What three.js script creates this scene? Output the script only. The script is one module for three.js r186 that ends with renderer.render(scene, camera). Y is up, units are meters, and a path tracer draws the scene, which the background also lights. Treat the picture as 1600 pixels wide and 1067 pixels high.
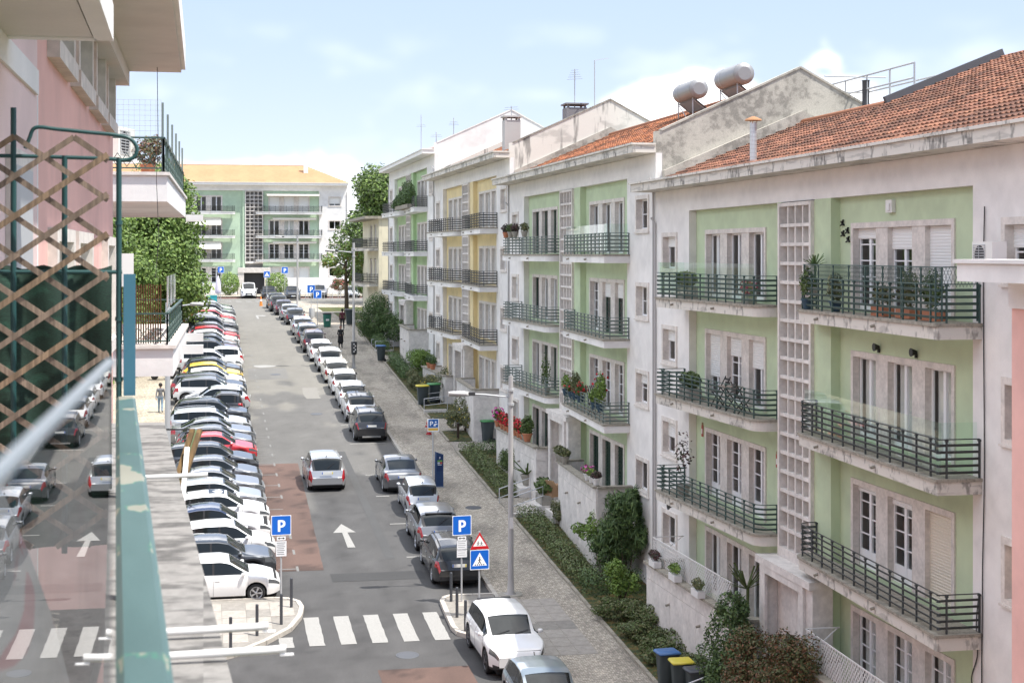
import * as THREE from 'three';
import { mergeGeometries } from 'three/addons/utils/BufferGeometryUtils.js';

// ---------------------------------------------------------------- camera, sky, sun, exposure
const YC = 12.5, YAW = 11.15 * Math.PI / 180;
const scene = new THREE.Scene();
const camera = new THREE.PerspectiveCamera(2 * Math.atan(533.5 / 2450) * 180 / Math.PI, 1600 / 1067, 0.1, 1500);
camera.position.set(0, YC, 0);
camera.rotation.set(0, -YAW, 0);
camera.setViewOffset(1600, 1067, 0, 137.5, 1600, 1067);
camera.focus = 70; camera.userData.fStop = 9;

const SUN = new THREE.Vector3(0.40, 1, 0.30).normalize();
const sun = new THREE.DirectionalLight(new THREE.Color(1, 0.955, 0.89), 2.55);
sun.position.copy(SUN).multiplyScalar(200).add(new THREE.Vector3(5, 0, -80));
sun.target.position.set(5, 0, -80); sun.castShadow = true; sun.shadow.radius = 1.5;
Object.assign(sun.shadow.camera, { left: -130, right: 130, top: 150, bottom: -150, near: 1, far: 500 });
sun.shadow.mapSize.set(4096, 4096);
scene.add(sun, sun.target);

const renderer = new THREE.WebGLRenderer();
renderer.toneMapping = THREE.LinearToneMapping;
renderer.toneMappingExposure = 2.75;
renderer.shadowMap.enabled = true;

// ---------------------------------------------------------------- random and noise
let seed = 12345;
const rnd = () => { seed = (seed * 1664525 + 1013904223) >>> 0; return seed / 4294967296; };
const rr = (a, b) => a + (b - a) * rnd();
const reseed = (s) => { seed = s >>> 0; };
const hash3 = (x, y, z) => { let h = Math.imul(x, 374761393) ^ Math.imul(y, 668265263) ^ Math.imul(z, 1274126177); h = Math.imul(h ^ (h >>> 13), 1274126177); return ((h ^ (h >>> 16)) >>> 0) / 4294967296; };
const sm = (t) => t * t * (3 - 2 * t);
function noise(x, y, z = 0) {
  const xi = Math.floor(x), yi = Math.floor(y), zi = Math.floor(z), u = sm(x - xi), v = sm(y - yi), w = sm(z - zi);
  const l = (a, b, t) => a + (b - a) * t;
  const f = (k) => l(l(hash3(xi, yi, zi + k), hash3(xi + 1, yi, zi + k), u), l(hash3(xi, yi + 1, zi + k), hash3(xi + 1, yi + 1, zi + k), u), v);
  return l(f(0), f(1), w);
}
const fbm = (x, y, z = 0, o = 4) => { let s = 0, a = 0.5, t = 0; for (let i = 0; i < o; i++) { s += a * noise(x, y, z); t += a; a *= 0.5; x = x * 2.03 + 7.1; y = y * 2.03 + 3.7; z = z * 2.03 + 1.3; } return s / t; };
const clamp = (x, a = 0, b = 1) => Math.min(b, Math.max(a, x));
const sstep = (a, b, x) => sm(clamp((x - a) / (b - a)));
const lerp = (a, b, t) => a + (b - a) * t;

// ---------------------------------------------------------------- sky: air and clouds only
{
  const w = 2048, h = 1024, d = new Float32Array(w * h * 4);
  for (let j = 0; j < h; j++) {
    const el = ((j + 0.5) / h - 0.5) * Math.PI, se = Math.sin(el), ce = Math.cos(el), eld = el * 180 / Math.PI;
    for (let i = 0; i < w; i++) {
      const ph = ((i + 0.5) / w - 0.5) * 2 * Math.PI, x = ce * Math.cos(ph), z = ce * Math.sin(ph), y = se;
      let r, g, b;
      const e = Math.max(0, y), k = Math.pow(1 - e, 5), k2 = Math.pow(1 - e, 14);
      r = 0.31 + 0.13 * k + 0.24 * k2; g = 0.415 + 0.12 * k + 0.20 * k2; b = 0.63 + 0.06 * k + 0.07 * k2;
      const mu = clamp(x * SUN.x + y * SUN.y + z * SUN.z), glow = Math.pow(mu, 14);
      r += 0.6 * glow; g += 0.6 * glow; b += 0.55 * glow;
      if (y < 0) { r = 0.42; g = 0.42; b = 0.42; }
      else {
        // banks of cumulus standing over the horizon
        const az = Math.atan2(x, -z) * 180 / Math.PI;
        const bump = Math.exp(-Math.pow((az - 20.8) / 5.6, 4)) * 3.3 + Math.exp(-Math.pow((az - 14.2) / 1.7, 2)) * 1.1;
        const far = 1.6 + 4.2 * Math.pow(fbm(x * 3.1 + 5, z * 3.1 + 9, 2, 3), 1.5) * sstep(30, 60, Math.abs(az - 10));
        const top = 1.7 + 1.9 * fbm(x * 9 + 3, z * 9, 4, 3) + bump + far * 0.55;
        const n = eld < 15 ? fbm(x * 26, y * 40, z * 26, 5) : 0.5, n2 = fbm(x * 60 + 4, y * 75, z * 60, 4);
        let c = sstep(-0.25, 0.6, top - eld + (n - 0.5) * 3.0 + (n2 - 0.5) * 1.5);
        c *= lerp(0.55, 1, sstep(11, 16, az) * (1 - sstep(26, 40, az)));
        // loose higher clouds, out of view, brightened to lift the shade in the street
        const hx = x / (y + 0.12), hz = z / (y + 0.12);
        const hi = eld < 14 ? 0 : sstep(0.43, 0.62, fbm(hx * 1.1 + 11, hz * 1.1 + 2, 7, 5)) * sstep(14, 26, eld);
        const wisp = eld > 9 ? 0 : sstep(0.5, 0.8, fbm(x * 22 + 9, y * 50 + 2, z * 22, 4)) * 0.10 * (1 - sstep(7, 9, eld));
        const lit = 1.2 + 0.5 * (n2 - 0.5) + 0.3 * clamp((eld - 2) / 6);
        const a = Math.max(c * 0.94, hi * 0.85, wisp);
        const cl = lit * (1 + 0.55 * hi);
        r = lerp(r, cl, a); g = lerp(g, cl * 0.985, a); b = lerp(b, cl * 0.985, a);
      }
      const q = (j * w + i) * 4; d[q] = r; d[q + 1] = g; d[q + 2] = b; d[q + 3] = 1;
    }
  }
  const t = new THREE.DataTexture(d, w, h, THREE.RGBAFormat, THREE.FloatType);
  t.mapping = THREE.EquirectangularReflectionMapping; t.magFilter = t.minFilter = THREE.LinearFilter; t.needsUpdate = true;
  scene.background = t; scene.environment = t; scene.backgroundIntensity = scene.environmentIntensity = 0.625;
}

// ---------------------------------------------------------------- geometry builder (uv in metres)
class G {
  constructor() { this.p = []; this.n = []; this.u = []; this.i = []; this.c = null; }
  quad(a, b, c, d, uv) {
    const k = this.p.length / 3, ux = b[0] - a[0], uy = b[1] - a[1], uz = b[2] - a[2], vx = d[0] - a[0], vy = d[1] - a[1], vz = d[2] - a[2];
    let nx = uy * vz - uz * vy, ny = uz * vx - ux * vz, nz = ux * vy - uy * vx; const l = Math.hypot(nx, ny, nz) || 1; nx /= l; ny /= l; nz /= l;
    this.p.push(...a, ...b, ...c, ...d); for (let q = 0; q < 4; q++) this.n.push(nx, ny, nz);
    if (uv) this.u.push(...uv); else for (const t of [a, b, c, d]) { if (Math.abs(ny) > 0.7) this.u.push(t[0], t[2]); else if (Math.abs(nx) > 0.7) this.u.push(t[2], t[1]); else this.u.push(t[0], t[1]); }
    this.i.push(k, k + 1, k + 2, k, k + 2, k + 3); return this;
  }
  tri(a, b, c) { return this.quad(a, b, c, c); }
  box(x0, x1, y0, y1, z0, z1) {
    if (x0 > x1) [x0, x1] = [x1, x0]; if (y0 > y1) [y0, y1] = [y1, y0]; if (z0 > z1) [z0, z1] = [z1, z0];
    this.quad([x0, y0, z1], [x1, y0, z1], [x1, y1, z1], [x0, y1, z1]); this.quad([x1, y0, z0], [x0, y0, z0], [x0, y1, z0], [x1, y1, z0]);
    this.quad([x1, y0, z1], [x1, y0, z0], [x1, y1, z0], [x1, y1, z1]); this.quad([x0, y0, z0], [x0, y0, z1], [x0, y1, z1], [x0, y1, z0]);
    this.quad([x0, y1, z1], [x1, y1, z1], [x1, y1, z0], [x0, y1, z0]); this.quad([x0, y0, z0], [x1, y0, z0], [x1, y0, z1], [x0, y0, z1]); return this;
  }
  // bar from a to b with a w x h section; up is the direction of h
  bar(a, b, w, h, up = [0, 1, 0]) {
    const A = new THREE.Vector3(...a), B = new THREE.Vector3(...b), d = B.clone().sub(A).normalize();
    const s = new THREE.Vector3().crossVectors(d, new THREE.Vector3(...up)); if (s.lengthSq() < 1e-6) s.crossVectors(d, new THREE.Vector3(1, 0, 0)); s.normalize();
    const t = new THREE.Vector3().crossVectors(s, d), q = (P, i, j) => P.clone().addScaledVector(s, i * w / 2).addScaledVector(t, j * h / 2).toArray();
    const a0 = q(A, -1, -1), a1 = q(A, 1, -1), a2 = q(A, 1, 1), a3 = q(A, -1, 1), b0 = q(B, -1, -1), b1 = q(B, 1, -1), b2 = q(B, 1, 1), b3 = q(B, -1, 1);
    this.quad(a1, b1, b2, a2); this.quad(b0, a0, a3, b3); this.quad(a3, a2, b2, b3); this.quad(a0, b0, b1, a1); this.quad(a0, a1, a2, a3); this.quad(b1, b0, b3, b2); return this;
  }
  // closed surface of rings
  rings(R, cap = true, closed = true) {
    const k = this.p.length / 3, m = R[0].length, g = new THREE.BufferGeometry(), pos = [], uv = [], idx = [];
    R.forEach((r, j) => r.forEach((p, i) => { pos.push(...p); uv.push(i / m, j * 0.2); }));
    const e = closed ? m : m - 1;
    for (let j = 0; j < R.length - 1; j++) for (let i = 0; i < e; i++) { const a = j * m + i, b = j * m + (i + 1) % m, c = a + m, d = b + m; idx.push(a, b, d, a, d, c); }
    g.setAttribute('position', new THREE.Float32BufferAttribute(pos, 3)); g.setIndex(idx); g.computeVertexNormals();
    this.p.push(...pos); this.n.push(...g.attributes.normal.array); this.u.push(...uv); for (const q of idx) this.i.push(q + k);
    if (cap && closed) for (const [r, f] of [[R[0], 1], [R[R.length - 1], 0]]) {
      const c = [0, 0, 0]; r.forEach((p) => { c[0] += p[0] / m; c[1] += p[1] / m; c[2] += p[2] / m; });
      for (let i = 0; i < m; i++) { const a = r[i], b = r[(i + 1) % m]; f ? this.tri(c, b, a) : this.tri(c, a, b); }
    }
    return this;
  }
  tube(pts, r, seg = 8) {
    const P = pts.map((p) => new THREE.Vector3(...p)), R = []; let ref = null;
    for (let j = 0; j < P.length; j++) {
      const d = P[Math.min(j + 1, P.length - 1)].clone().sub(P[Math.max(j - 1, 0)]).normalize();
      let s = ref ? ref.clone().addScaledVector(d, -ref.dot(d)) : new THREE.Vector3(0, 1, 0).cross(d); if (s.lengthSq() < 1e-6) s = new THREE.Vector3(1, 0, 0).cross(d); s.normalize(); ref = s;
      const t = new THREE.Vector3().crossVectors(d, s), rad = Array.isArray(r) ? r[j] : r;
      R.push([...Array(seg)].map((_, i) => { const a = i / seg * 2 * Math.PI; return P[j].clone().addScaledVector(s, Math.cos(a) * rad).addScaledVector(t, Math.sin(a) * rad).toArray(); }));
    }
    return this.rings(R);
  }
  lathe(prof, c = [0, 0, 0], seg = 16, sx = 1, sz = 1) { return this.rings(prof.map(([r, y]) => [...Array(seg)].map((_, i) => { const a = -i / seg * 2 * Math.PI; return [c[0] + Math.cos(a) * r * sx, c[1] + y, c[2] + Math.sin(a) * r * sz]; })), true); }
  // horizontal plate with the plan poly [[x,z]...], from y0 to y1
  plate(poly, y0, y1) {
    const n = poly.length; let ar = 0; for (let i = 0; i < n; i++) { const a = poly[i], b = poly[(i + 1) % n]; ar += a[0] * b[1] - b[0] * a[1]; }
    const q = ar > 0 ? poly.slice().reverse() : poly;
    for (let i = 0; i < n; i++) { const a = q[i], b = q[(i + 1) % n], l = Math.hypot(b[0] - a[0], b[1] - a[1]); this.quad([a[0], y0, a[1]], [b[0], y0, b[1]], [b[0], y1, b[1]], [a[0], y1, a[1]], [a[0] + a[1], y0, a[0] + a[1] + l, y0, a[0] + a[1] + l, y1, a[0] + a[1], y1]); }
    for (const t of THREE.ShapeUtils.triangulateShape(q.map((v) => new THREE.Vector2(...v)), [])) {
      const [a, b, c] = t.map((i) => q[i]);
      const s = (b[0] - a[0]) * (c[1] - a[1]) - (c[0] - a[0]) * (b[1] - a[1]), [B, C] = s < 0 ? [b, c] : [c, b];
      this.tri([a[0], y1, a[1]], [B[0], y1, B[1]], [C[0], y1, C[1]]); this.tri([a[0], y0, a[1]], [C[0], y0, C[1]], [B[0], y0, B[1]]);
    }
    return this;
  }
  add(geo, m) {
    const k = this.p.length / 3, g = m ? geo.clone().applyMatrix4(m) : geo, N = g.attributes.position.count;
    this.p.push(...g.attributes.position.array); this.n.push(...g.attributes.normal.array); this.u.push(...(g.attributes.uv ? g.attributes.uv.array : new Array(N * 2).fill(0)));
    if (g.index) for (const q of g.index.array) this.i.push(q + k); else for (let q = 0; q < N; q++) this.i.push(k + q); return this;
  }
  geo() {
    const g = new THREE.BufferGeometry();
    g.setAttribute('position', new THREE.Float32BufferAttribute(this.p, 3)); g.setAttribute('normal', new THREE.Float32BufferAttribute(this.n, 3)); g.setAttribute('uv', new THREE.Float32BufferAttribute(this.u, 2));
    if (this.c) g.setAttribute('color', new THREE.Float32BufferAttribute(this.c, 3)); g.setIndex(this.i); return g;
  }
}
// a wall sheet with holes: outline and holes as [x0,x1,y0,y1], front face at z = z1, back at z0
function holed(outline, holes, z0, z1) {
  const s = new THREE.Shape(outline.map((p) => new THREE.Vector2(...p)));
  for (const [a, b, c, d] of holes) s.holes.push(new THREE.Path([[a, c], [a, d], [b, d], [b, c]].map((p) => new THREE.Vector2(...p))));
  const g = new THREE.ExtrudeGeometry(s, { depth: z1 - z0, bevelEnabled: false }); g.translate(0, 0, z0); return g;
}
const rectPts = (a, b, c, d) => [[a, c], [b, c], [b, d], [a, d]];

// ---------------------------------------------------------------- scene bookkeeping
const used = {};
const numbered = (n) => { const k = used[n] = (used[n] ?? -1) + 1; return k ? n + '_' + String(k).padStart(3, '0') : n; };
function finish(o) { o.traverse((m) => { if (m.isMesh) { m.castShadow = m.receiveShadow = true; } }); }
function mesh(name, g, m, parent) { const o = new THREE.Mesh(g instanceof G ? g.geo() : g, m); o.name = name; o.castShadow = o.receiveShadow = true; if (parent) parent.add(o); return o; }
function tag(o, label, category, group) { Object.assign(o.userData, { label, category }); if (group) o.userData.group = group; return o; }
function thing(name, label, category, pos = [0, 0, 0], turn = 0, group) { const o = new THREE.Group(); o.name = numbered(name); o.position.set(...pos); o.rotation.y = turn; scene.add(o); return tag(o, label, category, group); }
function solo(name, g, m, label, category, pos = [0, 0, 0], turn = 0, group) { const o = mesh(numbered(name), g, m, scene); o.position.set(...pos); o.rotation.y = turn; return tag(o, label, category, group); }
function struct(name, g, m) { const o = mesh(numbered(name), g, m, scene); o.userData.kind = 'structure'; return o; }

// ---------------------------------------------------------------- street frame: X across, D along the street (away from the balcony), heights from the eye
const GP = [[-30, -14.6], [20, -13.85], [48, -12.45], [54, -12.1], [84.3, -10.2], [110, -8.32], [135.7, -6.45], [150, -5.95], [165, -5.7], [185, -5.55], [600, -5.5]];
function gy0(D) { if (D <= GP[0][0]) return GP[0][1] + YC; for (let i = 1; i < GP.length; i++) if (D <= GP[i][0]) { const [a, b] = GP[i - 1], [c, d] = GP[i]; return b + (d - b) * (D - a) / (c - a) + YC; } return -5.5 + YC; }
const gy = (D) => (gy0(D - 4) + gy0(D - 2) + gy0(D) + gy0(D + 2) + gy0(D + 4)) / 5;
const slope = (D) => Math.atan((gy(D + 2) - gy(D - 2)) / 4);
const KX = [[0, 10], [104, 10], [110, 9.8], [120, 9.35], [139, 9.05], [160, 8.5], [185, 8.3], [400, 8.3]];
const kerbX = (D) => { for (let i = 1; i < KX.length; i++) if (D <= KX[i][0]) return lerp(KX[i - 1][1], KX[i][1], (D - KX[i - 1][0]) / (KX[i][0] - KX[i - 1][0])); return 8.3; };
const at = (X, D, up = 0) => [X, gy(D) + up, -D];

// ---------------------------------------------------------------- textures
function dataTex(w, h, fn, srgb = true) {
  const d = new Uint8Array(w * h * 4);
  for (let j = 0; j < h; j++) for (let i = 0; i < w; i++) { const c = fn(i / w, j / h, i, j), q = (j * w + i) * 4; d[q] = clamp(c[0]) * 255; d[q + 1] = clamp(c[1]) * 255; d[q + 2] = clamp(c[2]) * 255; d[q + 3] = 255; }
  const t = new THREE.DataTexture(d, w, h, THREE.RGBAFormat); t.wrapS = t.wrapT = THREE.RepeatWrapping; t.magFilter = THREE.LinearFilter; t.minFilter = THREE.LinearMipmapLinearFilter; t.generateMipmaps = true;
  if (srgb) t.colorSpace = THREE.SRGBColorSpace; t.needsUpdate = true; return t;
}
const rep = (t, x, y = x) => { const c = t.clone(); c.repeat.set(x, y); c.needsUpdate = true; return c; };
// tiling fbm over the unit square
const pn = (x, y, px, py, z) => { const xi = Math.floor(x), yi = Math.floor(y), u = sm(x - xi), v = sm(y - yi), m = (a, p) => ((a % p) + p) % p, h = (a, b) => hash3(m(xi + a, px), m(yi + b, py), z); return lerp(lerp(h(0, 0), h(1, 0), u), lerp(h(0, 1), h(1, 1), u), v); };
const tn2 = (u, v, fx, fy, z = 0, o = 4) => { let s = 0, a = 0.5, t = 0; for (let k = 0; k < o; k++) { s += a * pn(u * fx, v * fy, fx, fy, z * 31 + k * 7 + 1); t += a; a *= 0.5; fx *= 2; fy *= 2; } return s / t; };
const tn = (u, v, f, z = 0, o = 4) => tn2(u, v, f, f, z, o);
const G3 = (v) => [v, v, v];
const grainT = dataTex(512, 512, (u, v, i, j) => { const k = 0.72 + 0.16 * (hash3(i, j, 3) - 0.5) + 0.16 * (hash3(i >> 1, j >> 1, 4) - 0.5) + 0.10 * (tn(u, v, 64, 3, 2) - 0.5); return G3(k); });
const plasterT = dataTex(512, 512, (u, v, i, j) => { const a = tn(u, v, 4, 0, 5), b = tn(u, v, 14, 5, 4), st = sstep(0.52, 0.75, tn(u, v * 0.999, 3, 9, 3)); const k = 0.97 - 0.05 * sstep(0.45, 0.75, a) - 0.05 * (b - 0.5) - 0.03 * st * b - 0.02 * hash3(i, j, 1); return [k, k * 0.992, k * 0.978]; });
const plasterB = dataTex(256, 256, (u, v, i, j) => G3(0.5 + 0.4 * (hash3(i, j, 9) - 0.5) + 0.5 * (tn(u, v, 12) - 0.5)), false);
// weathered concrete with dark runs
const stainT = dataTex(1024, 512, (u, v, i, j) => {
  const run = tn2(u, v, 40, 2, 5, 4), f = tn2(u, v, 90, 8, 6, 3), blot = tn(u, v, 7, 2, 5);
  const s = sstep(0.52, 0.72, run * 0.65 + f * 0.35), k = lerp(0.86, 0.46, s * (0.35 + 0.65 * blot) * 0.95) - 0.05 * hash3(i, j, 2) - 0.1 * sstep(0.6, 0.72, blot);
  return [k, k * 0.985, k * 0.95];
});
const lichenT = dataTex(512, 512, (u, v, i, j) => { const a = tn2(u, v, 8, 5, 3, 5), b = tn(u, v, 40, 7, 4); const k = 0.80 - 0.06 * sstep(0.45, 0.65, a) - 0.12 * sstep(0.50, 0.70, a * 0.4 + b * 0.6) - 0.08 * hash3(i >> 1, j >> 1, 6); return [k, k * 0.98, k * 0.93]; });
const stoneT = dataTex(512, 512, (u, v, i, j) => { const a = tn(u, v, 5, 1, 5), b = tn(u, v, 22, 8, 4); const k = 0.88 - 0.16 * (a - 0.3) - 0.12 * (b - 0.5) - 0.04 * hash3(i, j, 8); return [k, k * 0.98, k * 0.955]; });
// small limestone setts
const settF = (() => { const n = 26, pts = []; for (let j = 0; j < n; j++) for (let i = 0; i < n; i++) pts.push([(i + 0.5 + (hash3(i, j, 5) - 0.5) * 0.62) / n, (j + 0.5 + (hash3(i, j, 6) - 0.5) * 0.62) / n, hash3(i, j, 7)]);
  return (u, v) => { const ci = Math.floor(u * n), cj = Math.floor(v * n); let d1 = 9, d2 = 9, t = 0; for (let a = -1; a < 2; a++) for (let b = -1; b < 2; b++) { const ii = (ci + a + n) % n, jj = (cj + b + n) % n, p = pts[jj * n + ii]; let dx = Math.abs(p[0] - u), dy = Math.abs(p[1] - v); dx = Math.min(dx, 1 - dx); dy = Math.min(dy, 1 - dy); const q = Math.max(dx, dy) * 0.6 + Math.hypot(dx, dy) * 0.4; if (q < d1) { d2 = d1; d1 = q; t = p[2]; } else if (q < d2) d2 = q; } return [(d2 - d1) * n, t]; }; })();
const settT = dataTex(1024, 1024, (u, v, i, j) => { const [e, t] = settF(u, v), m = sstep(0.03, 0.16, e), k = lerp(0.50, 0.74 + 0.24 * (t - 0.35), m) + 0.05 * (hash3(i, j, 3) - 0.5) - 0.08 * (tn(u, v, 4, 2) - 0.5); return [k, k * 0.965, k * 0.90]; });
const settB = dataTex(512, 512, (u, v) => { const [e, t] = settF(u, v); return G3(sstep(0.0, 0.3, e) * (0.75 + 0.25 * t)); }, false);
const barkT = dataTex(256, 256, (u, v, i, j) => { const k = 0.42 + 0.5 * (fbm(u * 26, v * 5, 3, 4) - 0.5) + 0.1 * hash3(i, j, 3); return [k, k * 0.9, k * 0.78]; });
const grassT = dataTex(512, 512, (u, v, i, j) => { const a = tn(u, v, 7, 2, 5), k = 0.32 + 0.22 * (hash3(i, j, 3) - 0.5) + 0.3 * (a - 0.5), d = sstep(0.5, 0.62, a); return [lerp(k * 0.95, k * 1.25, d), lerp(k * 1.1, k * 1.05, d), k * 0.55]; });
const ledgeT = dataTex(512, 1024, (u, v, i, j) => { const a = fbm(u * 5, v * 34, 3, 5), b = fbm(u * 30, v * 60, 8, 3), k = 0.70 - 0.22 * sstep(0.42, 0.70, a) + 0.12 * (b - 0.5) + 0.06 * (hash3(i, j, 2) - 0.5); return [k, k * 0.99, k * 0.97]; });
const woodT = dataTex(256, 512, (u, v, i, j) => { const k = 0.52 + 0.35 * (fbm(u * 30, v * 3, 5, 4) - 0.5) + 0.06 * (hash3(i, j, 2) - 0.5); return [k, k * 0.87, k * 0.74]; });
const tileT = dataTex(512, 512, (u, v, i, j) => { const a = tn(u, v, 8, 4, 5), b = tn(u, v, 30, 1, 3), k = 0.62 + 0.25 * (b - 0.5) - 0.2 * sstep(0.5, 0.7, a) + 0.05 * (hash3(i, j, 1) - 0.5); return [k * 1.05, k * 0.98, k * 0.95]; });

// ---------------------------------------------------------------- materials
const C = (r, g, b) => new THREE.Color().setRGB(r, g, b);
const std = (c, o = {}) => new THREE.MeshStandardMaterial({ color: c, roughness: 0.85, ...o });
const phy = (c, o = {}) => new THREE.MeshPhysicalMaterial({ color: c, roughness: 0.4, ...o });
const pl = (c, o = {}) => std(c, { map: rep(plasterT, 0.22), bumpMap: rep(plasterB, 1.2), bumpScale: 0.004, roughness: 0.9, ...o });
const M = {
  white: pl(C(0.87, 0.86, 0.85)), whiteOld: pl(C(0.78, 0.76, 0.74)), whiteNew: pl(C(0.88, 0.88, 0.88)),
  green: pl(C(0.58, 0.70, 0.48)), green2: pl(C(0.52, 0.70, 0.42)), greenFar: pl(C(0.52, 0.68, 0.52)), yellow: pl(C(0.85, 0.72, 0.42)), cream: pl(C(0.82, 0.77, 0.60)), pink: pl(C(0.88, 0.54, 0.49)), pinkPale: pl(C(0.84, 0.66, 0.65)),
  stone: std(C(1.0, 0.97, 0.94), { map: rep(stoneT, 0.7) }), stoneGrey: std(C(0.8, 0.78, 0.76), { map: rep(stoneT, 0.5) }), stoneWhite: std(C(1.0, 0.985, 0.97), { map: rep(stoneT, 0.45) }),
  stain: std(C(0.95, 0.93, 0.9), { map: rep(stainT, 0.16, 1.1) }), stainWall: std(C(1, 0.99, 0.97), { map: rep(stainT, 0.1, 0.22) }), gable: std(C(0.86, 0.85, 0.83), { map: rep(lichenT, 0.16) }), concrete: std(C(0.62, 0.61, 0.59), { map: rep(lichenT, 0.6) }), lichen: std(C(0.60, 0.57, 0.52), { map: rep(lichenT, 0.9) }),
  ledge: std(C(0.54, 0.53, 0.52), { map: rep(ledgeT, 1.6, 0.5) }),
  railGreen: phy(C(0.045, 0.085, 0.075), { roughness: 0.45 }), railDark: phy(C(0.05, 0.055, 0.055), { roughness: 0.5 }), railGrey: phy(C(0.15, 0.19, 0.175), { roughness: 0.5 }),
  alu: std(C(0.72, 0.72, 0.73), { roughness: 0.45, metalness: 0.2 }), frame: std(C(0.82, 0.82, 0.82), { roughness: 0.5 }), shutter: std(C(0.78, 0.78, 0.76), { roughness: 0.6 }), shutterTan: std(C(0.72, 0.67, 0.56), { roughness: 0.6 }), darkGreen: std(C(0.03, 0.075, 0.05), { roughness: 0.5 }),
  pane: phy(C(0.95, 0.97, 0.96), { roughness: 0.02, transmission: 1, thickness: 0, ior: 1.5, side: THREE.DoubleSide }),
  screen: phy(C(0.86, 0.95, 0.90), { roughness: 0.02, transmission: 1, thickness: 0, ior: 1.5, side: THREE.DoubleSide }),
  curtain: std(C(0.62, 0.62, 0.60), { side: THREE.DoubleSide }), inner: std(C(0.30, 0.29, 0.28)),
  asphalt: std(C(1, 1, 1), { map: rep(grainT, 0.9), vertexColors: true, roughness: 0.92 }), paint: std(C(0.58, 0.57, 0.54), { map: rep(grainT, 0.7), roughness: 0.8 }), paintWorn: std(C(0.36, 0.355, 0.34), { map: rep(grainT, 0.7), roughness: 0.85 }), redPave: std(C(1, 1, 1), { map: rep(grainT, 1.1), vertexColors: true }),
  setts: std(C(0.86, 0.84, 0.82), { map: rep(settT, 0.5), bumpMap: rep(settB, 0.5), bumpScale: 0.012, vertexColors: true }), kerb: std(C(0.66, 0.64, 0.60), { map: rep(stoneT, 0.8) }), slab: std(C(0.50, 0.48, 0.45), { map: rep(stoneT, 1.1) }), slabDark: std(C(0.36, 0.35, 0.33), { map: rep(stoneT, 1.1) }),
  grass: std(C(0.62, 0.62, 0.55), { map: rep(grassT, 0.7) }), soil: std(C(0.22, 0.17, 0.11), { map: rep(grainT, 1.3) }), bark: std(C(0.42, 0.38, 0.33), { map: rep(barkT, 1) }),
  steel: std(C(0.55, 0.56, 0.57), { roughness: 0.4, metalness: 0.6 }), galv: std(C(0.46, 0.47, 0.48), { roughness: 0.6, metalness: 0.3 }), lampWhite: std(C(0.42, 0.41, 0.40), { roughness: 0.5 }), dark: std(C(0.035, 0.035, 0.038), { roughness: 0.6 }), black: std(C(0.015, 0.015, 0.016), { roughness: 0.5 }), lead: std(C(0.08, 0.085, 0.095), { roughness: 0.6 }),
  tile: std(C(0.60, 0.30, 0.18), { map: rep(tileT, 0.45), vertexColors: true }), tileB: std(C(0.92, 0.40, 0.18), { map: rep(tileT, 0.3), vertexColors: true }), ridgeT: std(C(0.66, 0.3, 0.15), { map: rep(tileT, 0.3) }), tileFar: std(C(0.56, 0.34, 0.19), { map: rep(plasterT, 0.3) }),
  ac: std(C(0.72, 0.71, 0.67), { roughness: 0.5 }), terracotta: std(C(0.48, 0.19, 0.10)), pvc: std(C(0.74, 0.73, 0.71), { roughness: 0.4 }),
};
const tileVar = [C(0.54, 0.26, 0.155), C(0.60, 0.30, 0.18), C(0.48, 0.24, 0.155), C(0.66, 0.35, 0.22), C(0.54, 0.29, 0.20)].map((c) => std(c, { map: rep(tileT, 0.45) }));

// ================================================================= ground, road, pavements
function sheet(x0, x1, d0, d1, lift, nx, nd, col) {
  const f = (v) => typeof v === 'function' ? v : () => v; x0 = f(x0); x1 = f(x1);
  const p = [], u = [], c = [], idx = [];
  for (let j = 0; j <= nd; j++) { const D = lerp(d0, d1, j / nd), a = x0(D), b = x1(D), y = gy(D) + lift; for (let i = 0; i <= nx; i++) { const X = lerp(a, b, i / nx); p.push(X, y, -D); u.push(X, D); if (col) c.push(...col(X, D)); } }
  for (let j = 0; j < nd; j++) for (let i = 0; i < nx; i++) { const a = j * (nx + 1) + i, b = a + 1, q = a + nx + 1, r = q + 1; idx.push(a, b, r, a, r, q); }
  const g = new THREE.BufferGeometry(); g.setAttribute('position', new THREE.Float32BufferAttribute(p, 3)); g.setAttribute('uv', new THREE.Float32BufferAttribute(u, 2)); if (col) g.setAttribute('color', new THREE.Float32BufferAttribute(c, 3)); g.setIndex(idx); g.computeVertexNormals(); return g;
}
// a flat mark on the road given as an outline in (X, D)
function mark(poly, lift = 0.012) { const g = new G(); const pts = poly.map((v) => new THREE.Vector2(...v)); for (const t of THREE.ShapeUtils.triangulateShape(pts, [])) { let [a, b, c] = t.map((i) => poly[i]); const s = (b[0] - a[0]) * (c[1] - a[1]) - (c[0] - a[0]) * (b[1] - a[1]); if (s < 0) [b, c] = [c, b]; g.tri(...[a, b, c].map(([X, D]) => [X, gy(D) + lift, -D])); } return g; }
const quadMark = (x0, x1, d0, d1, lift) => mark([[x0, d0], [x1, d0], [x1, d1], [x0, d1]], lift);

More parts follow.
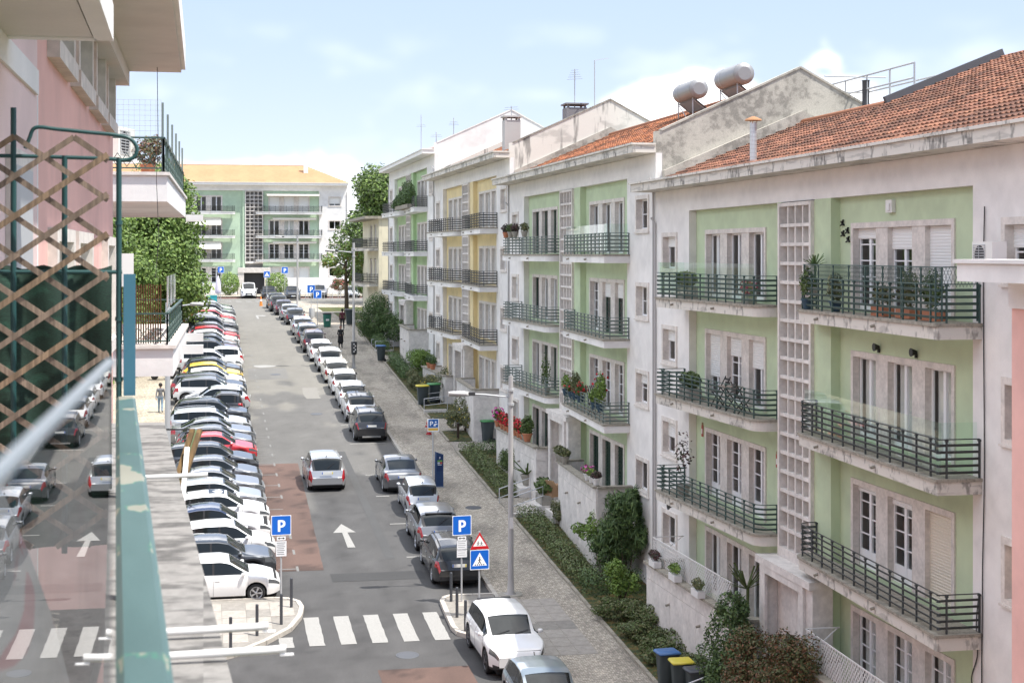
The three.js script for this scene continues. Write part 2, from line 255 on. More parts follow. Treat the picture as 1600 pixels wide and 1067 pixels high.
struct('ground', sheet(-500, 500, -40, 560, -0.06, 8, 150), M.grass);
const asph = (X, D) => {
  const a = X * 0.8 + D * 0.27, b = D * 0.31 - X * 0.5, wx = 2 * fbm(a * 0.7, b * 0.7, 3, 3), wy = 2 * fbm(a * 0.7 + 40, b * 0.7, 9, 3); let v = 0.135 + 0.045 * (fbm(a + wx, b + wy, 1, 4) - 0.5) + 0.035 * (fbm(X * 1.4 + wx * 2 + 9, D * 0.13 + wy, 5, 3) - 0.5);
  const old = 0.45 * sstep(74, 78, D + 10 * (wx - 1) + (X < 4.9 ? 9 : 0)) + 0.55 * sstep(96, 101, D + 16 * (wy - 1)); v += 0.20 * old;                   // paler far road, mostly sunlight painted into the asphalt, edges made patchy
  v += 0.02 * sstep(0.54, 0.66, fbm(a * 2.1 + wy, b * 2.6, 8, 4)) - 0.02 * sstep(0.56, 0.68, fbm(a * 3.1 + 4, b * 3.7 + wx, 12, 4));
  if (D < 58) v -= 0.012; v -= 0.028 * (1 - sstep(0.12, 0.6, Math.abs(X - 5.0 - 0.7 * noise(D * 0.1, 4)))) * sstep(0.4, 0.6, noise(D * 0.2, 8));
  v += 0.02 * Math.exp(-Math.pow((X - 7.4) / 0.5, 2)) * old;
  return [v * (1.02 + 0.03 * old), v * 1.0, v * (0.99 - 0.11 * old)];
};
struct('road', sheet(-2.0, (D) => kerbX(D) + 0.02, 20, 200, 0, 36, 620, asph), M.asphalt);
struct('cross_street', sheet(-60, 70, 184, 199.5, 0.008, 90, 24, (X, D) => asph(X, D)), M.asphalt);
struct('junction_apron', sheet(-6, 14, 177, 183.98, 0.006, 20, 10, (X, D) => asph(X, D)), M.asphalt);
{
  const red = (X, D) => { const v = 0.8 + 0.5 * (fbm(X * 1.1, D * 0.5, 3, 4) - 0.5) - 0.35 * sstep(0.56, 0.66, fbm(X * 2.2, D * 1.6, 6, 4)); return [0.27 * v, 0.165 * v, 0.13 * v]; };
  const g = new G(); const o = struct('red_parking_surface', sheet(-1.9, (D) => 4.42 + 0.012 * (D - 59) + 0.03 * (noise(D * 3, 2) - 0.5), 58.7, 79.2, 0.006, 20, 80, red), M.redPave);
  struct('red_road_patch', sheet((D) => 5.1 + 0.05 * noise(D * 4, 3), (D) => 7.9, 40, 46.9, 0.006, 12, 24, red), M.redPave);
  struct('red_kerb_lane', sheet(-30, 40, 195.6, 199, 0.014, 30, 4, (X, D) => [0.30, 0.12, 0.09]), M.redPave);
  const pale = (X, D) => { const v = 0.30 + 0.1 * (fbm(X * 1.2, D * 0.4, 3, 4) - 0.5); return [v, v * 0.97, v * 0.9]; };
  struct('road_repair_patch', sheet(3.05, (D) => 5.72, 107.2, 112.4, 0.006, 8, 14, pale), M.redPave);
  struct('road_repair_patch', sheet((D) => 6.1 + 0.3 * noise(D, 3), (D) => 7.0 + 0.4 * noise(D * 2, 5), 99, 103.4, 0.007, 6, 10, (X, D) => [0.42, 0.40, 0.36]), M.redPave);
  const trench = (X, D) => { const v = 0.085 + 0.03 * (fbm(X * 2, D, 5, 3) - 0.5); return [v, v, v]; };
  struct('road_repair_patch', sheet(4.6, 8.0, 57.0, 58.1, 0.007, 8, 4, trench), M.redPave);
  struct('road_repair_patch', sheet(6.9, 7.25, 60, 82, 0.007, 2, 40, (X, D) => trench(X, D).map((v) => v + 0.045)), M.redPave);
}
// painted markings: worn outlines
function wornStripe(x0, x1, d0, d1, seedv, n = 9) {
  const a = [], b = []; for (let i = 0; i <= n; i++) { const t = i / n, D = lerp(d0, d1, t); a.push([x0 + 0.025 * (hash3(i, seedv, 3) - 0.5), D]); b.push([x1 + 0.025 * (hash3(i, seedv, 4) - 0.5), D]); }
  return mark([...a, ...b.reverse()]);
}
{
  const zebra = new THREE.Group(); zebra.name = 'zebra_crossing'; zebra.userData.kind = 'structure'; scene.add(zebra);
  for (let k = 0; k < 5; k++) mesh('stripe', wornStripe(3.27 + k * 1.0, 3.77 + k * 1.0, 49.55 + 0.05 * hash3(k, 1, 1), 52.7, k + 11), M.paint, zebra);
  for (let k = 0; k < 1; k++) mesh('stripe', wornStripe(2.35, 2.8, 49.5, 50.6, 31), M.paint, zebra);
  const z2 = new THREE.Group(); z2.name = 'far_crossing_markings'; z2.userData.kind = 'structure'; scene.add(z2);
  for (let k = 0; k < 5; k++) for (const D of [181.2, 185]) mesh('stripe', quadMark(2.5 + k * 1.15, 3.15 + k * 1.15, D, D + 1.1, 0.02), M.paint, z2);
  const arrow = (X, D, L, w) => mark([[X - 0.06 * w, D], [X + 0.14 * w, D], [X + 0.08 * w, D + L * 0.62], [X + 0.30 * w, D + L * 0.62], [X, D + L], [X - 0.30 * w, D + L * 0.62], [X - 0.06 * w, D + L * 0.62]]);
  struct('lane_arrow', arrow(5.68, 61.9, 4.0, 1.55), M.paint);
  struct('lane_arrow', mark([[4.9, 147], [5.1, 147], [5.1, 150.5], [5.5, 150.5], [5.5, 150], [6.0, 151.2], [5.5, 152.4], [5.5, 151.9], [4.9, 151.9]]), M.paint);
  const bays = new THREE.Group(); bays.name = 'parking_bay_markings'; bays.userData.kind = 'structure'; scene.add(bays);
  for (let D = 59; D < 172; D += 2.5) {
    const X = 3.45 + (D - 59) * 0.0014, a = hash3(Math.round(D * 2), 5, 1);
    if (a > 0.12) mesh('bay_mark', quadMark(X - 0.045, X + 0.05, D - 0.36, D + 0.36), M.paintWorn, bays);
    if (hash3(Math.round(D * 2), 5, 2) > 0.3) mesh('bay_line', quadMark(2.75, X - 0.05, D - 0.05, D + 0.05), M.paintWorn, bays);
  }
  for (const [D, w] of [[60.1, 0.7], [65.6, 0.7], [71.0, 0.6], [75.8, 0.6], [84.0, 1.9], [89.6, 0.6]]) mesh('bay_line', quadMark(kerbX(D) - 2.3, kerbX(D) - 2.3 + w, D - 0.06, D + 0.06), M.paint, bays);
  struct('paint_streak', mark([[3.5, 113.2], [4.0, 112.6], [4.9, 113.0], [5.2, 113.6], [4.4, 114], [3.6, 113.9]]), M.paint);
}
for (const [X, D, l] of [[4.9, 109.4, 'in the pale road patch'], [6.6, 93.5, 'in front of the black SUV'], [11.6, 67.6, 'on the pavement near the small silver hatchback'], [6.2, 48.2, 'below the zebra crossing']]) { const h = new THREE.Group(); h.name = numbered('manhole_cover'); scene.add(h); h.position.set(X, gy(D) + (X > 10 ? 0.134 : 0.008), -D); h.rotation.x = slope(D); h.userData = { label: 'round dark iron manhole cover ' + l, category: 'manhole cover' }; mesh('rim', new G().lathe([[0.36, -0.01], [0.36, 0.006], [0.31, 0.006], [0.31, -0.01]], [0, 0, 0], 24), M.lead, h); mesh('lid', new G().lathe([[0.305, -0.01], [0.305, 0.004], [0.001, 0.005]], [0, 0, 0], 24), M.lead, h); }
// pavements
const settCol = (X, D) => { const v = 0.88 + 0.5 * (fbm(X * 0.7, D * 0.35, 4, 4) - 0.5) - 0.22 * sstep(0.56, 0.66, fbm(X * 1.4, D * 0.6, 9, 4)); return [v, v * 0.99, v * 0.975]; };
const paveR = struct('pavement', sheet((D) => kerbX(D) + 0.14, 12.95, 22, 140, 0.13, 14, 240, settCol), M.setts);
const paveFar = struct('pavement', sheet((D) => kerbX(D) + 0.14, 34, 140.02, 180, 0.13, 20, 40, (X, D) => settCol(X, D)), M.setts);
const paveL = struct('pavement', sheet(-16, -2.14, 20, 180, 0.13, 16, 120, (X, D) => settCol(X, D).map((v, i) => v * [1.12, 1.08, 0.98][i])), M.setts);
struct('pavement', sheet(-60, 70, 199.7, 216, 0.14, 30, 10, settCol), M.setts);
const kerbGeo = new G().box(-0.075, 0.075, -0.12, 0.145, -0.485, 0.485).geo();
function kerbs(parent, xf, d0, d1, step = 1) { for (let D = d0; D < d1; D += step) { const k = mesh('kerbstone', kerbGeo, M.kerb, parent); const X = xf(D); k.position.set(X, gy(D) + rr(-0.006, 0.006), -D); k.rotation.set(slope(D), Math.atan2(-(xf(D + 0.5) - xf(D - 0.5)), 1) * -1, 0); if (step > 1) k.scale.z = step * 1.02; } }
reseed(5); kerbs(paveR, (D) => kerbX(D) + 0.07, 26, 128); kerbs(paveR, (D) => kerbX(D) + 0.07, 130, 140, 2); kerbs(paveFar, (D) => kerbX(D) + 0.07, 142, 180, 4); kerbs(paveL, () => -2.07, 50, 130, 2);
// kerb extensions at the zebra crossing
function island(outline, slabs, name) {
  const dAvg = outline.reduce((s, p) => s + p[1], 0) / outline.length, g = new G(), tilt = Math.tan(slope(dAvg));
  const ext = new THREE.Group(); ext.name = numbered(name); ext.userData.kind = 'structure'; scene.add(ext);
  const poly = outline.map(([X, D]) => [X, -D]); g.plate(poly, -0.3, 0.118);
  const m = (o) => { o.position.set(0, gy(dAvg), 0); return o; };
  const sh = (geo) => { const p = geo.attributes.position; for (let i = 0; i < p.count; i++) p.setY(i, p.getY(i) + (-p.getZ(i) - dAvg) * tilt); return geo; };
  m(mesh('paving_bed', sh(g.geo()), M.slabDark, ext));
  for (let i = 0; i < outline.length - 1; i++) {
    const [a, b] = [outline[i], outline[i + 1]], n = Math.max(1, Math.round(Math.hypot(b[0] - a[0], b[1] - a[1]) / 0.8));
    for (let k = 0; k < n; k++) { const A = [lerp(a[0], b[0], k / n), 0, -lerp(a[1], b[1], k / n)], B = [lerp(a[0], b[0], (k + 0.985) / n), 0, -lerp(a[1], b[1], (k + 0.985) / n)]; m(mesh('kerbstone', sh(new G().bar([A[0], 0.02, A[2]], [B[0], 0.02, B[2]], 0.16, 0.25).geo()), M.kerb, ext)); }
  }
  for (const [x0, x1, d0, d1, mt] of slabs) m(mesh('paving_slab', sh(new G().box(x0 + 0.008, x1 - 0.008, 0.1, 0.128 + rr(0, 0.006), -d1 + 0.008, -d0 - 0.008).geo()), mt, ext));
  return ext;
}
{
  const sl = []; for (let i = 0; i < 3; i++) for (let j = 0; j < 4; j++) if (!(i === 0 && j < 3)) sl.push([8.5 + i * 0.75, 9.25 + i * 0.75, 50.4 + j * 0.8, 51.2 + j * 0.8, j === 3 && i > 0 ? M.slab : (hash3(i, j, 3) > 0.6 ? M.slabDark : M.slab)]);
  for (let i = 0; i < 7; i++) for (let j = 0; j < 3; j++) sl.push([10.2 + j * 0.6, 10.8 + j * 0.6, 47.0 + i * 0.9, 47.9 + i * 0.9, i === 3 ? M.slabDark : M.slab]);
  island([[10.0, 54.2], [8.55, 54.25], [8.25, 54.05], [8.1, 53.6], [8.05, 52], [8.02, 50.6], [8.1, 50.0], [8.4, 49.6], [10.0, 49.3]], sl.filter((s) => s[0] < 9.9), 'kerb_extension');
  for (const s of sl.filter((q) => q[0] > 9.9)) { const [x0, x1, d0, d1, mt] = s, o = mesh('paving_slab', new G().box(x0 + 0.008, x1 - 0.008, -0.02, 0.006, -(d1 - d0) / 2 + 0.008, (d1 - d0) / 2 - 0.008), mt, paveR); o.position.set(0, gy((d0 + d1) / 2) + 0.133, -(d0 + d1) / 2); o.rotation.x = slope((d0 + d1) / 2); }
  const s2 = []; for (let i = 0; i < 5; i++) for (let j = 0; j < 6; j++) { const x = -1 + i * 0.8, d = 49 + j * 0.9; if (x + 0.8 < 1.1 + (d - 47.5) * 0.42 && d < 54.3) s2.push([x, x + 0.8, d, d + 0.9, (i + j) % 5 === 2 ? M.slabDark : M.slab]); }
  island([[-2.0, 47.8], [0.2, 48.4], [0.9, 48.9], [1.9, 50.0], [2.75, 51.3], [3.15, 52.6], [3.28, 53.6], [3.2, 54.3], [2.9, 54.7], [2.4, 54.85], [-2.0, 54.9]], s2, 'kerb_extension');
}
// front gardens
const inGarden = (D) => D < 80.6 || (D > 83.2 && D < 140);
for (const [a, b] of [[22, 65.6], [69.3, 80.6], [83.3, 86.4], [90.4, 113.6], [117.4, 139]]) {
  const o = struct('garden_ground', sheet(12.97, 16.2, a, b, 0.17, 10, Math.ceil((b - a) * 2)), M.grass);
  const n = Math.round((b - a) / 1.2); for (let i = 0; i < n; i++) { const D = a + (i + 0.5) * (b - a) / n, k = mesh('edging_stone', new G().box(-0.06, 0.06, -0.15, 0.17 + rr(0, 0.02), -(b - a) / n / 2 + 0.01, (b - a) / n / 2 - 0.01), M.lichen, o); k.position.set(12.93, gy(D) + 0.03, -D); k.rotation.x = slope(D); }
}
struct('lawn', sheet(12.4, 17, 143.5, 153, 0.16, 4, 10), std(C(0.62, 0.70, 0.35), { map: rep(grassT, 0.5) }));
struct('lawn', sheet(11.6, 19, 155.5, 163, 0.16, 4, 10), std(C(0.62, 0.70, 0.35), { map: rep(grassT, 0.5) }));
struct('paved_path', sheet(12.96, 16.2, 65.62, 69.28, 0.14, 4, 6, (X, D) => [0.8, 0.8, 0.8]), M.setts);
struct('paved_path', sheet(12.96, 17.2, 80.62, 83.28, 0.135, 4, 6, (X, D) => [0.72, 0.72, 0.74]), M.setts);
struct('paved_path', sheet(12.96, 16.2, 86.42, 90.38, 0.14, 4, 6, (X, D) => [0.8, 0.8, 0.8]), M.setts);
struct('paved_path', sheet(12.96, 16.2, 113.62, 117.38, 0.14, 4, 6, (X, D) => [0.8, 0.8, 0.8]), M.setts);

// ================================================================= apartment blocks (local frame: x along the front, z outwards, y = 0 at the top floor)
const FH = 3.17, LEN = 27.0;
function frenchWindow(parent, x0, x1, y0, y1, z, o, outerZ) {
  // stone surround with three doors between two piers
  const b = 0.14, w = (x1 - x0 - 2 * b), pier = 0.66, dw = (w - 2 * pier) / 3, g = new G();
  g.box(x0, x0 + b, y0, y1, z - 0.14, z + 0.035); g.box(x1 - b, x1, y0, y1, z - 0.14, z + 0.035); g.box(x0 + b, x1 - b, y1 - b, y1, z - 0.14, z + 0.033);
  for (let k = 0; k < 2; k++) { const a = x0 + b + dw * (k + 1) + pier * k; g.box(a, a + pier, y0, y1 - b, z - 0.2, z + 0.01); }
  const part = mesh('french_window', g, M.stone, parent);
  for (let k = 0; k < 3; k++) {
    const a = x0 + b + (dw + pier) * k, c = a + dw, st = o.doors ? o.doors(k) : {}, zz = z - 0.15, top = y1 - b;
    const f = new G(), t = 0.06, mid = (a + c) / 2;
    f.box(a, a + t, y0, top, zz - 0.05, zz); f.box(c - t, c, y0, top, zz - 0.05, zz); f.box(a + t, c - t, top - t, top, zz - 0.05, zz); f.box(a + t, c - t, y0, y0 + (st.panel ? 0.42 : 0.12), zz - 0.05, zz - 0.004);
    f.box(mid - 0.06, mid + 0.06, y0 + 0.1, top - t, zz - 0.052, zz + 0.008);
    if (st.bars) for (let q = 1; q < 4; q++) { const yb = lerp(y0 + 0.42, top, q / 4); for (const [p, r] of [[a + t, mid - 0.06], [mid + 0.06, c - t]]) f.box(p, r, yb - 0.015, yb + 0.015, zz - 0.04, zz - 0.01); }
    mesh('door_frame', f, st.dark ? M.darkGreen : M.frame, part);
    for (const [p, r] of [[a + t, mid - 0.06], [mid + 0.06, c - t]]) mesh('pane', new G().quad([p, y0 + 0.1, zz - 0.028], [r, y0 + 0.1, zz - 0.028], [r, top - t, zz - 0.028], [p, top - t, zz - 0.028]), M.pane, part);
    if (st.grille) { const q = new G(); for (let i = 0; i <= 8; i++) q.box(lerp(a, c, i / 8) - 0.01, lerp(a, c, i / 8) + 0.01, y0, top, zz + 0.02, zz + 0.035); for (let i = 0; i <= 14; i++) q.box(a, c, lerp(y0, top, i / 14) - 0.01, lerp(y0, top, i / 14) + 0.01, zz + 0.022, zz + 0.033); mesh('grille', q, M.darkGreen, part); }
    if (st.curtain) { const q = new G(), n = 14; for (let i = 0; i < n; i++) { const p = lerp(a, c, i / n), r = lerp(a, c, (i + 1) / n), d0 = 0.03 * Math.sin(i * 1.9), d1 = 0.03 * Math.sin((i + 1) * 1.9); q.quad([p, y0, zz - 0.16 + d0], [r, y0, zz - 0.16 + d1], [r, top, zz - 0.16 + d1], [p, top, zz - 0.16 + d0]); } mesh('curtain', q, M.curtain, part); }
    if (st.shut > 0) { const q = new G(), yb = lerp(top, y0, st.shut), n = Math.max(2, Math.round((top - yb) / 0.07)); for (let i = 0; i < n; i++) { const u0 = lerp(yb, top, i / n), u1 = lerp(yb, top, (i + 1) / n); q.quad([a, u0, zz + 0.03], [c, u0, zz + 0.03], [c, u1 - 0.012, zz + 0.045], [a, u1 - 0.012, zz + 0.045]); q.quad([a, u1 - 0.012, zz + 0.045], [c, u1 - 0.012, zz + 0.045], [c, u1, zz + 0.03], [a, u1, zz + 0.03]); } mesh('roller_shutter', q, st.tan ? M.shutterTan : M.shutter, part); }
  }
  return part;
}
function smallWindow(parent, x0, x1, y0, y1, z, st = {}) {
  const b = 0.15, g = new G(), a = x0 + b, c = x1 - b, zz = z - 0.2;
  g.box(x0, a, y0, y1, z - 0.22, z + 0.035); g.box(c, x1, y0, y1, z - 0.22, z + 0.035); g.box(a, c, y1 - b, y1, z - 0.22, z + 0.034); g.box(a, c, y0, y0 + 0.11, z - 0.22, z + 0.034); g.box(x0 - 0.04, x1 + 0.04, y0 - 0.05, y0 - 0.001, z, z + 0.07);
  const p = mesh('window', g, M.stone, parent), f = new G(), t = 0.055, m = (a + c) / 2, yb = y0 + 0.112, yt = y1 - b - 0.002;
  f.box(a, a + t, yb, yt, zz - 0.05, zz); f.box(c - t, c, yb, yt, zz - 0.05, zz); f.box(a + t, c - t, yt - t, yt, zz - 0.05, zz); f.box(a + t, c - t, yb, yb + t, zz - 0.05, zz); f.box(m - 0.05, m + 0.05, yb + t, yt - t, zz - 0.052, zz + 0.006);
  if (st.bars) f.box(a + t, c - t, lerp(yb, yt, 0.5) - 0.015, lerp(yb, yt, 0.5) + 0.015, zz - 0.04, zz - 0.008);
  mesh('window_frame', f, M.frame, p);
  for (const [q, r] of [[a + t, m - 0.05], [m + 0.05, c - t]]) mesh('pane', new G().quad([q, yb + t, zz - 0.03], [r, yb + t, zz - 0.03], [r, yt - t, zz - 0.03], [q, yt - t, zz - 0.03]), M.pane, p);
  if (st.curtain) mesh('curtain', new G().quad([a, yb, zz - 0.14], [c, yb, zz - 0.14], [c, yt, zz - 0.14], [a, yt, zz - 0.14]), M.curtain, p);
  if (st.shut > 0) { const q = new G(), y = lerp(yt, yb, st.shut), n = Math.max(2, Math.round((yt - y) / 0.07)); for (let i = 0; i < n; i++) { const u0 = lerp(y, yt, i / n), u1 = lerp(y, yt, (i + 1) / n); q.quad([a, u0, zz + 0.02], [c, u0, zz + 0.02], [c, u1 - 0.012, zz + 0.035], [a, u1 - 0.012, zz + 0.035]); q.quad([a, u1 - 0.012, zz + 0.035], [c, u1 - 0.012, zz + 0.035], [c, u1, zz + 0.02], [a, u1, zz + 0.02]); } mesh('roller_shutter', q, st.tan ? M.shutterTan : M.shutter, p); }
  return p;
}
// plan of a balcony: deeper at the outer end, rounded at the inner one
function balconyPlan(x0, x1, d0, d1, round, flip) {
  const pts = [[x0, 0.002]]; const n = 7;
  const corner = (x, d, s, r, first) => { const out = []; for (let i = 0; i <= n; i++) { const a = i / n * Math.PI / 2; out.push(first ? [x + r - r * Math.cos(a), d - r + r * Math.sin(a)] : [x - r + r * Math.sin(a), d - r + r * Math.cos(a)]); } return out; };
  pts.push(...corner(x0, d0, 1, flip ? round : 0.03, true)); pts.push(...corner(x1, d1, 1, flip ? 0.03 : round, false)); pts.push([x1, 0.002]); return pts;
}
function insetPath(pts, d) { const out = []; for (let i = 0; i < pts.length; i++) { const a = pts[Math.max(0, i - 1)], b = pts[Math.min(pts.length - 1, i + 1)], l = Math.hypot(b[0] - a[0], b[1] - a[1]) || 1; out.push([pts[i][0] + (b[1] - a[1]) / l * d, pts[i][1] - (b[0] - a[0]) / l * d]); } return out; }
function balcony(parent, x0, x1, d0, d1, y, flip, o) {
  const plan = balconyPlan(x0, x1, d0, d1, 0.42, flip), g = new G(); g.plate(plan, y - 0.32, y - 0.055);
  const b = mesh('balcony', g, o.slabMat, parent);
  const lip = balconyPlan(x0 - 0.03, x1 + 0.03, d0 + 0.05, d1 + 0.05, 0.45, flip); mesh('slab_edge', new G().plate(lip, y - 0.053, y + 0.012), o.lipMat, b);
  for (const t of [0.2, 0.62]) { const x = lerp(x0, x1, t), d = lerp(d0, d1, t); mesh('spout', new G().tube([[x, y - 0.17, d - 0.03], [x, y - 0.2, d + 0.09]], 0.035, 8), M.lichen, b); }
  let path = insetPath(plan, 0.07).map(([a, c]) => [a, Math.max(c, 0.03)]); const mt = o.rail, hs = [0.13, 0.27, 0.41, 0.55, 0.69];
  for (const h of hs) { const s = new G(); for (let i = 0; i < path.length - 1; i++) { const A = path[i], B = path[i + 1], nx = (B[1] - A[1]), nz = -(B[0] - A[0]), l = Math.hypot(nx, nz) || 1; s.bar([A[0], y + h, A[1]], [B[0], y + h, B[1]], 0.012, 0.062, [-nx / l * 0.55, 0.85, -nz / l * 0.55]); } mesh('rail_slat', s, mt, b); }
  { const s = new G(); for (let i = 0; i < path.length - 1; i++) s.bar([path[i][0], y + 0.81, path[i][1]], [path[i + 1][0], y + 0.81, path[i + 1][1]], 0.022, 0.022); mesh('top_rail', s, mt, b); }
  // posts along the path
  let len = 0; const seg = []; for (let i = 0; i < path.length - 1; i++) { const l = Math.hypot(path[i + 1][0] - path[i][0], path[i + 1][1] - path[i][1]); seg.push([len, l]); len += l; }
  const n = Math.round(len / 0.72), postG = new G().box(-0.018, 0.018, 0, 0.81, -0.018, 0.018).box(-0.03, 0.03, 0.76, 0.8, -0.03, 0.03).geo();
  for (let k = 0; k <= n; k++) { const s = Math.min(len - 1e-4, k / n * len), i = seg.findIndex(([a, l]) => s >= a && s <= a + l), t = (s - seg[i][0]) / (seg[i][1] || 1); const p = mesh('post', postG, mt, b); p.position.set(lerp(path[i][0], path[i + 1][0], t), y, lerp(path[i][1], path[i + 1][1], t)); }
  const inner = insetPath(plan, 0.12).map(([a, c]) => [a, Math.max(c, 0.05)]);
  if (o.glass) for (let i = 0; i < inner.length - 1; i++) { const A = inner[i], B = inner[i + 1], l = Math.hypot(B[0] - A[0], B[1] - A[1]); if (l < 0.5) continue; const k = Math.max(1, Math.round(l / 1.8)); for (let q = 0; q < k; q++) { const P = (t, h) => [lerp(A[0], B[0], t), y + h, lerp(A[1], B[1], t)]; mesh('glass_screen', new G().quad(P(q / k + 0.003, 0.1), P((q + 1) / k - 0.003, 0.1), P((q + 1) / k - 0.003, 1.15), P(q / k + 0.003, 1.15)), M.screen, b); } }
  if (o.wire) { const s = new G(), f = new G(); for (let i = 0; i < inner.length - 1; i++) { const A = inner[i], B = inner[i + 1], l = Math.hypot(B[0] - A[0], B[1] - A[1]); const P = (t, h) => [lerp(A[0], B[0], t), y + h, lerp(A[1], B[1], t)]; f.bar(P(0, 1.16), P(1, 1.16), 0.025, 0.025); if (l < 0.3) continue; const k = Math.round(l / 0.075); for (let q = 0; q < k; q++) { s.bar(P(q / k, 0.75), P((q + 1) / k, 0.95), 0.006, 0.006); s.bar(P(q / k, 0.95), P((q + 1) / k, 1.15), 0.006, 0.006); s.bar(P(q / k, 0.95), P((q + 1) / k, 0.75), 0.006, 0.006); s.bar(P(q / k, 1.15), P((q + 1) / k, 0.95), 0.006, 0.006); } const m = Math.max(1, Math.round(l / 1.1)); for (let q = 0; q <= m; q++) f.bar(P(q / m, 0.05), P(q / m, 1.17), 0.03, 0.03, [1, 0, 0]); } mesh('wire_mesh', s, M.railGreen, b); mesh('mesh_frame', f, M.railGreen, b); }
  return b;
}
// roof slope of pantiles: rows from the eave up; near blocks get single tiles
const panTile = (w, l) => { const g = new G(), n = 7; const P = (i, e) => { const t = i / n, h = t < 0.62 ? 0.026 * Math.sin(t / 0.62 * Math.PI) : -0.012 * Math.sin((t - 0.62) / 0.38 * Math.PI); return [t * w, h + (e ? 0.02 : 0), 0]; }; const A = [], B = []; for (let i = 0; i <= n; i++) { const a = P(i, 0), b = P(i, 1); A.push([a[0], b[1] + 0.026, 0]); B.push([a[0], a[1], -l]); } for (let i = 0; i < n; i++) { g.quad(A[i], A[i + 1], B[i + 1], B[i]); g.quad([A[i][0], A[i][1] - 0.05, 0], [A[i + 1][0], A[i + 1][1] - 0.05, 0], A[i + 1], A[i]); } return g.geo(); };
function tiledSlope(roof, x0, x1, z0, y0, z1, y1, single, o = {}) {
  // slope from the eave (z0,y0) back to (z1,y1), z1 < z0
  const L = Math.hypot(z1 - z0, y1 - y0), ang = Math.atan2(y1 - y0, z0 - z1), tw = o.tw || 0.235, tl = o.tl || 0.40, nx = Math.floor((x1 - x0) / tw), ny = Math.ceil(L / tl);
  const geo = panTile(tw, tl + 0.03), bulk = Object.assign(new G(), { c: [] }), base = geo.attributes.position, nb = geo.attributes.normal, ca = Math.cos(ang), sa = Math.sin(ang); let count = 0;
  const list = []; for (let j = 0; j < ny; j++) for (let i = 0; i < nx; i++) list.push([i, j]);
  if (single) list.sort((a, b) => (b[0] * 0.235 - b[1] * 0.3) - (a[0] * 0.235 - a[1] * 0.3));
  const start = single ? list.findIndex(([i, j]) => x0 + i * tw < (o.from ?? 1e9)) : 0;
  list.forEach(([i, j], q) => {
    const x = x0 + i * tw, s = j * tl, jig = (hash3(i, j, 3) - 0.5) * 0.02, hh = (hash3(i, j, 5) - 0.5) * 0.012;
    if (single && q >= start && count < 300) { count++; const t = mesh('roof_tile', geo, tileVar[Math.floor(hash3(i, j, 9) * 5)], roof); t.position.set(x, y0 + sa * s + hh, z0 - ca * s + jig); t.rotation.x = ang; return; }
    const k = bulk.p.length / 3;
    for (let v = 0; v < base.count; v++) { const px = base.getX(v), py = base.getY(v), pz = base.getZ(v); bulk.p.push(x + px, y0 + sa * s + hh + py * ca - pz * sa * -1 * -1, z0 - ca * s + jig + py * sa + pz * ca); const a = nb.getX(v), b = nb.getY(v), c = nb.getZ(v); bulk.n.push(a, b * ca - c * sa, b * sa + c * ca); bulk.u.push(x + px + hash3(i, j, 7) * 3, s - pz); const tv = (0.72 + 0.5 * hash3(i, j, 11)) * (1 - 0.38 * sstep(0.52, 0.66, fbm(i * 0.09, j * 0.22, 4, 4))); bulk.c.push(tv, tv * (0.94 + 0.1 * hash3(i, j, 12)), tv); }
    for (const v of geo.index.array) bulk.i.push(v + k);
  });
  const b = mesh('roof_tiles', bulk, o.mat || M.tile, roof); b.userData.kind = 'stuff';
  return ang;
}
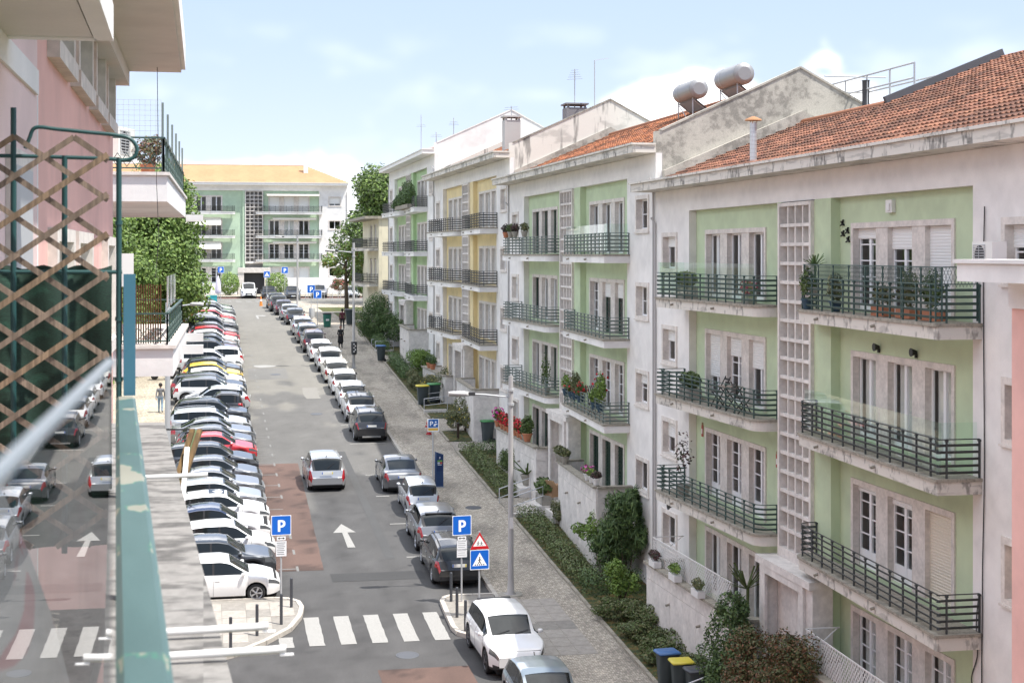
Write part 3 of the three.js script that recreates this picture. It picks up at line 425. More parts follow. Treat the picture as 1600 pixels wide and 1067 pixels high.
function apartmentBlock(name, label, pos, turn, o) {
  const B = thing(name, label, 'building', pos, turn), f = (k) => -(3 - k) * FH, base = o.base;                // base: local y of the ground under the block
  const wm = o.white || M.white, gm = o.tint, z1 = -0.25, gx0 = o.gx || 12.2, gx1 = gx0 + 2.4;
  const rx0 = 3.87, rx1 = 23.2, winA = [0.82, 2.58], winB = [24.42, 26.18], holes = [[rx0, rx1, f(0), 2.85]];
  for (let k = 0; k < 4; k++) for (const w of [winA, winB]) holes.push([w[0], w[1], f(k) + 0.82, f(k) + 2.16]);
  mesh('wall', holed(rectPts(0, LEN, base, 3.59), holes, z1, 0), wm, B);
  // recessed tinted walls either side of the stair screen
  const dg = [[4.85, 10.4], [16.45, 21.95]], rec = [[rx0 - 0.15, gx0 + 0.05], [gx1 - 0.05, rx1 + 0.15]];
  rec.forEach(([a, c], i) => { const hs = []; for (let k = 0; k < 4; k++) hs.push([dg[i][0] + 0.02, dg[i][1] - 0.02, f(k) + 0.05, f(k) + 2.18]); mesh('recessed_wall', holed(rectPts(a, c, f(0) - 0.2, 3.0), hs, z1 - 0.22, z1 - 0.004), gm, B); });
  mesh('pilaster', new G().box(gx0 - 0.3, gx0, f(0), 2.85, z1 - 0.003, -0.004), gm, B);
  mesh('pilaster', new G().box(gx1, 15.7, f(0), 2.85, z1 - 0.003, -0.004), gm, B);
  for (let i = 0; i < 2; i++) for (let k = 0; k < 4; k++) frenchWindow(B, dg[i][0], dg[i][1], f(k) + 0.05, f(k) + 2.2, z1, { doors: (q) => o.doors(i, k, q) });
  for (let k = 0; k < 4; k++) { smallWindow(B, winA[0], winA[1], f(k) + 0.82, f(k) + 2.16, 0, o.small(0, k)); smallWindow(B, winB[0], winB[1], f(k) + 0.82, f(k) + 2.16, 0, o.small(1, k)); }
  // stair screen of concrete cells
  { const y0 = f(1) - 0.55, y1 = 2.82, fr = new G(); fr.box(gx0, gx0 + 0.13, y0, y1, z1, 0.1); fr.box(gx1 - 0.13, gx1, y0, y1, z1, 0.1); fr.box(gx0 + 0.13, gx1 - 0.13, y1 - 0.1, y1, z1, 0.098); fr.box(gx0 + 0.13, gx1 - 0.13, y0, y0 + 0.3, z1, 0.098);
    const s = mesh('stair_screen', fr, M.stoneWhite, B); mesh('stair_backing', new G().box(gx0 + 0.01, gx1 - 0.01, f(0), y1, z1 - 0.25, z1 - 0.2), o.backMat || M.white, s);
    const nr = Math.round((y1 - y0 - 0.4) / 0.515), hb = new G().box(gx0 + 0.13, gx1 - 0.13, -0.045, 0.045, z1, 0.07).geo(), ww = (gx1 - gx0 - 0.26) / 4;
    for (let r = 1; r < nr; r++) { const m = mesh('cross_bar', hb, M.stoneWhite, s); m.position.y = y0 + 0.3 + (y1 - 0.1 - y0 - 0.3) * r / nr; }
    for (let q = 1; q < 4; q++) mesh('upright_bar', new G().box(gx0 + 0.13 + ww * q - 0.04, gx0 + 0.13 + ww * q + 0.04, y0 + 0.3, y1 - 0.1, z1 + 0.004, 0.055), M.stoneWhite, s); }
  for (let k = 1; k < 4; k++) {
    if (!(o.skip && o.skip(0, k))) balcony(B, 3.4, 12.05, 1.0, 0.68, f(k), false, { rail: o.rail(0, k), slabMat: o.slabMat || M.stain, lipMat: o.lipMat || M.lichen, ...(o.extra ? o.extra(0, k) : {}) });
    if (!(o.skip && o.skip(1, k))) balcony(B, 14.75, 23.6, 0.62, 1.0, f(k), true, { rail: o.rail(1, k), slabMat: o.slabMat || M.stain, lipMat: o.lipMat || M.lichen, ...(o.extra ? o.extra(1, k) : {}) });
  }
  // cornice, shell, floors
  mesh('cornice', new G().plate([[-0.25, 0.01], [-0.25, 0.85], [LEN + (o.cx ?? 0.05), 0.85], [LEN + (o.cx ?? 0.05), 0.01]], 3.592, 3.86).plate([[-0.3, 0.02], [-0.3, 0.92], [LEN + (o.cx ?? 0.05) + 0.05, 0.92], [LEN + (o.cx ?? 0.05) + 0.05, 0.02]], 3.862, 3.93), o.cornice || M.stain, B);
  const dep = 11, rz = -5.4, ry = o.ridge ?? 6.25;
  if (o.roof === 'hip') {
    mesh('side_wall', new G().box(0, 0.25, base, 3.58, -dep, z1 - 0.23), wm, B); mesh('side_wall', new G().box(LEN - 0.25, LEN, base, 3.58, -dep, z1 - 0.23), wm, B);
    const r = mesh('roof', new G().plate([[0.0, 0.0], [LEN, 0.0], [LEN, -dep], [0, -dep]], 3.60, 3.9), M.concrete, B), g = new G();
    const yE = 3.95, yR = 6.6, a = [-12, yE, 0.5], b = [LEN + 0.2, yE, 0.5], c = [LEN - 5.5, yR, -5.5], d = [-12, yR, -5.5], e = [LEN + 0.2, yE, -11.5], f2 = [-12, yE, -11.5];
    for (let q = 0; q < 16; q++) { const t0 = q / 16, t1 = (q + 1) / 16, mix = (A, Bq, t) => A.map((v, i) => lerp(v, Bq[i], t)), up = (p, h) => [p[0], p[1] + h, p[2]]; g.quad(up(mix(a, d, t0), 0.06), up(mix(b, c, t0), 0.06), mix(b, c, t1), mix(a, d, t1)); g.quad(mix(a, d, t0), mix(b, c, t0), up(mix(b, c, t0), 0.06), up(mix(a, d, t0), 0.06)); g.quad(up(mix(b, c, t0), 0.06), up(mix(e, c, t0), 0.06), mix(e, c, t1), mix(b, c, t1)); g.quad(mix(e, c, t0), mix(f2, d, t0), mix(f2, d, t1), mix(e, c, t1)); }
    mesh('roof_tiles', g, M.tileFar, r); mesh('ridge_cap', new G().box(-12, LEN - 5.2, yR - 0.05, yR + 0.35, -5.8, -5.2), M.whiteNew, r);
  } else {
    const prof = [[-0.0, base], [-dep, base], [-dep, 3.7], [rz, ry + 0.42], [-0.0, 3.58 + 0.35]];
    const side = (x, mt) => { const sgeo = new THREE.ExtrudeGeometry(new THREE.Shape([[0.24, base], [dep, base], [dep, 3.75], [-rz, ry + 0.45], [0.24, 4.36]].map((p) => new THREE.Vector2(...p))), { depth: 0.28, bevelEnabled: false }); sgeo.rotateY(Math.PI / 2); sgeo.translate(x, 0, 0); return mesh('gable_wall', sgeo, mt, B); };
    mesh('gable_end', new G().box(LEN - 0.28, LEN - 0.002, 3.592, 4.355, -0.238, 0.008), o.gable || M.gable, B); side(0.0, o.gable || M.gable); side(LEN - 0.28, o.gable || M.gable);
    mesh('gable_coping', new G().bar([LEN - 0.14, 4.39, -0.2], [LEN - 0.14, ry + 0.48, rz], 0.36, 0.07).bar([LEN - 0.14, ry + 0.48, rz], [LEN - 0.14, 3.78, -dep], 0.36, 0.07), o.coping || M.concrete, B);
    const r = mesh('roof', new G().quad([0.28, 3.80, 0], [LEN - 0.28, 3.80, 0], [LEN - 0.28, ry - 0.1, rz], [0.28, ry - 0.1, rz]).quad([LEN - 0.28, 3.5, -dep], [0.28, 3.5, -dep], [0.28, ry - 0.1, rz], [LEN - 0.28, ry - 0.1, rz]), M.concrete, B);
    o.tiles ? o.tiles(r) : tiledSlope(r, 0.3, LEN - 0.3, 0.1, 3.93, rz, ry, false, { mat: o.tileMat || M.tileB, tw: 0.30, tl: 0.42 });
    mesh('ridge_tiles', new G().tube([[0.3, ry + 0.0, rz], [o.tiles ? 7.3 : LEN - 0.3, ry + 0.0, rz]], 0.14, 8), M.ridgeT, r);
  }
  mesh('rear_wall', new G().box(0.29, LEN - 0.29, base, 3.57, -dep, -dep + 0.25), wm, B);
  for (let k = 0; k < 4; k++) mesh('floor_slab', new G().box(0.29, LEN - 0.29, f(k) - 0.28, f(k) + 0.02, -dep + 0.26, z1 - 0.23), M.inner, B);
  mesh('party_wall', new G().box(0.3, LEN - 0.3, base, 3.55, -4.6, -4.45), M.inner, B); for (const x of [3.2, 12.1, 14.7, 23.6]) mesh('party_wall', new G().box(x, x + 0.12, base, 3.5, -4.4, z1 - 0.24), M.inner, B);
  // raised ground floor terraces and the porch
  if (o.terrace) {
    const t0 = f(0), tw = 1.3;
    for (const [a, c, hgt, d0, d1] of [[3.3, 11.85, o.terrace[0], 1.25, 1.05], [16.3, 23.9, o.terrace[1], 1.05, 1.35]]) {
      const pts = [[a, 0.003], [a, d0], [c, d1], [c, 0.003]], T = mesh('terrace', new G().plate(pts, base, t0 + 0.0), M.stoneWhite, B), wl = 0.16;
      const nb = 6, courses = [[base + 0.02, lerp(base, t0, 0.42)], [lerp(base, t0, 0.42) + 0.012, t0 + hgt * 0.35], [t0 + hgt * 0.35 + 0.012, t0 + hgt]];
      for (const [p, q] of [[0, 1], [1, 2], [2, 3]]) { const A = pts[p], E = pts[q], l = Math.hypot(E[0] - A[0], E[1] - A[1]), n = Math.max(1, Math.round(l / 1.3)), nx = -(E[1] - A[1]) / l, nz = (E[0] - A[0]) / l; const off = nz >= 0 || Math.abs(nx) > 0.9 ? 1 : -1;
        for (const [ya, yb] of courses) for (let i = 0; i < n; i++) { const P = (t) => [lerp(A[0], E[0], t) + nx * 0.012, lerp(A[1], E[1], t) + nz * 0.012]; const u = P((i + 0.006) / n), v = P((i + 0.994) / n); mesh('stone_panel', new G().bar([u[0], (ya + yb) / 2, u[1]], [v[0], (ya + yb) / 2, v[1]], wl * 0.3, yb - ya), M.stoneWhite, T); }
        mesh('coping', new G().bar([A[0], t0 + hgt + 0.04, A[1]], [E[0], t0 + hgt + 0.04, E[1]], 0.3, 0.08), M.lichen, T); mesh('parapet', new G().bar([A[0] - nx * 0.09, t0 + hgt / 2, A[1] - nz * 0.09], [E[0] - nx * 0.09, t0 + hgt / 2, E[1] - nz * 0.09], 0.14, hgt - 0.01), M.stoneWhite, T); }
      for (const t of [0.28, 0.62]) mesh('spout', new G().tube([[lerp(a, c, t), t0 - 0.1, lerp(d0, d1, t)], [lerp(a, c, t), t0 - 0.14, lerp(d0, d1, t) + 0.16]], 0.04, 8), M.lichen, T);
    }
    // porch with a stone portal
    const pf = base + (o.porch ?? 0.75), py = t0 + 2.45, P = mesh('porch', new G().box(12.0, 12.5, base, py, 0.002, 0.55).box(15.2, 15.85, base, py, 0.002, 0.55).box(11.95, 15.9, py + 0.001, py + 0.2, 0.002, 0.66).box(12.502, 15.198, base, pf, 0.002, 0.54).box(11.9, 16.2, base, pf - 0.001, 0.56, 1.3), M.stoneWhite, B);
    mesh('portal_frame', new G().box(12.3, 12.62, pf, py - 0.2, 0.552, 0.63).box(15.08, 15.4, pf, py - 0.2, 0.552, 0.63).box(12.3, 15.4, py - 0.2, py - 0.001, 0.552, 0.64), M.stoneWhite, P);
    mesh('portal_panel', new G().box(12.51, 15.19, pf + 2.15, py - 0.01, 0.1, 0.22).box(12.51, 13.2, pf, pf + 2.14, 0.1, 0.22).box(14.45, 15.19, pf, pf + 2.14, 0.1, 0.22), M.stoneWhite, P);
    mesh('entrance_door', new G().box(13.21, 14.44, pf + 0.01, pf + 2.13, 0.12, 0.17), M.dark, P);
    const S = mesh('steps', new G(), M.stoneGrey, B); S.geometry = (() => { const g = new G(), n = 4, drop = pf - (o.walk ?? base); for (let i = 0; i < n; i++) g.box(12.0, 14.4, base - 0.3, pf - drop * (i + 1) / (n + 1), 1.32 + i * 0.34, 1.32 + (i + 1) * 0.34 - 0.002); return g.geo(); })();
    for (const x of [11.85, 14.5]) { const g = new G(), y0 = pf + 0.9, y1 = (o.walk ?? base) + 0.9; g.tube([[x, pf - 0.1, 1.35], [x, y0, 1.35], [x, y1, 2.75], [x, y1 - 1.0, 2.75]], 0.025, 8); g.tube([[x, y0 - 0.4, 1.35], [x, y1 - 0.4, 2.75]], 0.02, 8); mesh('handrail', g, M.steel, S); }
    for (const x of [11.55, 14.6]) mesh('step_cheek', new G().box(x, x + 0.25, base - 0.3, (o.walk ?? base) + 0.28, 1.44, 2.8), M.stoneWhite, S);
  }
  for (const x of [0.12, LEN - 0.1]) mesh('downpipe', new G().tube([[x, 2.7, 0.2], [x, 2.5, 0.06], [x, base, 0.06]], 0.04, 8), M.lampWhite, B);
  return B;
}

// ================================================================= the row of blocks on the right
const RX = 15.65, T = -Math.PI / 2;
const rdoor = (i, k, q, s) => { const h = hash3(i * 3 + q, k, s), h2 = hash3(i * 3 + q, k, s + 50); return { shut: h < 0.3 ? 0 : h < 0.6 ? 0.15 : h < 0.85 ? 0.4 : 1, curtain: h2 > 0.45, bars: h2 > 0.7 }; };
const rsmall = (i, k, s) => ({ shut: hash3(i, k, s) > 0.5 ? 0.35 : 0, bars: hash3(i, k, s + 3) > 0.5, curtain: hash3(i, k, s + 7) > 0.6 });
const blk1 = apartmentBlock('apartment_block', 'pale green apartment block with brown tiled roof and white lattice on its ground floor terrace', [RX, YC - 1.44, -53.2], T, {
  base: -12.6, walk: -11.35, porch: 1.7, tint: M.green, white: M.white, rail: (i, k) => (i === 0 || k === 3 ? M.railGreen : M.railDark), terrace: [0.75, 0.75], ridge: 6.1,
  doors: (i, k, q) => (i === 0 ? [{ bars: false, curtain: q !== 1 }, { bars: true, panel: true }, { shut: [0.68, 0.3, 0.42][q], bars: q === 1 }, { curtain: q === 0 }] : [{ bars: true, curtain: true }, { shut: [0.08, 0.1, 1][q], bars: true, panel: true, tan: q === 2 }, { curtain: true }, { shut: [0.13, 0.26, 1][q], bars: q < 2 }])[i === 0 ? [0, 1, 2, 3][k] : k],
  small: (i, k) => (i === 0 ? [{}, { shut: 0.5 }, { shut: 0.38 }, { shut: 0.32 }] : [{}, { shut: 0.75, tan: true }, {}, { shut: 0.42, bars: true }])[k],
  extra: (i, k) => ({ glass: (i === 0 && k === 3) || (i === 1 && k === 2), wire: i === 1 && k === 3 }), cx: 0.0,
  tiles: (r) => { tiledSlope(r, 0.3, 7.4, 0.1, 3.93, -5.4, 6.1, false, { mat: M.tile }); tiledSlope(r, 7.4, LEN - 0.3, 0.1, 3.93, -9.2, 7.63, true, { mat: M.tile, from: 23.5 }); mesh('roof_flashing', new G().bar([7.35, 6.2, -5.3], [7.35, 7.8, -9.3], 0.16, 0.3), M.lead, r); mesh('roof', new G().quad([7.4, 3.7, -0.2], [LEN, 3.7, -0.2], [LEN, 7.5, -9.2], [7.4, 7.5, -9.2]).quad([7.4, 3.5, -9.25], [7.4, 5.5, -4.0], [7.4, 7.55, -9.2], [7.4, 7.5, -9.25]), M.lead, r); },
});
const blk2 = apartmentBlock('apartment_block', 'light green apartment block with bright orange roof and red geraniums on its terrace', [RX, YC - 0.04, -80.2], T, {
  base: -12.6, walk: -11.3, porch: 1.75, tint: M.green, white: M.white, rail: () => M.railGrey, terrace: [0.85, 0.85], slabMat: M.white, tileMat: M.tileB,
  doors: (i, k, q) => (i === 1 && k === 0 ? { dark: true, grille: true } : i === 0 ? { dark: hash3(k, q, 4) > 0.6, curtain: q > 0, bars: k === 3 } : { bars: k < 3, curtain: q === 2, dark: k === 2 && q > 0, shut: k === 2 && q > 0 ? 0.3 : 0 }),
  small: (i, k) => rsmall(i, k, 21), extra: (i, k) => ({ glass: i === 1 && k === 3 }), coping: M.gable,
});
const blk3 = apartmentBlock('apartment_block', 'pale yellow apartment block with streaked grey gable between two green ones', [RX, YC + 1.40, -107.0], T, {
  base: -12.4, walk: -10.95, porch: 1.6, tint: M.yellow, white: M.white, rail: () => M.railDark, terrace: [0.55, 0.75], slabMat: M.white, gable: M.stainWall, tileMat: M.tileB,
  doors: (i, k, q) => ({ ...rdoor(i, k, q, 33), shut: 0, curtain: true }), small: (i, k) => rsmall(i, k, 31), coping: M.concrete,
});
const blk4 = apartmentBlock('apartment_block', 'freshly painted white and green apartment block with plain white gable and ivy balcony', [RX, YC + 3.29, -134.0], T, {
  base: -12.3, walk: -10.9, porch: 1.4, tint: M.green2, white: M.whiteNew, rail: () => M.railDark, terrace: [0.6, 0.8], slabMat: M.whiteNew, lipMat: M.whiteNew, gable: M.whiteNew, cornice: M.whiteNew, coping: M.whiteNew, tileMat: M.tileB,
  doors: (i, k, q) => ({ ...rdoor(i, k, q, 43), shut: 0 }), small: (i, k) => rsmall(i, k, 41),
});
const farBlk = apartmentBlock('apartment_block', 'green and white apartment block with orange hipped roof closing off the street', [-7.9, YC + 5.54, -212], 0, {
  base: -11.3, tint: M.greenFar, white: M.whiteNew, rail: () => M.railDark, slabMat: M.whiteNew, lipMat: M.whiteNew, cornice: M.whiteNew, roof: 'hip', gx: 13.35, backMat: M.inner,
  doors: (i, k, q) => (i === 1 ? [{ shut: 1 }, { bars: true }, { curtain: q === 1 }, { shut: 1 }][k] : { curtain: q === 0, bars: k === 0 }), small: (i, k) => ({ shut: k === 1 || k === 3 ? 0.8 : 0 }),
});
{ // its porch and awnings
  const f = (k) => -(3 - k) * FH, B = farBlk;
  mesh('porch', new G().box(12.4, 13.2, -11.2, f(0) + 1.4, 0.002, 0.9).box(15.9, 16.7, -11.2, f(0) + 1.4, 0.002, 0.9).box(12.4, 16.7, f(0) + 1.41, f(0) + 2.1, 0.002, 1.0), M.stone, B);
  mesh('entrance_door', new G().box(13.22, 15.88, -11.2, f(0) + 1.4, 0.05, 0.12), M.dark, B);
  mesh('base_wall', new G().box(3.3, 12.3, -11.2, f(0) - 0.02, 0.002, 1.1).box(16.9, 27.1, -11.2, f(0) - 0.02, 0.002, 1.1).box(16.9, 27.1, f(0), f(0) + 0.75, 0.95, 1.1), M.whiteNew, B);
  const awn = (x0, x1, k, drop, out) => { const y = f(k) + 2.45; mesh('awning', new G().bar([x0, y, -0.1], [x0, y - drop, out], 0.02, 0.02).quad([x0, y, -0.15], [x1, y, -0.15], [x1, y - drop, out], [x0, y - drop, out]).quad([x0, y - drop, out], [x1, y - drop, out], [x1, y - drop - 0.2, out], [x0, y - drop - 0.2, out]).quad([x0, y - 0.02, -0.15], [x0, y - drop, out], [x1, y - drop, out], [x1, y - 0.02, -0.15]), std(C(0.80, 0.76, 0.68), { side: THREE.DoubleSide }), B); };
  awn(3.6, 10.2, 2, 0.9, 1.15); awn(3.6, 10.2, 1, 0.9, 1.15); awn(16.2, 23.2, 3, 0.12, 0.9); awn(17, 22.8, 2, 0.12, 0.5); awn(17, 22.8, 1, 0.12, 0.5);
  mesh('chimney', new G().box(21.3, 21.9, 3.9, 7.2, -3.2, -2.7), M.whiteNew, B);
}
{ // lower cream house beyond the row, flat roofed
  const B = thing('cream_house', 'low cream house with flat roof and dark railed balconies beyond the white gable', 'building', [15.2, YC + 0.55, -152], T);
  mesh('wall', holed(rectPts(0, 14.2, -7.5, 2.5), [[6.5, 8.6, 0.1, 2.1], [10, 12, 0.1, 2.1], [6.5, 8.6, -3.0, -1], [10, 12, -3.0, -1]], -0.25, 0), M.cream, B);
  mesh('roof_slab', new G().plate([[-0.3, -9], [-0.3, 1.3], [14.4, 1.3], [14.4, -9]], 2.5, 2.75), M.lichen, B); mesh('side_wall', new G().box(0, 0.25, -7.5, 2.49, -9, -0.26).box(13.9, 14.2, -7.5, 2.49, -9, -0.26).box(0.26, 13.9, -7.5, 2.49, -9, -8.8), M.cream, B);
  for (const k of [0, -1]) { frenchWindow(B, 6.5, 12, k * FH + 0.1, k * FH + 2.1, -0.1, { doors: () => ({ curtain: true }) }); balcony(B, 4.2, 13.6, 1.5, 1.5, k * FH, false, { rail: M.railDark, slabMat: M.stain, lipMat: M.lichen }); }
}
{ // next house down the row, at the right edge: pink, standing a metre forward
  const B = thing('pink_house', 'pink house end with white balcony slab at the foot of the row', 'building', [13.8, YC, -25.05], T);
  mesh('wall', new G().box(0, 9, -14, -0.485, -3, 0), M.pink, B);
  mesh('wall_band', new G().box(-0.012, 9, -0.95, -0.5, 0.001, 0.06), M.whiteNew, B);
  const b = mesh('balcony', new G().plate([[-0.1, 0.07], [-0.1, 0.98], [6, 0.98], [6, 0.07]], -0.48, -0.17), M.whiteNew, B); mesh('slab_edge', new G().plate([[-0.14, 0.06], [-0.14, 1.04], [6, 1.04], [6, 0.06]], -0.168, -0.1), M.whiteNew, b);
}

// ================================================================= our own side: pink house on the left
{
  const B = thing('pink_house', 'pink rendered house with stone framed windows and white overhanging slab above the balcony', 'building', [-1.1, YC, 0], 0);
  const g = new G(); const wx = 0;
  mesh('wall', holed(rectPts(10.7, 20, -14, 2.35).map(([a, b]) => [a, b]), [[11.85, 13.2, 1.55, 2.25], [13.85, 15.35, 1.55, 2.25], [16.05, 17.35, 1.55, 2.25], [17.95, 19.25, 1.55, 2.25], [11.85, 13.2, -1.0, 0.1], [13.85, 15.35, -1.0, 0.1], [17.95, 19.25, -1.0, 0.1]], -0.3, 0).rotateY(Math.PI / 2), M.pink, B);
  mesh('pale_wall', new G().box(-0.35, 0.03, -14, 1.4, -10.69, 3), M.pinkPale, B); mesh('end_wall', new G().box(-9, -0.31, -14, 2.3, -20, -19.8), M.pink, B);
  mesh('downpipe', new G().tube([[0.012, 1.1, -10.74], [0.012, -14, -10.74]], 0.02, 10), M.pvc, B);
  for (const [a, b, y0, y1] of [[11.7, 13.35, 1.43, 2.34], [13.7, 15.5, 1.43, 2.34], [15.9, 17.5, 1.43, 2.34], [17.8, 19.4, 1.43, 2.34], [11.7, 13.35, -1.1, 0.19], [13.7, 15.5, -1.1, 0.19], [17.8, 19.4, -1.1, 0.19]]) {
    const q = new G(), t = 0.16; q.box(-0.29, 0.07, y0, y1, -a - t, -a).box(-0.29, 0.07, y0, y1, -b, -b + t).box(-0.29, 0.09, y0 - 0.02, y0 + 0.12, -b - 0.03, -a + 0.03).box(-0.29, 0.069, y1 - 0.1, y1, -b + t, -a - t);
    const w = mesh('window', q, M.stone, B); mesh('roller_shutter', new G().box(-0.2, -0.16, y0 + 0.12, y1 - 0.1, -b + t, -a - t), M.shutter, w);
  }
  const w = mesh('window', new G().box(0.031, 0.06, -1.2, 0.6, -10.15, -9.0), M.stone, B); mesh('roller_shutter', new G().box(0.061, 0.075, -1.1, 0.5, -10.0, -9.15), M.galv, w);
  // slab of the balcony above, with its fascia, and the eave
  mesh('balcony_above', new G().plate([[0.02, -8.9], [0.5, -8.9], [0.62, 2], [0.02, 2]], 1.19, 1.3), M.whiteOld, B);
  mesh('fascia', new G().bar([0.56, 1.28, -8.97], [0.68, 1.28, 2], 0.1, 0.2).bar([0.02, 1.28, -8.95], [0.52, 1.28, -8.95], 0.1, 0.2), M.whiteNew, B);
  mesh('beam', new G().box(-0.05, 0.05, 1.03, 1.188, -10.6, 2), M.whiteNew, B);
  mesh('eave', new G().plate([[0.0, -20.02], [0.83, -20.02], [0.83, 2], [0.0, 2]], 2.26, 2.42), M.whiteOld, B); mesh('eave_trim', new G().box(0.78, 0.88, 2.30, 2.62, -20.06, 2), M.whiteNew, B); mesh('beam', new G().box(0.002, 0.2, 2.08, 2.258, -20.01, -10.7), M.whiteOld, B);
  mesh('roof_deck', new G().box(-9, 0.8, 2.425, 2.6, -19.99, 2), M.concrete, B); mesh('rear_mass', new G().box(-9, -0.36, -14, 2.42, -19.79, 3), M.inner, B);
  // hanging cable
  mesh('cable', new G().tube([[0.55, 2.27, -19.5], [0.56, 1.4, -19.5], [0.54, 0.9, -19.52], [0.57, 0.2, -19.5], [0.53, -0.3, -19.5]], 0.004, 5), M.dark, B);
}
const nextHouse = thing('pink_house', 'pink house with two white railed balconies one above the other next to the trees', 'building', [0, YC, 0], 0);
{
  const B = nextHouse; mesh('wall', new G().box(-9, -2.65, -14, 4.4, -44, -27.2), M.pink, B);
  const rail = (b, plan, y, h, mt, n1, fancy) => { const g = new G(), pts = plan.map(([x, d]) => [x, y, -d]); for (let i = 0; i < pts.length - 1; i++) { const A = pts[i], E = pts[i + 1], l = Math.hypot(E[0] - A[0], E[2] - A[2]); g.bar([A[0], y + h, A[2]], [E[0], y + h, E[2]], 0.05, 0.03); g.bar([A[0], y + 0.07, A[2]], [E[0], y + 0.07, E[2]], 0.03, 0.025); const n = Math.max(1, Math.round(l / 1.0)); for (let q = 0; q <= n; q++) g.bar([lerp(A[0], E[0], q / n), y, lerp(A[2], E[2], q / n)], [lerp(A[0], E[0], q / n), y + h, lerp(A[2], E[2], q / n)], 0.03, 0.03, [1, 0, 0]);
      if (fancy) { const m = Math.max(3, Math.round(l / 0.16)); for (let q = 0; q < m; q++) { const p = (t, v) => [lerp(A[0], E[0], t), y + h * v, lerp(A[2], E[2], t)]; g.bar(p(q / m, 0.15), p((q + 1) / m, 0.55), 0.01, 0.012); g.bar(p(q / m, 0.55), p((q + 1) / m, 0.15), 0.01, 0.012); } } } mesh('railing', g, mt, b); };
  const up = mesh('balcony', new G().plate([[-2.64, -28], [-0.62, -28], [-0.44, -40.4], [-2.64, -40.4]], 0.905, 1.36), M.whiteNew, B); mesh('slab_edge', new G().plate([[-2.64, -27.95], [-0.58, -27.95], [-0.40, -40.45], [-2.64, -40.45]], 1.362, 1.42), M.stoneWhite, up);
  rail(up, [[-1.78, 28.06], [-0.68, 28.06], [-0.5, 40.3], [-1.7, 40.3]], 1.42, 0.6, M.railGreen, 2, true);
  { const g = new G(); for (let i = 0; i <= 11; i++) g.bar([lerp(-1.74, -0.72, i / 11), 2.05, -28.08], [lerp(-1.74, -0.72, i / 11), 2.68, -28.08], 0.005, 0.005, [1, 0, 0]); for (let i = 0; i <= 7; i++) g.bar([-1.74, lerp(2.05, 2.68, i / 7), -28.08], [-0.72, lerp(2.05, 2.68, i / 7), -28.08], 0.005, 0.005); mesh('wire_mesh', g, M.galv, up); for (let i = 0; i < 6; i++) { const t = i / 5, X = lerp(-0.7, -0.52, t); mesh('fence_post', new G().bar([X, 1.42, -28.1 - t * 12], [X, 2.64, -28.1 - t * 12], 0.04, 0.04, [1, 0, 0]), M.railGrey, up); } for (let i = 0; i < 5; i++) { const t = (i + 0.1) / 5, t2 = (i + 0.9) / 5; mesh('glass_screen', new G().quad([lerp(-0.7, -0.52, t), 1.95, -28.1 - t * 12], [lerp(-0.7, -0.52, t2), 1.95, -28.1 - t2 * 12], [lerp(-0.7, -0.52, t2), 2.6, -28.1 - t2 * 12], [lerp(-0.7, -0.52, t), 2.6, -28.1 - t * 12]), M.screen, up); } }
  for (const d of [39.2, 40.1]) mesh('spout', new G().box(-0.42, 0.0, 0.80, 0.95, -d - 0.15, -d), M.pvc, up);
  const lo = mesh('balcony', new G().plate([[-2.64, -28], [-0.52, -28], [-0.38, -36.5], [-2.64, -36.5]], -2.14, -1.66), M.whiteNew, B); mesh('slab_edge', new G().plate([[-2.64, -27.95], [-0.47, -27.95], [-0.33, -36.55], [-2.64, -36.55]], -1.658, -1.6), M.stone, lo);
  rail(lo, [[-1.78, 28.06], [-0.62, 28.06], [-0.48, 36.4], [-1.7, 36.4]], -1.6, 0.55, M.railGreen, 2, true);
  { const g = new G(); for (let i = 0; i < 24; i++) { const x = lerp(-1.7, -0.74, i / 23); g.tube([[x, -1.58, -28.25], [x + 0.004 * (hash3(i, 2, 2) - 0.5), -0.56 + 0.03 * hash3(i, 1, 1), -28.25]], 0.013, 5); } mesh('bamboo_screen', g, std(C(0.40, 0.24, 0.11), { map: rep(woodT, 3) }), lo); }
  for (let i = 0; i < 3; i++) mesh('glass_screen', new G().box(-0.66 + i * 0.03, -0.64 + i * 0.03, -1.0, -0.42, -31 - i * 1.6, -29.5 - i * 1.6), phy(C(0.75, 0.78, 0.8), { roughness: 0.05, metalness: 0.9 }), lo);
  for (const d of [31.5, 36]) mesh('spout', new G().box(-0.42, 0.0 , -1.98, -1.8, -d - 0.12, -d), M.pvc, lo);
}
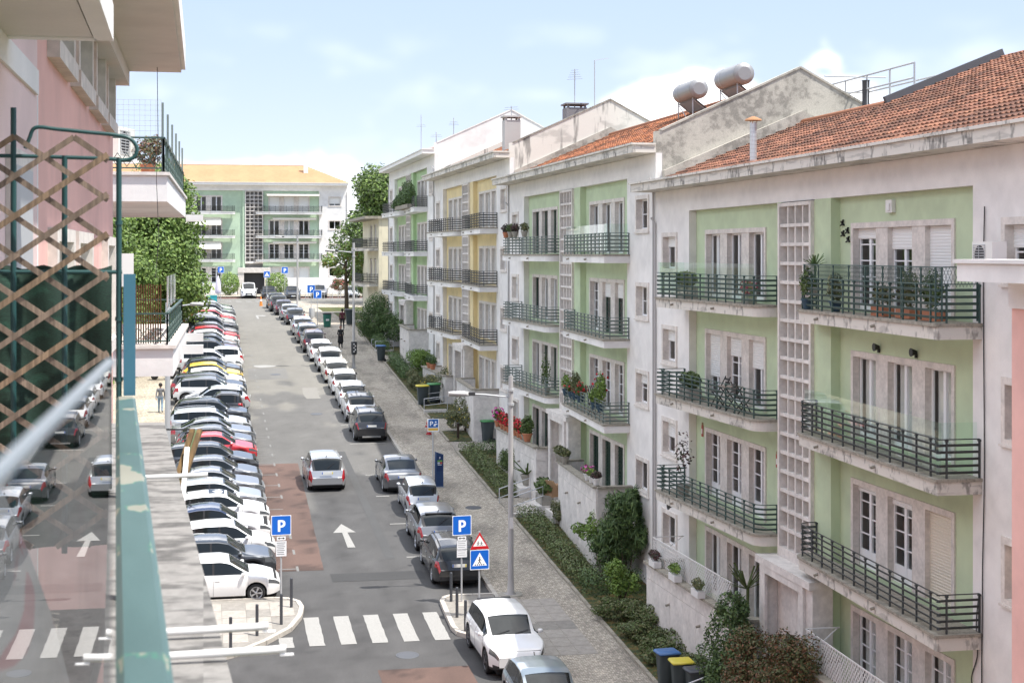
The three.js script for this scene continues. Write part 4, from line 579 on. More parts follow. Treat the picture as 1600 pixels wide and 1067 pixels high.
{ // air conditioner on the upper balcony of that house, and one below
  const acAt = (x, y, d, turn, label) => { const A = thing('air_conditioner', label, 'air conditioner', [x, y, -d], turn, undefined); mesh('casing', new G().box(-0.4, 0.4, 0, 0.55, -0.15, 0.15), M.ac, A); const gr = new G(); for (let i = 0; i < 9; i++) gr.box(-0.33, 0.12, 0.06 + i * 0.052, 0.075 + i * 0.052, 0.152, 0.165); for (let i = 0; i < 3; i++) gr.box(-0.33 + i * 0.22, -0.315 + i * 0.22, 0.06, 0.49, 0.166, 0.17); mesh('grille', gr, M.galv, A); mesh('fan', new G().lathe([[0.2, 0], [0.2, 0.004]], [0, 0, 0], 20), M.dark, A).rotation.x = Math.PI / 2; A.children[2].position.set(-0.1, 0.28, 0.149); mesh('bracket', new G().box(-0.3, -0.27, -0.05, -0.001, -0.15, 0.12).box(0.27, 0.3, -0.05, -0.001, -0.15, 0.12), M.dark, A); return A; };
  acAt(-1.5, YC + 1.72, 29.2, 1.25, 'beige air conditioner on the upper white balcony behind the trellis'); acAt(-1.55, YC - 0.55, 26.9, 0.1, 'white air conditioner beside the bamboo screened balcony');
  acAt(14.95, YC - 0.32, 28.0, T, 'beige air conditioner above the white slab beside the shuttered top floor window'); acAt(15.45, YC - 1.3, 26.75, T, 'white air conditioner on the wall below the white slab');
}

// ================================================================= our balcony
const AD = (px, py, D) => { const t = Math.tan(YAW + Math.atan((px - 800) / 2450)), X = t * D, zc = X * Math.sin(YAW) + D * Math.cos(YAW); return [X, (396 - py) * zc / 2450 + YC, -D]; };
{
  const peel = dataTex(512, 1024, (u, v, i, j) => { const a = fbm(u * 5, v * 14, 3, 5), patch = sstep(0.60, 0.62, a), rim = sstep(0.575, 0.60, a) - patch, d = 0.05 * (hash3(i, j, 1) - 0.5) + 0.12 * (fbm(u * 3, v * 4, 9) - 0.5); return [lerp(0.27, 0.52, patch) + d - 0.04 * rim, lerp(0.375, 0.52, patch) + d + 0.06 * rim, lerp(0.37, 0.47, patch) + d]; });
  const teal = phy(C(1, 1, 1), { map: rep(peel, 8, 0.4), roughness: 0.5 }), board = std(C(0.05, 0.17, 0.24), { roughness: 0.6 }), post = phy(C(0.02, 0.075, 0.075), { roughness: 0.4 });
  const R = thing('balcony_railing', 'teal painted balcony handrail with peeling paint and dark green posts', 'railing', [0, YC, 0]);
  const xl = (D) => -0.0533 * D;
  const hr = new G(); { const ring = (D) => { const a = xl(D), w = 0.083, y = -0.62, s = []; for (const [u, v] of [[0.012, 0], [w - 0.012, 0], [w, -0.012], [w, -0.045], [w - 0.01, -0.055], [0.01, -0.055], [0, -0.045], [0, -0.012]]) s.push([a + u, y + v, -D]); return s; }; const n = 24; for (let k = 0; k < n; k++) { const A = ring(lerp(1.0, 7.0, k / n)), E = ring(lerp(1.0, 7.0, (k + 1) / n)), d0 = lerp(1, 7, k / n), d1 = lerp(1, 7, (k + 1) / n); for (let i = 0; i < 8; i++) { const j = (i + 1) % 8; hr.quad(A[i], A[j], E[j], E[i], [i * 0.02, d0, (i + 1) * 0.02, d0, (i + 1) * 0.02, d1, i * 0.02, d1]); } } }
  mesh('handrail', hr, teal, R);
  for (const D of [2.9, 4.9, 6.95]) mesh('post', new G().box(xl(D) + 0.01, xl(D) + 0.05, -1.3, -0.676, -D - 0.02, -D + 0.02), post, R);
  mesh('end_board', new G().box(-0.342, -0.292, -0.62, -0.09, -7.06, -7.03), board, R);
  const L = thing('balcony_ledge', 'weathered grey concrete balcony ledge outside the teal handrail', 'ledge', [0, YC, 0]);
  const xr = (D) => 0.268 - 0.0508 * D; mesh('slab', new G().plate([[xl(10) - 0.03, -10], [xr(10), -10], [xr(1), -1], [xl(1) - 0.03, -1]], -1.35, -1.05), M.ledge, L);
  for (const [D, x1, g] of [[4.36, 0.175, 1], [4.1, 0.21, 1], [7.4, 0.02, 1]]) solo('drain_pipe', new G().tube([[xl(D) + 0.02, 0, 0], [lerp(xl(D), x1, 0.9), 0.004, 0], [x1, 0.006, 0]], 0.0105, 14).box(x1 - 0.015, x1 + 0.02 , -0.0105, -0.008, -0.009, 0.009), M.pvc, D > 7 ? 'white drain pipe across the ledge beside the leaning wooden stakes' : 'white drain pipe lying across the concrete ledge, one of a pair', 'pipe', [0, YC - 1.03, -D], 0, D > 7 ? undefined : 'pair of drain pipes on the ledge');
  // glass screen inside the rail
  const GS = thing('glass_panel', 'clear glass balcony panel mirroring the street beside the handrail', 'glass panel', [0, YC, 0]), gx = (D) => -0.087 + 0.0105 * D;
  mesh('pane', new G().quad([gx(0.3), -0.56, -0.3], [gx(1.31), -0.56, -1.31], [gx(1.31), -0.09, -1.31], [gx(0.3), -0.09, -0.3]), phy(C(0.58, 0.60, 0.61), { roughness: 0.01, transmission: 1, thickness: 0, ior: 1.52, side: THREE.DoubleSide }), GS);
  mesh('top_edge', new G().bar([gx(0.3), -0.0875, -0.3], [gx(1.31), -0.0875, -1.31], 0.006, 0.005), std(C(0.30, 0.35, 0.40), { roughness: 0.3 }), GS);
  // trellis and the frame that carries it
  const FR = thing('railing_frame', 'dark green tubular frame with a looped top rail', 'railing', [0, 0, 0]), D = 7.05, P = (px, py) => AD(px, py, D);
  for (const [px, py] of [[20, 168], [100, 243], [185, 247]]) mesh('post', new G().tube([P(px, py), [P(px, py)[0], YC - 1.3, -D]], 0.0125, 10), post, FR);
  const cr = new THREE.CatmullRomCurve3([[38, 232], [45, 216], [53, 200], [90, 202], [140, 207], [180, 211], [203, 217], [213, 231], [209, 245], [194, 250], [170, 248], [110, 246], [40, 244], [-30, 243]].map(([a, b]) => new THREE.Vector3(...P(a, b)))).getPoints(70).map((v) => v.toArray());
  mesh('top_rail', new G().tube(cr, 0.0085, 8), post, FR); mesh('mid_rail', new G().tube([P(-40, 425), P(190, 425)], 0.009, 8), post, FR); for (const py of [345, 495, 590]) mesh('clamp', new G().tube([P(185, py), P(185, py + 6)], 0.017, 10), post, FR);
  const TR = thing('wooden_trellis', 'weathered wooden diamond trellis in front of green shade cloth', 'trellis', [0, 0, 0]); reseed(77);
  const D2 = 6.93, s0 = AD(0, 290, D2), step = 62 / 2450 * 6.7, sl = 0.695, X0 = -1.05, X1 = AD(168, 300, D2)[0], YT = AD(100, 214, D2)[1], YB = YC - 1.25;
  const wv = [C(0.80, 0.82, 0.86), C(0.9, 0.93, 0.98), C(0.74, 0.76, 0.8), C(0.9, 0.86, 0.78)].map((c) => std(c, { map: rep(woodT, 4, 1.2) }));
  for (const dir of [1, -1]) for (let k = -7; k < 12; k++) {
    const yAt = (X) => s0[1] + (dir > 0 ? (X - s0[0]) * sl - (k - 0) * step : -(X - AD(20, 212, D2)[0]) * sl + (AD(20, 212, D2)[1] - s0[1]) - k * step);
    let a = X0, b = X1; for (const lim of [YT, YB]) { const xs = dir > 0 ? s0[0] + (lim - s0[1] + k * step) / sl : AD(20, 212, D2)[0] - (lim - AD(20, 212, D2)[1] + k * step) / sl; if (lim === YT) { if (dir > 0) b = Math.min(b, xs); else a = Math.max(a, xs); } else if (dir > 0) a = Math.max(a, xs); else b = Math.min(b, xs); }
    if (b - a < 0.05) continue; const z = -D2 + (dir > 0 ? 0.012 : 0); mesh('slat', new G().bar([a, yAt(a), z], [b, yAt(b), z], 0.008, 0.0245 + rr(-0.002, 0.002)), wv[dir > 0 ? (k & 1 ? 3 : 0) : 1 + (k & 1)], TR);
  }
  const net = dataTex(256, 256, (u, v, i, j) => { const k = 0.6 + 0.3 * (hash3(i >> 1, j, 4) - 0.5) + 0.25 * Math.sin(v * 160) * 0.4 + 0.2 * sstep(0.5, 0.8, tn(u, v, 6, 2)); return [k * 0.72, k * 1.0, k * 0.88]; });
  const sc = new G(); { const n = 20, m = 8, P2 = (i, j) => { const X = lerp(-1.05, -0.40, i / n), y = lerp(-1.3, -0.06 + 0.01 * Math.sin(i * 1.3), j / m); return [X, YC + y, -7.2 + 0.02 * Math.sin(i * 0.9 + j * 0.5) + 0.012 * Math.sin(j * 2.1)]; }; const R2 = []; for (let j = 0; j <= m; j++) R2.push([...Array(n + 1)].map((_, i) => P2(i, j))); sc.rings(R2, false, false); }
  solo('shade_cloth', sc, std(C(0.06, 0.105, 0.09), { map: rep(net, 1, 4), side: THREE.DoubleSide, roughness: 0.7 }), 'dark green woven shade cloth hung behind the wooden trellis', 'cloth');
  const cu = new G(); { const n = 22, m = 14, rows = []; for (let j = 0; j <= m; j++) { const row = []; for (let i = 0; i < n; i++) { const a = i / n * 2 * Math.PI, t = j / m * 2 - 1, cx = Math.sign(Math.cos(a)) * Math.pow(Math.abs(Math.cos(a)), 0.5), cz = Math.sign(Math.sin(a)) * Math.pow(Math.abs(Math.sin(a)), 0.5), e = Math.pow(Math.max(0, 1 - Math.pow(Math.abs(t), 3)), 0.6); row.push([cx * 0.14 * (0.4 + 0.6 * e) + 0.012 * fbm(i * 0.7, j * 0.6, 3), t * 0.3 + 0.02 * fbm(i * 0.5, j * 0.5, 8), cz * 0.5 * (0.9 + 0.1 * e)]); } rows.push(row); } cu.rings(rows); }
  const cut = dataTex(256, 256, (u, v) => { const s = sstep(0.62, 0.66, fbm(u * 3, v * 5 + 2, 6, 3)), k = 0.78 + 0.1 * (fbm(u * 20, v * 20, 3) - 0.5); return [k, lerp(k, k * 0.72, s), lerp(k * 0.98, k * 0.72, s)]; });
  const cush = solo('cushion', cu, std(C(0.40, 0.39, 0.39), { map: rep(cut, 1) }), 'crumpled white cushion with red print behind the glass panel', 'cushion', [-0.42, YC - 0.80, -3.0], 0.1); cush.rotation.z = 0.3; cush.scale.set(1.1, 1.5, 1.1);
  solo('balcony_floor', new G().box(-1.06, -0.42, -1.72, -1.6, -7.3, -1.0), M.concrete, 'grey balcony floor behind the glass panel', 'floor', [0, YC, 0]);
  // bundle of stakes leaning on the outside of the ledge
  const st = thing('wooden_stakes', 'yellow and white wooden stakes leaning beyond the concrete ledge', 'stakes', [0, 0, 0]); mesh('stake', new G().bar(AD(272, 760, 9.3), AD(300, 672, 9.7), 0.03, 0.02), std(C(0.52, 0.42, 0.22), { map: rep(woodT, 3) }), st); mesh('stake', new G().bar(AD(283, 760, 9.3), AD(312, 672, 9.7), 0.028, 0.02), std(C(0.56, 0.46, 0.26), { map: rep(woodT, 3) }), st); mesh('stake', new G().bar(AD(284, 790, 9.2), AD(292, 700, 9.5), 0.028, 0.02), M.pvc, st); mesh('net_strip', new G().bar(AD(278, 760, 9.32), AD(306, 672, 9.72), 0.025, 0.006), std(C(0.12, 0.16, 0.08)), st); mesh('cross_piece', new G().bar(AD(254, 671, 9.75), AD(304, 671, 9.75), 0.012, 0.01), M.dark, st);
}

// ================================================================= cars (local frame: +x front, y up, origin on the ground under the middle)
const PM = {};                                                       // paints, shared
const paint = (k, r, g, b, metal = 0) => { PM[k] = phy(C(r, g, b), { roughness: metal ? 0.34 : 0.42, metalness: metal * 0.55, clearcoat: 1, clearcoatRoughness: 0.03 }); };
paint('white', 0.80, 0.80, 0.79); paint('cream', 0.74, 0.72, 0.64); paint('silver', 0.42, 0.43, 0.445, 1); paint('palesilver', 0.62, 0.64, 0.66, 1); paint('grey', 0.155, 0.16, 0.17, 1); paint('midgrey', 0.26, 0.265, 0.275, 1); paint('darkgrey', 0.055, 0.06, 0.068, 1); paint('black', 0.012, 0.012, 0.014); paint('navy', 0.02, 0.035, 0.085, 0.6); paint('blue', 0.05, 0.10, 0.26, 0.6); paint('red', 0.50, 0.025, 0.035); paint('plum', 0.05, 0.028, 0.04, 0.5); paint('yellow', 0.75, 0.50, 0.03); paint('bluegrey', 0.30, 0.35, 0.38, 1);
const CM = {
  glass: phy(C(0.012, 0.015, 0.016), { roughness: 0.02, ior: 1.45 }), trim: std(C(0.022, 0.022, 0.024), { roughness: 0.55 }), tyre: std(C(0.02, 0.02, 0.021), { roughness: 0.85 }), rim: std(C(0.55, 0.56, 0.58), { roughness: 0.3, metalness: 0.7 }), rimDark: std(C(0.09, 0.09, 0.095), { roughness: 0.35, metalness: 0.5 }),
  lamp: phy(C(0.16, 0.17, 0.18), { roughness: 0.1, metalness: 0.5, clearcoat: 1 }), tail: phy(C(0.36, 0.012, 0.018), { roughness: 0.12, clearcoat: 1 }), plate: std(C(0.78, 0.78, 0.74), { roughness: 0.5 }), plateBlue: std(C(0.03, 0.14, 0.55), { roughness: 0.5 }), plateYellow: std(C(0.75, 0.60, 0.06), { roughness: 0.5 }), chrome: std(C(0.7, 0.71, 0.72), { roughness: 0.12, metalness: 1 }), under: std(C(0.012, 0.012, 0.012), { roughness: 0.9 }),
};
const KIND = {
  // L W H belt; top profile points from the nose back (x as a share of L from the front, y as a share of H)
  hatch: { L: 4.05, W: 1.75, H: 1.46, belt: 0.62, wr: 0.315, top: [[0, 0.40], [0.012, 0.47], [0.05, 0.53], [0.15, 0.60], [0.262, 0.660], [0.42, 0.955], [0.50, 1], [0.66, 0.995], [0.83, 0.945], [0.90, 0.88], [0.965, 0.66], [0.985, 0.56], [1, 0.40]], cowl: 0.262, rf: 0.43, rr: 0.855, rb: 0.962, axF: 0.205, axR: 0.83, pil: [0.565, 0.80] },
  suv: { L: 4.4, W: 1.84, H: 1.64, belt: 0.63, wr: 0.355, top: [[0, 0.42], [0.012, 0.50], [0.04, 0.57], [0.14, 0.625], [0.258, 0.672], [0.405, 0.955], [0.48, 0.995], [0.66, 1], [0.85, 0.965], [0.905, 0.915], [0.968, 0.68], [0.985, 0.58], [1, 0.42]], cowl: 0.258, rf: 0.415, rr: 0.875, rb: 0.965, axF: 0.205, axR: 0.82, pil: [0.55, 0.78], clad: true },
  sedan: { L: 4.6, W: 1.82, H: 1.44, belt: 0.635, wr: 0.325, top: [[0, 0.40], [0.012, 0.475], [0.05, 0.54], [0.15, 0.605], [0.275, 0.66], [0.42, 0.96], [0.50, 1], [0.62, 0.985], [0.72, 0.93], [0.865, 0.715], [0.93, 0.70], [0.985, 0.66], [0.995, 0.55], [1, 0.40]], cowl: 0.275, rf: 0.43, rr: 0.70, rb: 0.865, axF: 0.20, axR: 0.81, pil: [0.56, 0.73] },
  estate: { L: 4.6, W: 1.8, H: 1.5, belt: 0.62, wr: 0.325, top: [[0, 0.40], [0.012, 0.47], [0.05, 0.53], [0.15, 0.60], [0.258, 0.655], [0.40, 0.95], [0.48, 0.995], [0.70, 0.995], [0.88, 0.945], [0.925, 0.89], [0.975, 0.64], [0.99, 0.55], [1, 0.38]], cowl: 0.258, rf: 0.41, rr: 0.895, rb: 0.97, axF: 0.20, axR: 0.80, pil: [0.53, 0.73] },
  mpv: { L: 3.9, W: 1.765, H: 1.59, belt: 0.60, wr: 0.315, top: [[0, 0.38], [0.015, 0.46], [0.06, 0.53], [0.14, 0.60], [0.215, 0.655], [0.385, 0.945], [0.47, 0.995], [0.66, 1], [0.85, 0.965], [0.905, 0.91], [0.968, 0.60], [0.985, 0.50], [1, 0.36]], cowl: 0.215, rf: 0.40, rr: 0.885, rb: 0.965, axF: 0.19, axR: 0.83, pil: [0.55, 0.80] },
  city: { L: 3.5, W: 1.5, H: 1.48, belt: 0.60, wr: 0.28, top: [[0, 0.38], [0.015, 0.46], [0.06, 0.53], [0.15, 0.585], [0.235, 0.64], [0.40, 0.95], [0.50, 1], [0.70, 0.995], [0.88, 0.95], [0.925, 0.90], [0.975, 0.60], [0.99, 0.5], [1, 0.36]], cowl: 0.235, rf: 0.42, rr: 0.905, rb: 0.97, axF: 0.18, axR: 0.85, pil: [0.57, 0.82] },
  micro: { L: 2.6, W: 1.55, H: 1.54, belt: 0.60, wr: 0.29, top: [[0, 0.36], [0.02, 0.46], [0.06, 0.53], [0.13, 0.585], [0.19, 0.63], [0.40, 0.95], [0.50, 1], [0.75, 0.995], [0.90, 0.95], [0.935, 0.90], [0.975, 0.62], [0.99, 0.5], [1, 0.36]], cowl: 0.19, rf: 0.42, rr: 0.92, rb: 0.972, axF: 0.16, axR: 0.86, pil: [0.80, 0.82] },
  van: { L: 4.8, W: 1.95, H: 1.96, belt: 0.56, wr: 0.33, top: [[0, 0.34], [0.012, 0.42], [0.05, 0.50], [0.11, 0.545], [0.165, 0.58], [0.315, 0.94], [0.37, 0.99], [0.60, 1], [0.93, 0.985], [0.975, 0.95], [0.99, 0.60], [1, 0.34]], cowl: 0.165, rf: 0.325, rr: 0.975, rb: 0.985, axF: 0.17, axR: 0.81, pil: [0.46, 0.48] },
};
function lin(pts, x) { if (x <= pts[0][0]) return pts[0][1]; for (let i = 1; i < pts.length; i++) if (x <= pts[i][0]) { const t = (x - pts[i - 1][0]) / (pts[i][0] - pts[i - 1][0]); return lerp(pts[i - 1][1], pts[i][1], t); } return pts[pts.length - 1][1]; }
const wheelGeo = {};
function wheelParts(R, style) {
  const key = R + style; if (wheelGeo[key]) return wheelGeo[key];
  const t = new G(), seg = 26, prof = [[R * 0.66, -0.1], [R * 0.9, -0.105], [R * 0.985, -0.08], [R, -0.03], [R, 0.03], [R * 0.985, 0.08], [R * 0.9, 0.105], [R * 0.66, 0.1]];
  const ring = ([r, z]) => [...Array(seg)].map((_, i) => { const a = i / seg * 2 * Math.PI; return [Math.cos(a) * r, Math.sin(a) * r, z]; }); t.rings(prof.map(ring), false);
  const m = new G(); m.rings([[R * 0.69, 0.1], [R * 0.66, 0.104], [R * 0.60, 0.085], [R * 0.58, 0.02]].map(ring), false);
  const hub = new G(); hub.rings([[R * 0.6, 0.015], [0.001, 0.02]].map(ring), false);
  const ns = style % 2 ? 5 : 7; for (let k = 0; k < ns; k++) for (const e of style > 1 ? [-0.12, 0.12] : [0]) { const a = k / ns * 2 * Math.PI; m.bar([Math.cos(a + e) * R * 0.62, Math.sin(a + e) * R * 0.62, 0.082], [Math.cos(a) * R * 0.12, Math.sin(a) * R * 0.12, 0.09], style > 1 ? R * 0.09 : R * 0.2, 0.03, [0, 0, 1]); }
  m.rings([[R * 0.18, 0.06], [R * 0.18, 0.105], [R * 0.1, 0.112], [0.001, 0.112]].map(ring), false);
  return wheelGeo[key] = { tyre: t.geo(), rim: m.geo(), back: hub.geo() };
}
const protoCar = {};
function carProto(kind, opt = {}) {
  const key = kind + JSON.stringify(opt); if (protoCar[key]) return protoCar[key];
  const K = { ...KIND[kind], ...opt }, { L, W, H } = K, hw0 = W / 2, belt = K.belt * H, sill = K.clad ? 0.25 : 0.2, ar = K.wr + 0.055, xF = L / 2 - K.axF * L, xR = L / 2 - K.axR * L;
  const fx = (s) => L / 2 - s * L, sx = (x) => (L / 2 - x) / L;
  const topAt = (x) => { const s = sx(x); return (lin(K.top, s - 0.022) + lin(K.top, s - 0.011) * 2 + lin(K.top, s) * 3 + lin(K.top, s + 0.011) * 2 + lin(K.top, s + 0.022)) / 9 * H; };
  const hwAt = (x) => { const e = Math.abs(x) / (L / 2), f = x > 0 ? 0.62 : 0.70, q = Math.max(0, (e - f) / (1 - f)); return hw0 * (1 - (x > 0 ? 0.30 : 0.20) * Math.pow(q, 2.6)); };
  const botAt = (x) => { let b = sill + 0.10 * Math.pow(Math.abs(x) / (L / 2), 12); for (const c of [xF, xR]) { const d = Math.abs(x - c); if (d < ar) b = Math.max(b, K.wr + Math.sqrt(ar * ar - d * d)); } return b; };
  const fr = [0, 0.05, 0.14, 0.28, 0.42, 0.56, 0.70, 0.84, 0.94, 1], zfr = [0.945, 0.965, 0.978, 0.99, 1, 1, 0.992, 0.975, 0.955, 0.925];
  const NB = fr.length;                                             // lower rows, then window, pillar, roof rows
  const xs = new Set(); for (let x = -L / 2; x <= L / 2 + 1e-6; x += 0.065) xs.add(+x.toFixed(4));
  for (const c of [xF, xR]) for (let k = 0; k <= 20; k++) xs.add(+(c - ar * Math.cos(k / 20 * Math.PI)).toFixed(4)), xs.add(+(c - ar * 1.0005 * Math.cos(k / 20 * Math.PI)).toFixed(4));
  for (const s of [K.cowl, K.rf, K.rr, K.rb, ...K.pil]) xs.add(+fx(s).toFixed(4)); for (const p of K.pil) { xs.add(+(fx(p) + 0.035).toFixed(4)); xs.add(+(fx(p) - 0.035).toFixed(4)); } for (const e of [0.02, 0.05]) { xs.add(L / 2 - e); xs.add(-L / 2 + e); } xs.add(+(L / 2).toFixed(4));
  const X = [...xs].sort((a, b) => a - b).filter((v, i, a) => i === 0 || v - a[i - 1] > 0.0012);
  const beltAt = (x) => Math.min(belt + 0.04 * (0.5 - x / L), topAt(x) - 0.012);
  const roofHW = hw0 * (K.roofW ?? 0.735);
  const section = (x) => {
    const b = botAt(x), be = Math.max(beltAt(x), b + 0.03), tp = Math.max(topAt(x), be + 0.01), hw = hwAt(x), out = [];
    for (let i = 0; i < NB; i++) out.push([lerp(b, be, fr[i]), hw * zfr[i]]);
    const t = clamp((tp - be) / (H - belt)), wb = hw * 0.925;
    out.push([be + (tp - be) * lerp(0.25, 0.06, t) , wb - 0.018]);
    out.push([be + (tp - be) * lerp(0.62, 0.86, t), lerp(wb * 0.88, roofHW + 0.03, t)]);
    out.push([be + (tp - be) * lerp(0.80, 0.955, t), lerp(wb * 0.72, roofHW - 0.03, t)]);
    out.push([be + (tp - be) * lerp(0.94, 0.99, t), lerp(wb * 0.4, roofHW * 0.62, t)]);
    out.push([tp + 0.012 * t, 0]); return out;
  };
  const S = X.map(section), M0 = S[0].length, bins = {};
  const put = (n, a, b, c, d) => { (bins[n] ??= []).push([a, b, c, d]); };
  const V = (i, j, s) => [X[i], S[i][j][0], S[i][j][1] * s];
  const cabF = fx(K.cowl), rf = fx(K.rf), rrx = fx(K.rr), rb = fx(K.rb), p1 = fx(K.pil[0]), p2 = fx(K.pil[1]);
  for (let i = 0; i < X.length - 1; i++) for (let j = 0; j < M0 - 1; j++) for (const s of [1, -1]) {
    const xm = (X[i] + X[i + 1]) / 2, y = (S[i][j][0] + S[i + 1][j + 1][0]) / 2; let n = 'body';
    const low = j < NB - 1;
    if (low) {
      if (K.clad && (j < 2 || (j < 3 && Math.abs(xm) > L / 2 - 0.25))) n = 'trim'; else if (!K.clad && j < 1) n = 'trim';
      if (K.clad) for (const c of [xF, xR]) if (Math.abs(xm - c) < ar + 0.01 && j < 1) n = 'trim';
      if (xm > L / 2 - (K.lampL ?? 0.42) && xm < L / 2 - 0.02 && j >= 6 && j < 8) n = 'lamp' + (s > 0 ? 'L' : 'R');
      if (xm < -L / 2 + (K.tailL ?? 0.3) && xm > -L / 2 + 0.0 && j >= (K.tailLow ?? 6) && j < 9) n = 'tail' + (s > 0 ? 'L' : 'R');
    } else if (j === NB) { if (xm < cabF - 0.14 && xm > rb + (K.qw ?? 0.3)) { if (Math.abs(xm - p1) < 0.035 || Math.abs(xm - p2) < 0.035) n = 'trim'; else n = (xm > p1 ? 'wf' : xm > p2 ? 'wr' : 'wq') + (s > 0 ? 'L' : 'R'); } }
    else if (j >= NB + 2) { if (xm < cabF - 0.01 && xm > rf) n = 'windscreen'; else if (xm < rrx && xm > rb) n = 'rearscreen'; else if (xm <= rf && xm >= rrx && K.roofMat) n = 'roof'; }
    else if (j === NB + 1) { if (xm < rrx && xm > rb + 0.02 && kind !== 'sedan') n = 'trim'; else if (K.roofMat && xm <= rf + 0.3 && xm >= rrx) n = 'roof'; }
    const a = V(i, j, s), b = V(i + 1, j, s), c = V(i + 1, j + 1, s), d = V(i, j + 1, s);
    s > 0 ? put(n, a, b, c, d) : put(n, b, a, d, c);
  }
  // end caps
  for (const [i, sg] of [[0, -1], [X.length - 1, 1]]) for (let j = 0; j < M0 - 1; j++) { const a = V(i, j, 1), b = V(i, j + 1, 1), c = V(i, j + 1, -1), d = V(i, j, -1); sg > 0 ? put(j < 2 ? 'trim' : 'body', a, b, c, d) : put(j < (K.clad ? 3 : 2) ? 'trim' : 'body', b, a, d, c); }
  const geos = {}; for (const n in bins) { const p = [], idx = [], map = new Map(); for (const q of bins[n]) { const id = q.map((v) => { const k = v.map((e) => Math.round(e * 5000)).join(); let m = map.get(k); if (m === undefined) { m = p.length / 3; p.push(...v); map.set(k, m); } return m; }); if (id[0] !== id[1] && id[1] !== id[2]) idx.push(id[0], id[1], id[2]); if (id[0] !== id[3] && id[2] !== id[3]) idx.push(id[0], id[2], id[3]); } const g = new THREE.BufferGeometry(); g.setAttribute('position', new THREE.Float32BufferAttribute(p, 3)); g.setAttribute('uv', new THREE.Float32BufferAttribute(new Float32Array(p.length / 3 * 2), 2)); g.setIndex(idx); g.computeVertexNormals(); geos[n] = g; }
  const car = new THREE.Group(), add = (n, g, m, par = car) => mesh(n, g, m, par);
  const body = add('body', geos.body, PM.white); body.userData.paint = 1;
  add('lower_trim', geos.trim, CM.trim); add('windscreen', geos.windscreen, CM.glass); add('rear_window', geos.rearscreen, CM.glass); if (geos.roof) add('roof_panel', geos.roof, K.roofMat);
  for (const [k, n] of [['wfL', 'side_window'], ['wfR', 'side_window'], ['wrL', 'side_window'], ['wrR', 'side_window'], ['wqL', 'side_window'], ['wqR', 'side_window']]) if (geos[k]) add(n, geos[k], CM.glass);
  for (const [k, n, m] of [['lampL', 'headlight', CM.lamp], ['lampR', 'headlight', CM.lamp], ['tailL', 'tail_light', CM.tail], ['tailR', 'tail_light', CM.tail]]) if (geos[k]) add(n, geos[k], m);
  add('underbody', new G().box(-L / 2 + 0.12, L / 2 - 0.12, 0.17, belt - 0.14, -hw0 + 0.24, hw0 - 0.24), CM.under);
  const nose = topAt(L / 2 - 0.02); const zc = hwAt(L / 2);
  add('grille', new G().box(L / 2 - 0.01, L / 2 + 0.012, 0.30, 0.43, -zc * 0.72, zc * 0.72).box(L / 2 - 0.01, L / 2 + 0.012, 0.47, Math.max(0.52, nose - 0.06), -zc * 0.55, zc * 0.55), CM.trim);
  for (const [x, s, yy] of [[L / 2 + 0.016, 1, 0.44], [-L / 2 - 0.012, -1, K.plateY ?? 0.52 * H]]) { const rear = s < 0, pl = add('number_plate', new G().box(x - 0.006, x + 0.006, yy, yy + 0.11, -0.26, 0.26), CM.plate); add('plate_band', new G().box(x + s * 0.0065 - 0.001, x + s * 0.0065 + 0.001, yy + 0.004, yy + 0.106, s * 0.255, s * 0.21), CM.plateBlue, pl); if (rear && K.yellowPlate) add('plate_band', new G().box(x - 0.0085, x - 0.0055, yy + 0.004, yy + 0.106, 0.21, 0.255), CM.plateYellow, pl); }
  for (const s of [1, -1]) { const mx = cabF - 0.22, my = belt + 0.09, mz = hwAt(mx) + 0.03; const m = add('mirror', new G().rings([[0, 0.4], [0.03, 0.9], [0.09, 1], [0.13, 0.75], [0.14, 0.3]].map(([dx, k]) => [...Array(10)].map((_, i) => { const a = i / 10 * 2 * Math.PI; return [mx - 0.06 + dx, my + Math.sign(Math.sin(a)) * Math.pow(Math.abs(Math.sin(a)), 0.6) * 0.062 * k, s * (mz + Math.sign(Math.cos(a)) * Math.pow(Math.abs(Math.cos(a)), 0.6) * 0.085 * k)]; })), true), PM.white); m.userData.paint = K.mirrorDark ? 0 : 1; if (K.mirrorDark) m.material = CM.trim; add('mirror_arm', new G().bar([mx, my - 0.05, s * (hwAt(mx) * 0.9)], [mx, my - 0.02, s * mz], 0.05, 0.03), CM.trim, m); }
  const P = wheelParts(K.wr, K.rimStyle ?? 1);
  for (const x of [xF, xR]) for (const s of [1, -1]) { const w = new THREE.Group(); w.name = 'wheel'; w.position.set(x, K.wr, s * (hw0 - 0.125)); if (s < 0) w.rotation.y = Math.PI; w.rotation.z = x; add('tyre', P.tyre, CM.tyre, w); add('rim', P.rim, K.rimDark ? CM.rimDark : CM.rim, w); add('brake_disc', P.back, CM.rimDark, w); car.add(w); }
  // door gaps, handles, wiper, roof rails
  for (const s of [1, -1]) { const seam = (x) => { const sc = section(x), pts = sc.slice(1, NB).map(([y, z]) => [x, y, s * (z - 0.001)]); return pts; }; const g = new G(); for (const x of [cabF - 0.05, p1, Math.max(p2 - 0.02, xR + ar * 0.72)]) g.tube(seam(x), 0.0055, 4); add('door_seal', g, CM.trim); const h = new G(); for (const x of [p1 + 0.14, Math.max(p2, xR + ar * 0.75) + 0.14]) { const sc = section(x), k = 7; h.bar([x - 0.08, sc[k][0] - 0.02, s * (sc[k][1] + 0.012)], [x + 0.08, sc[k][0] - 0.02, s * (sc[k][1] + 0.012)], 0.024, 0.026); } const hm = add('door_handle', h, PM.white); hm.userData.paint = 1; }
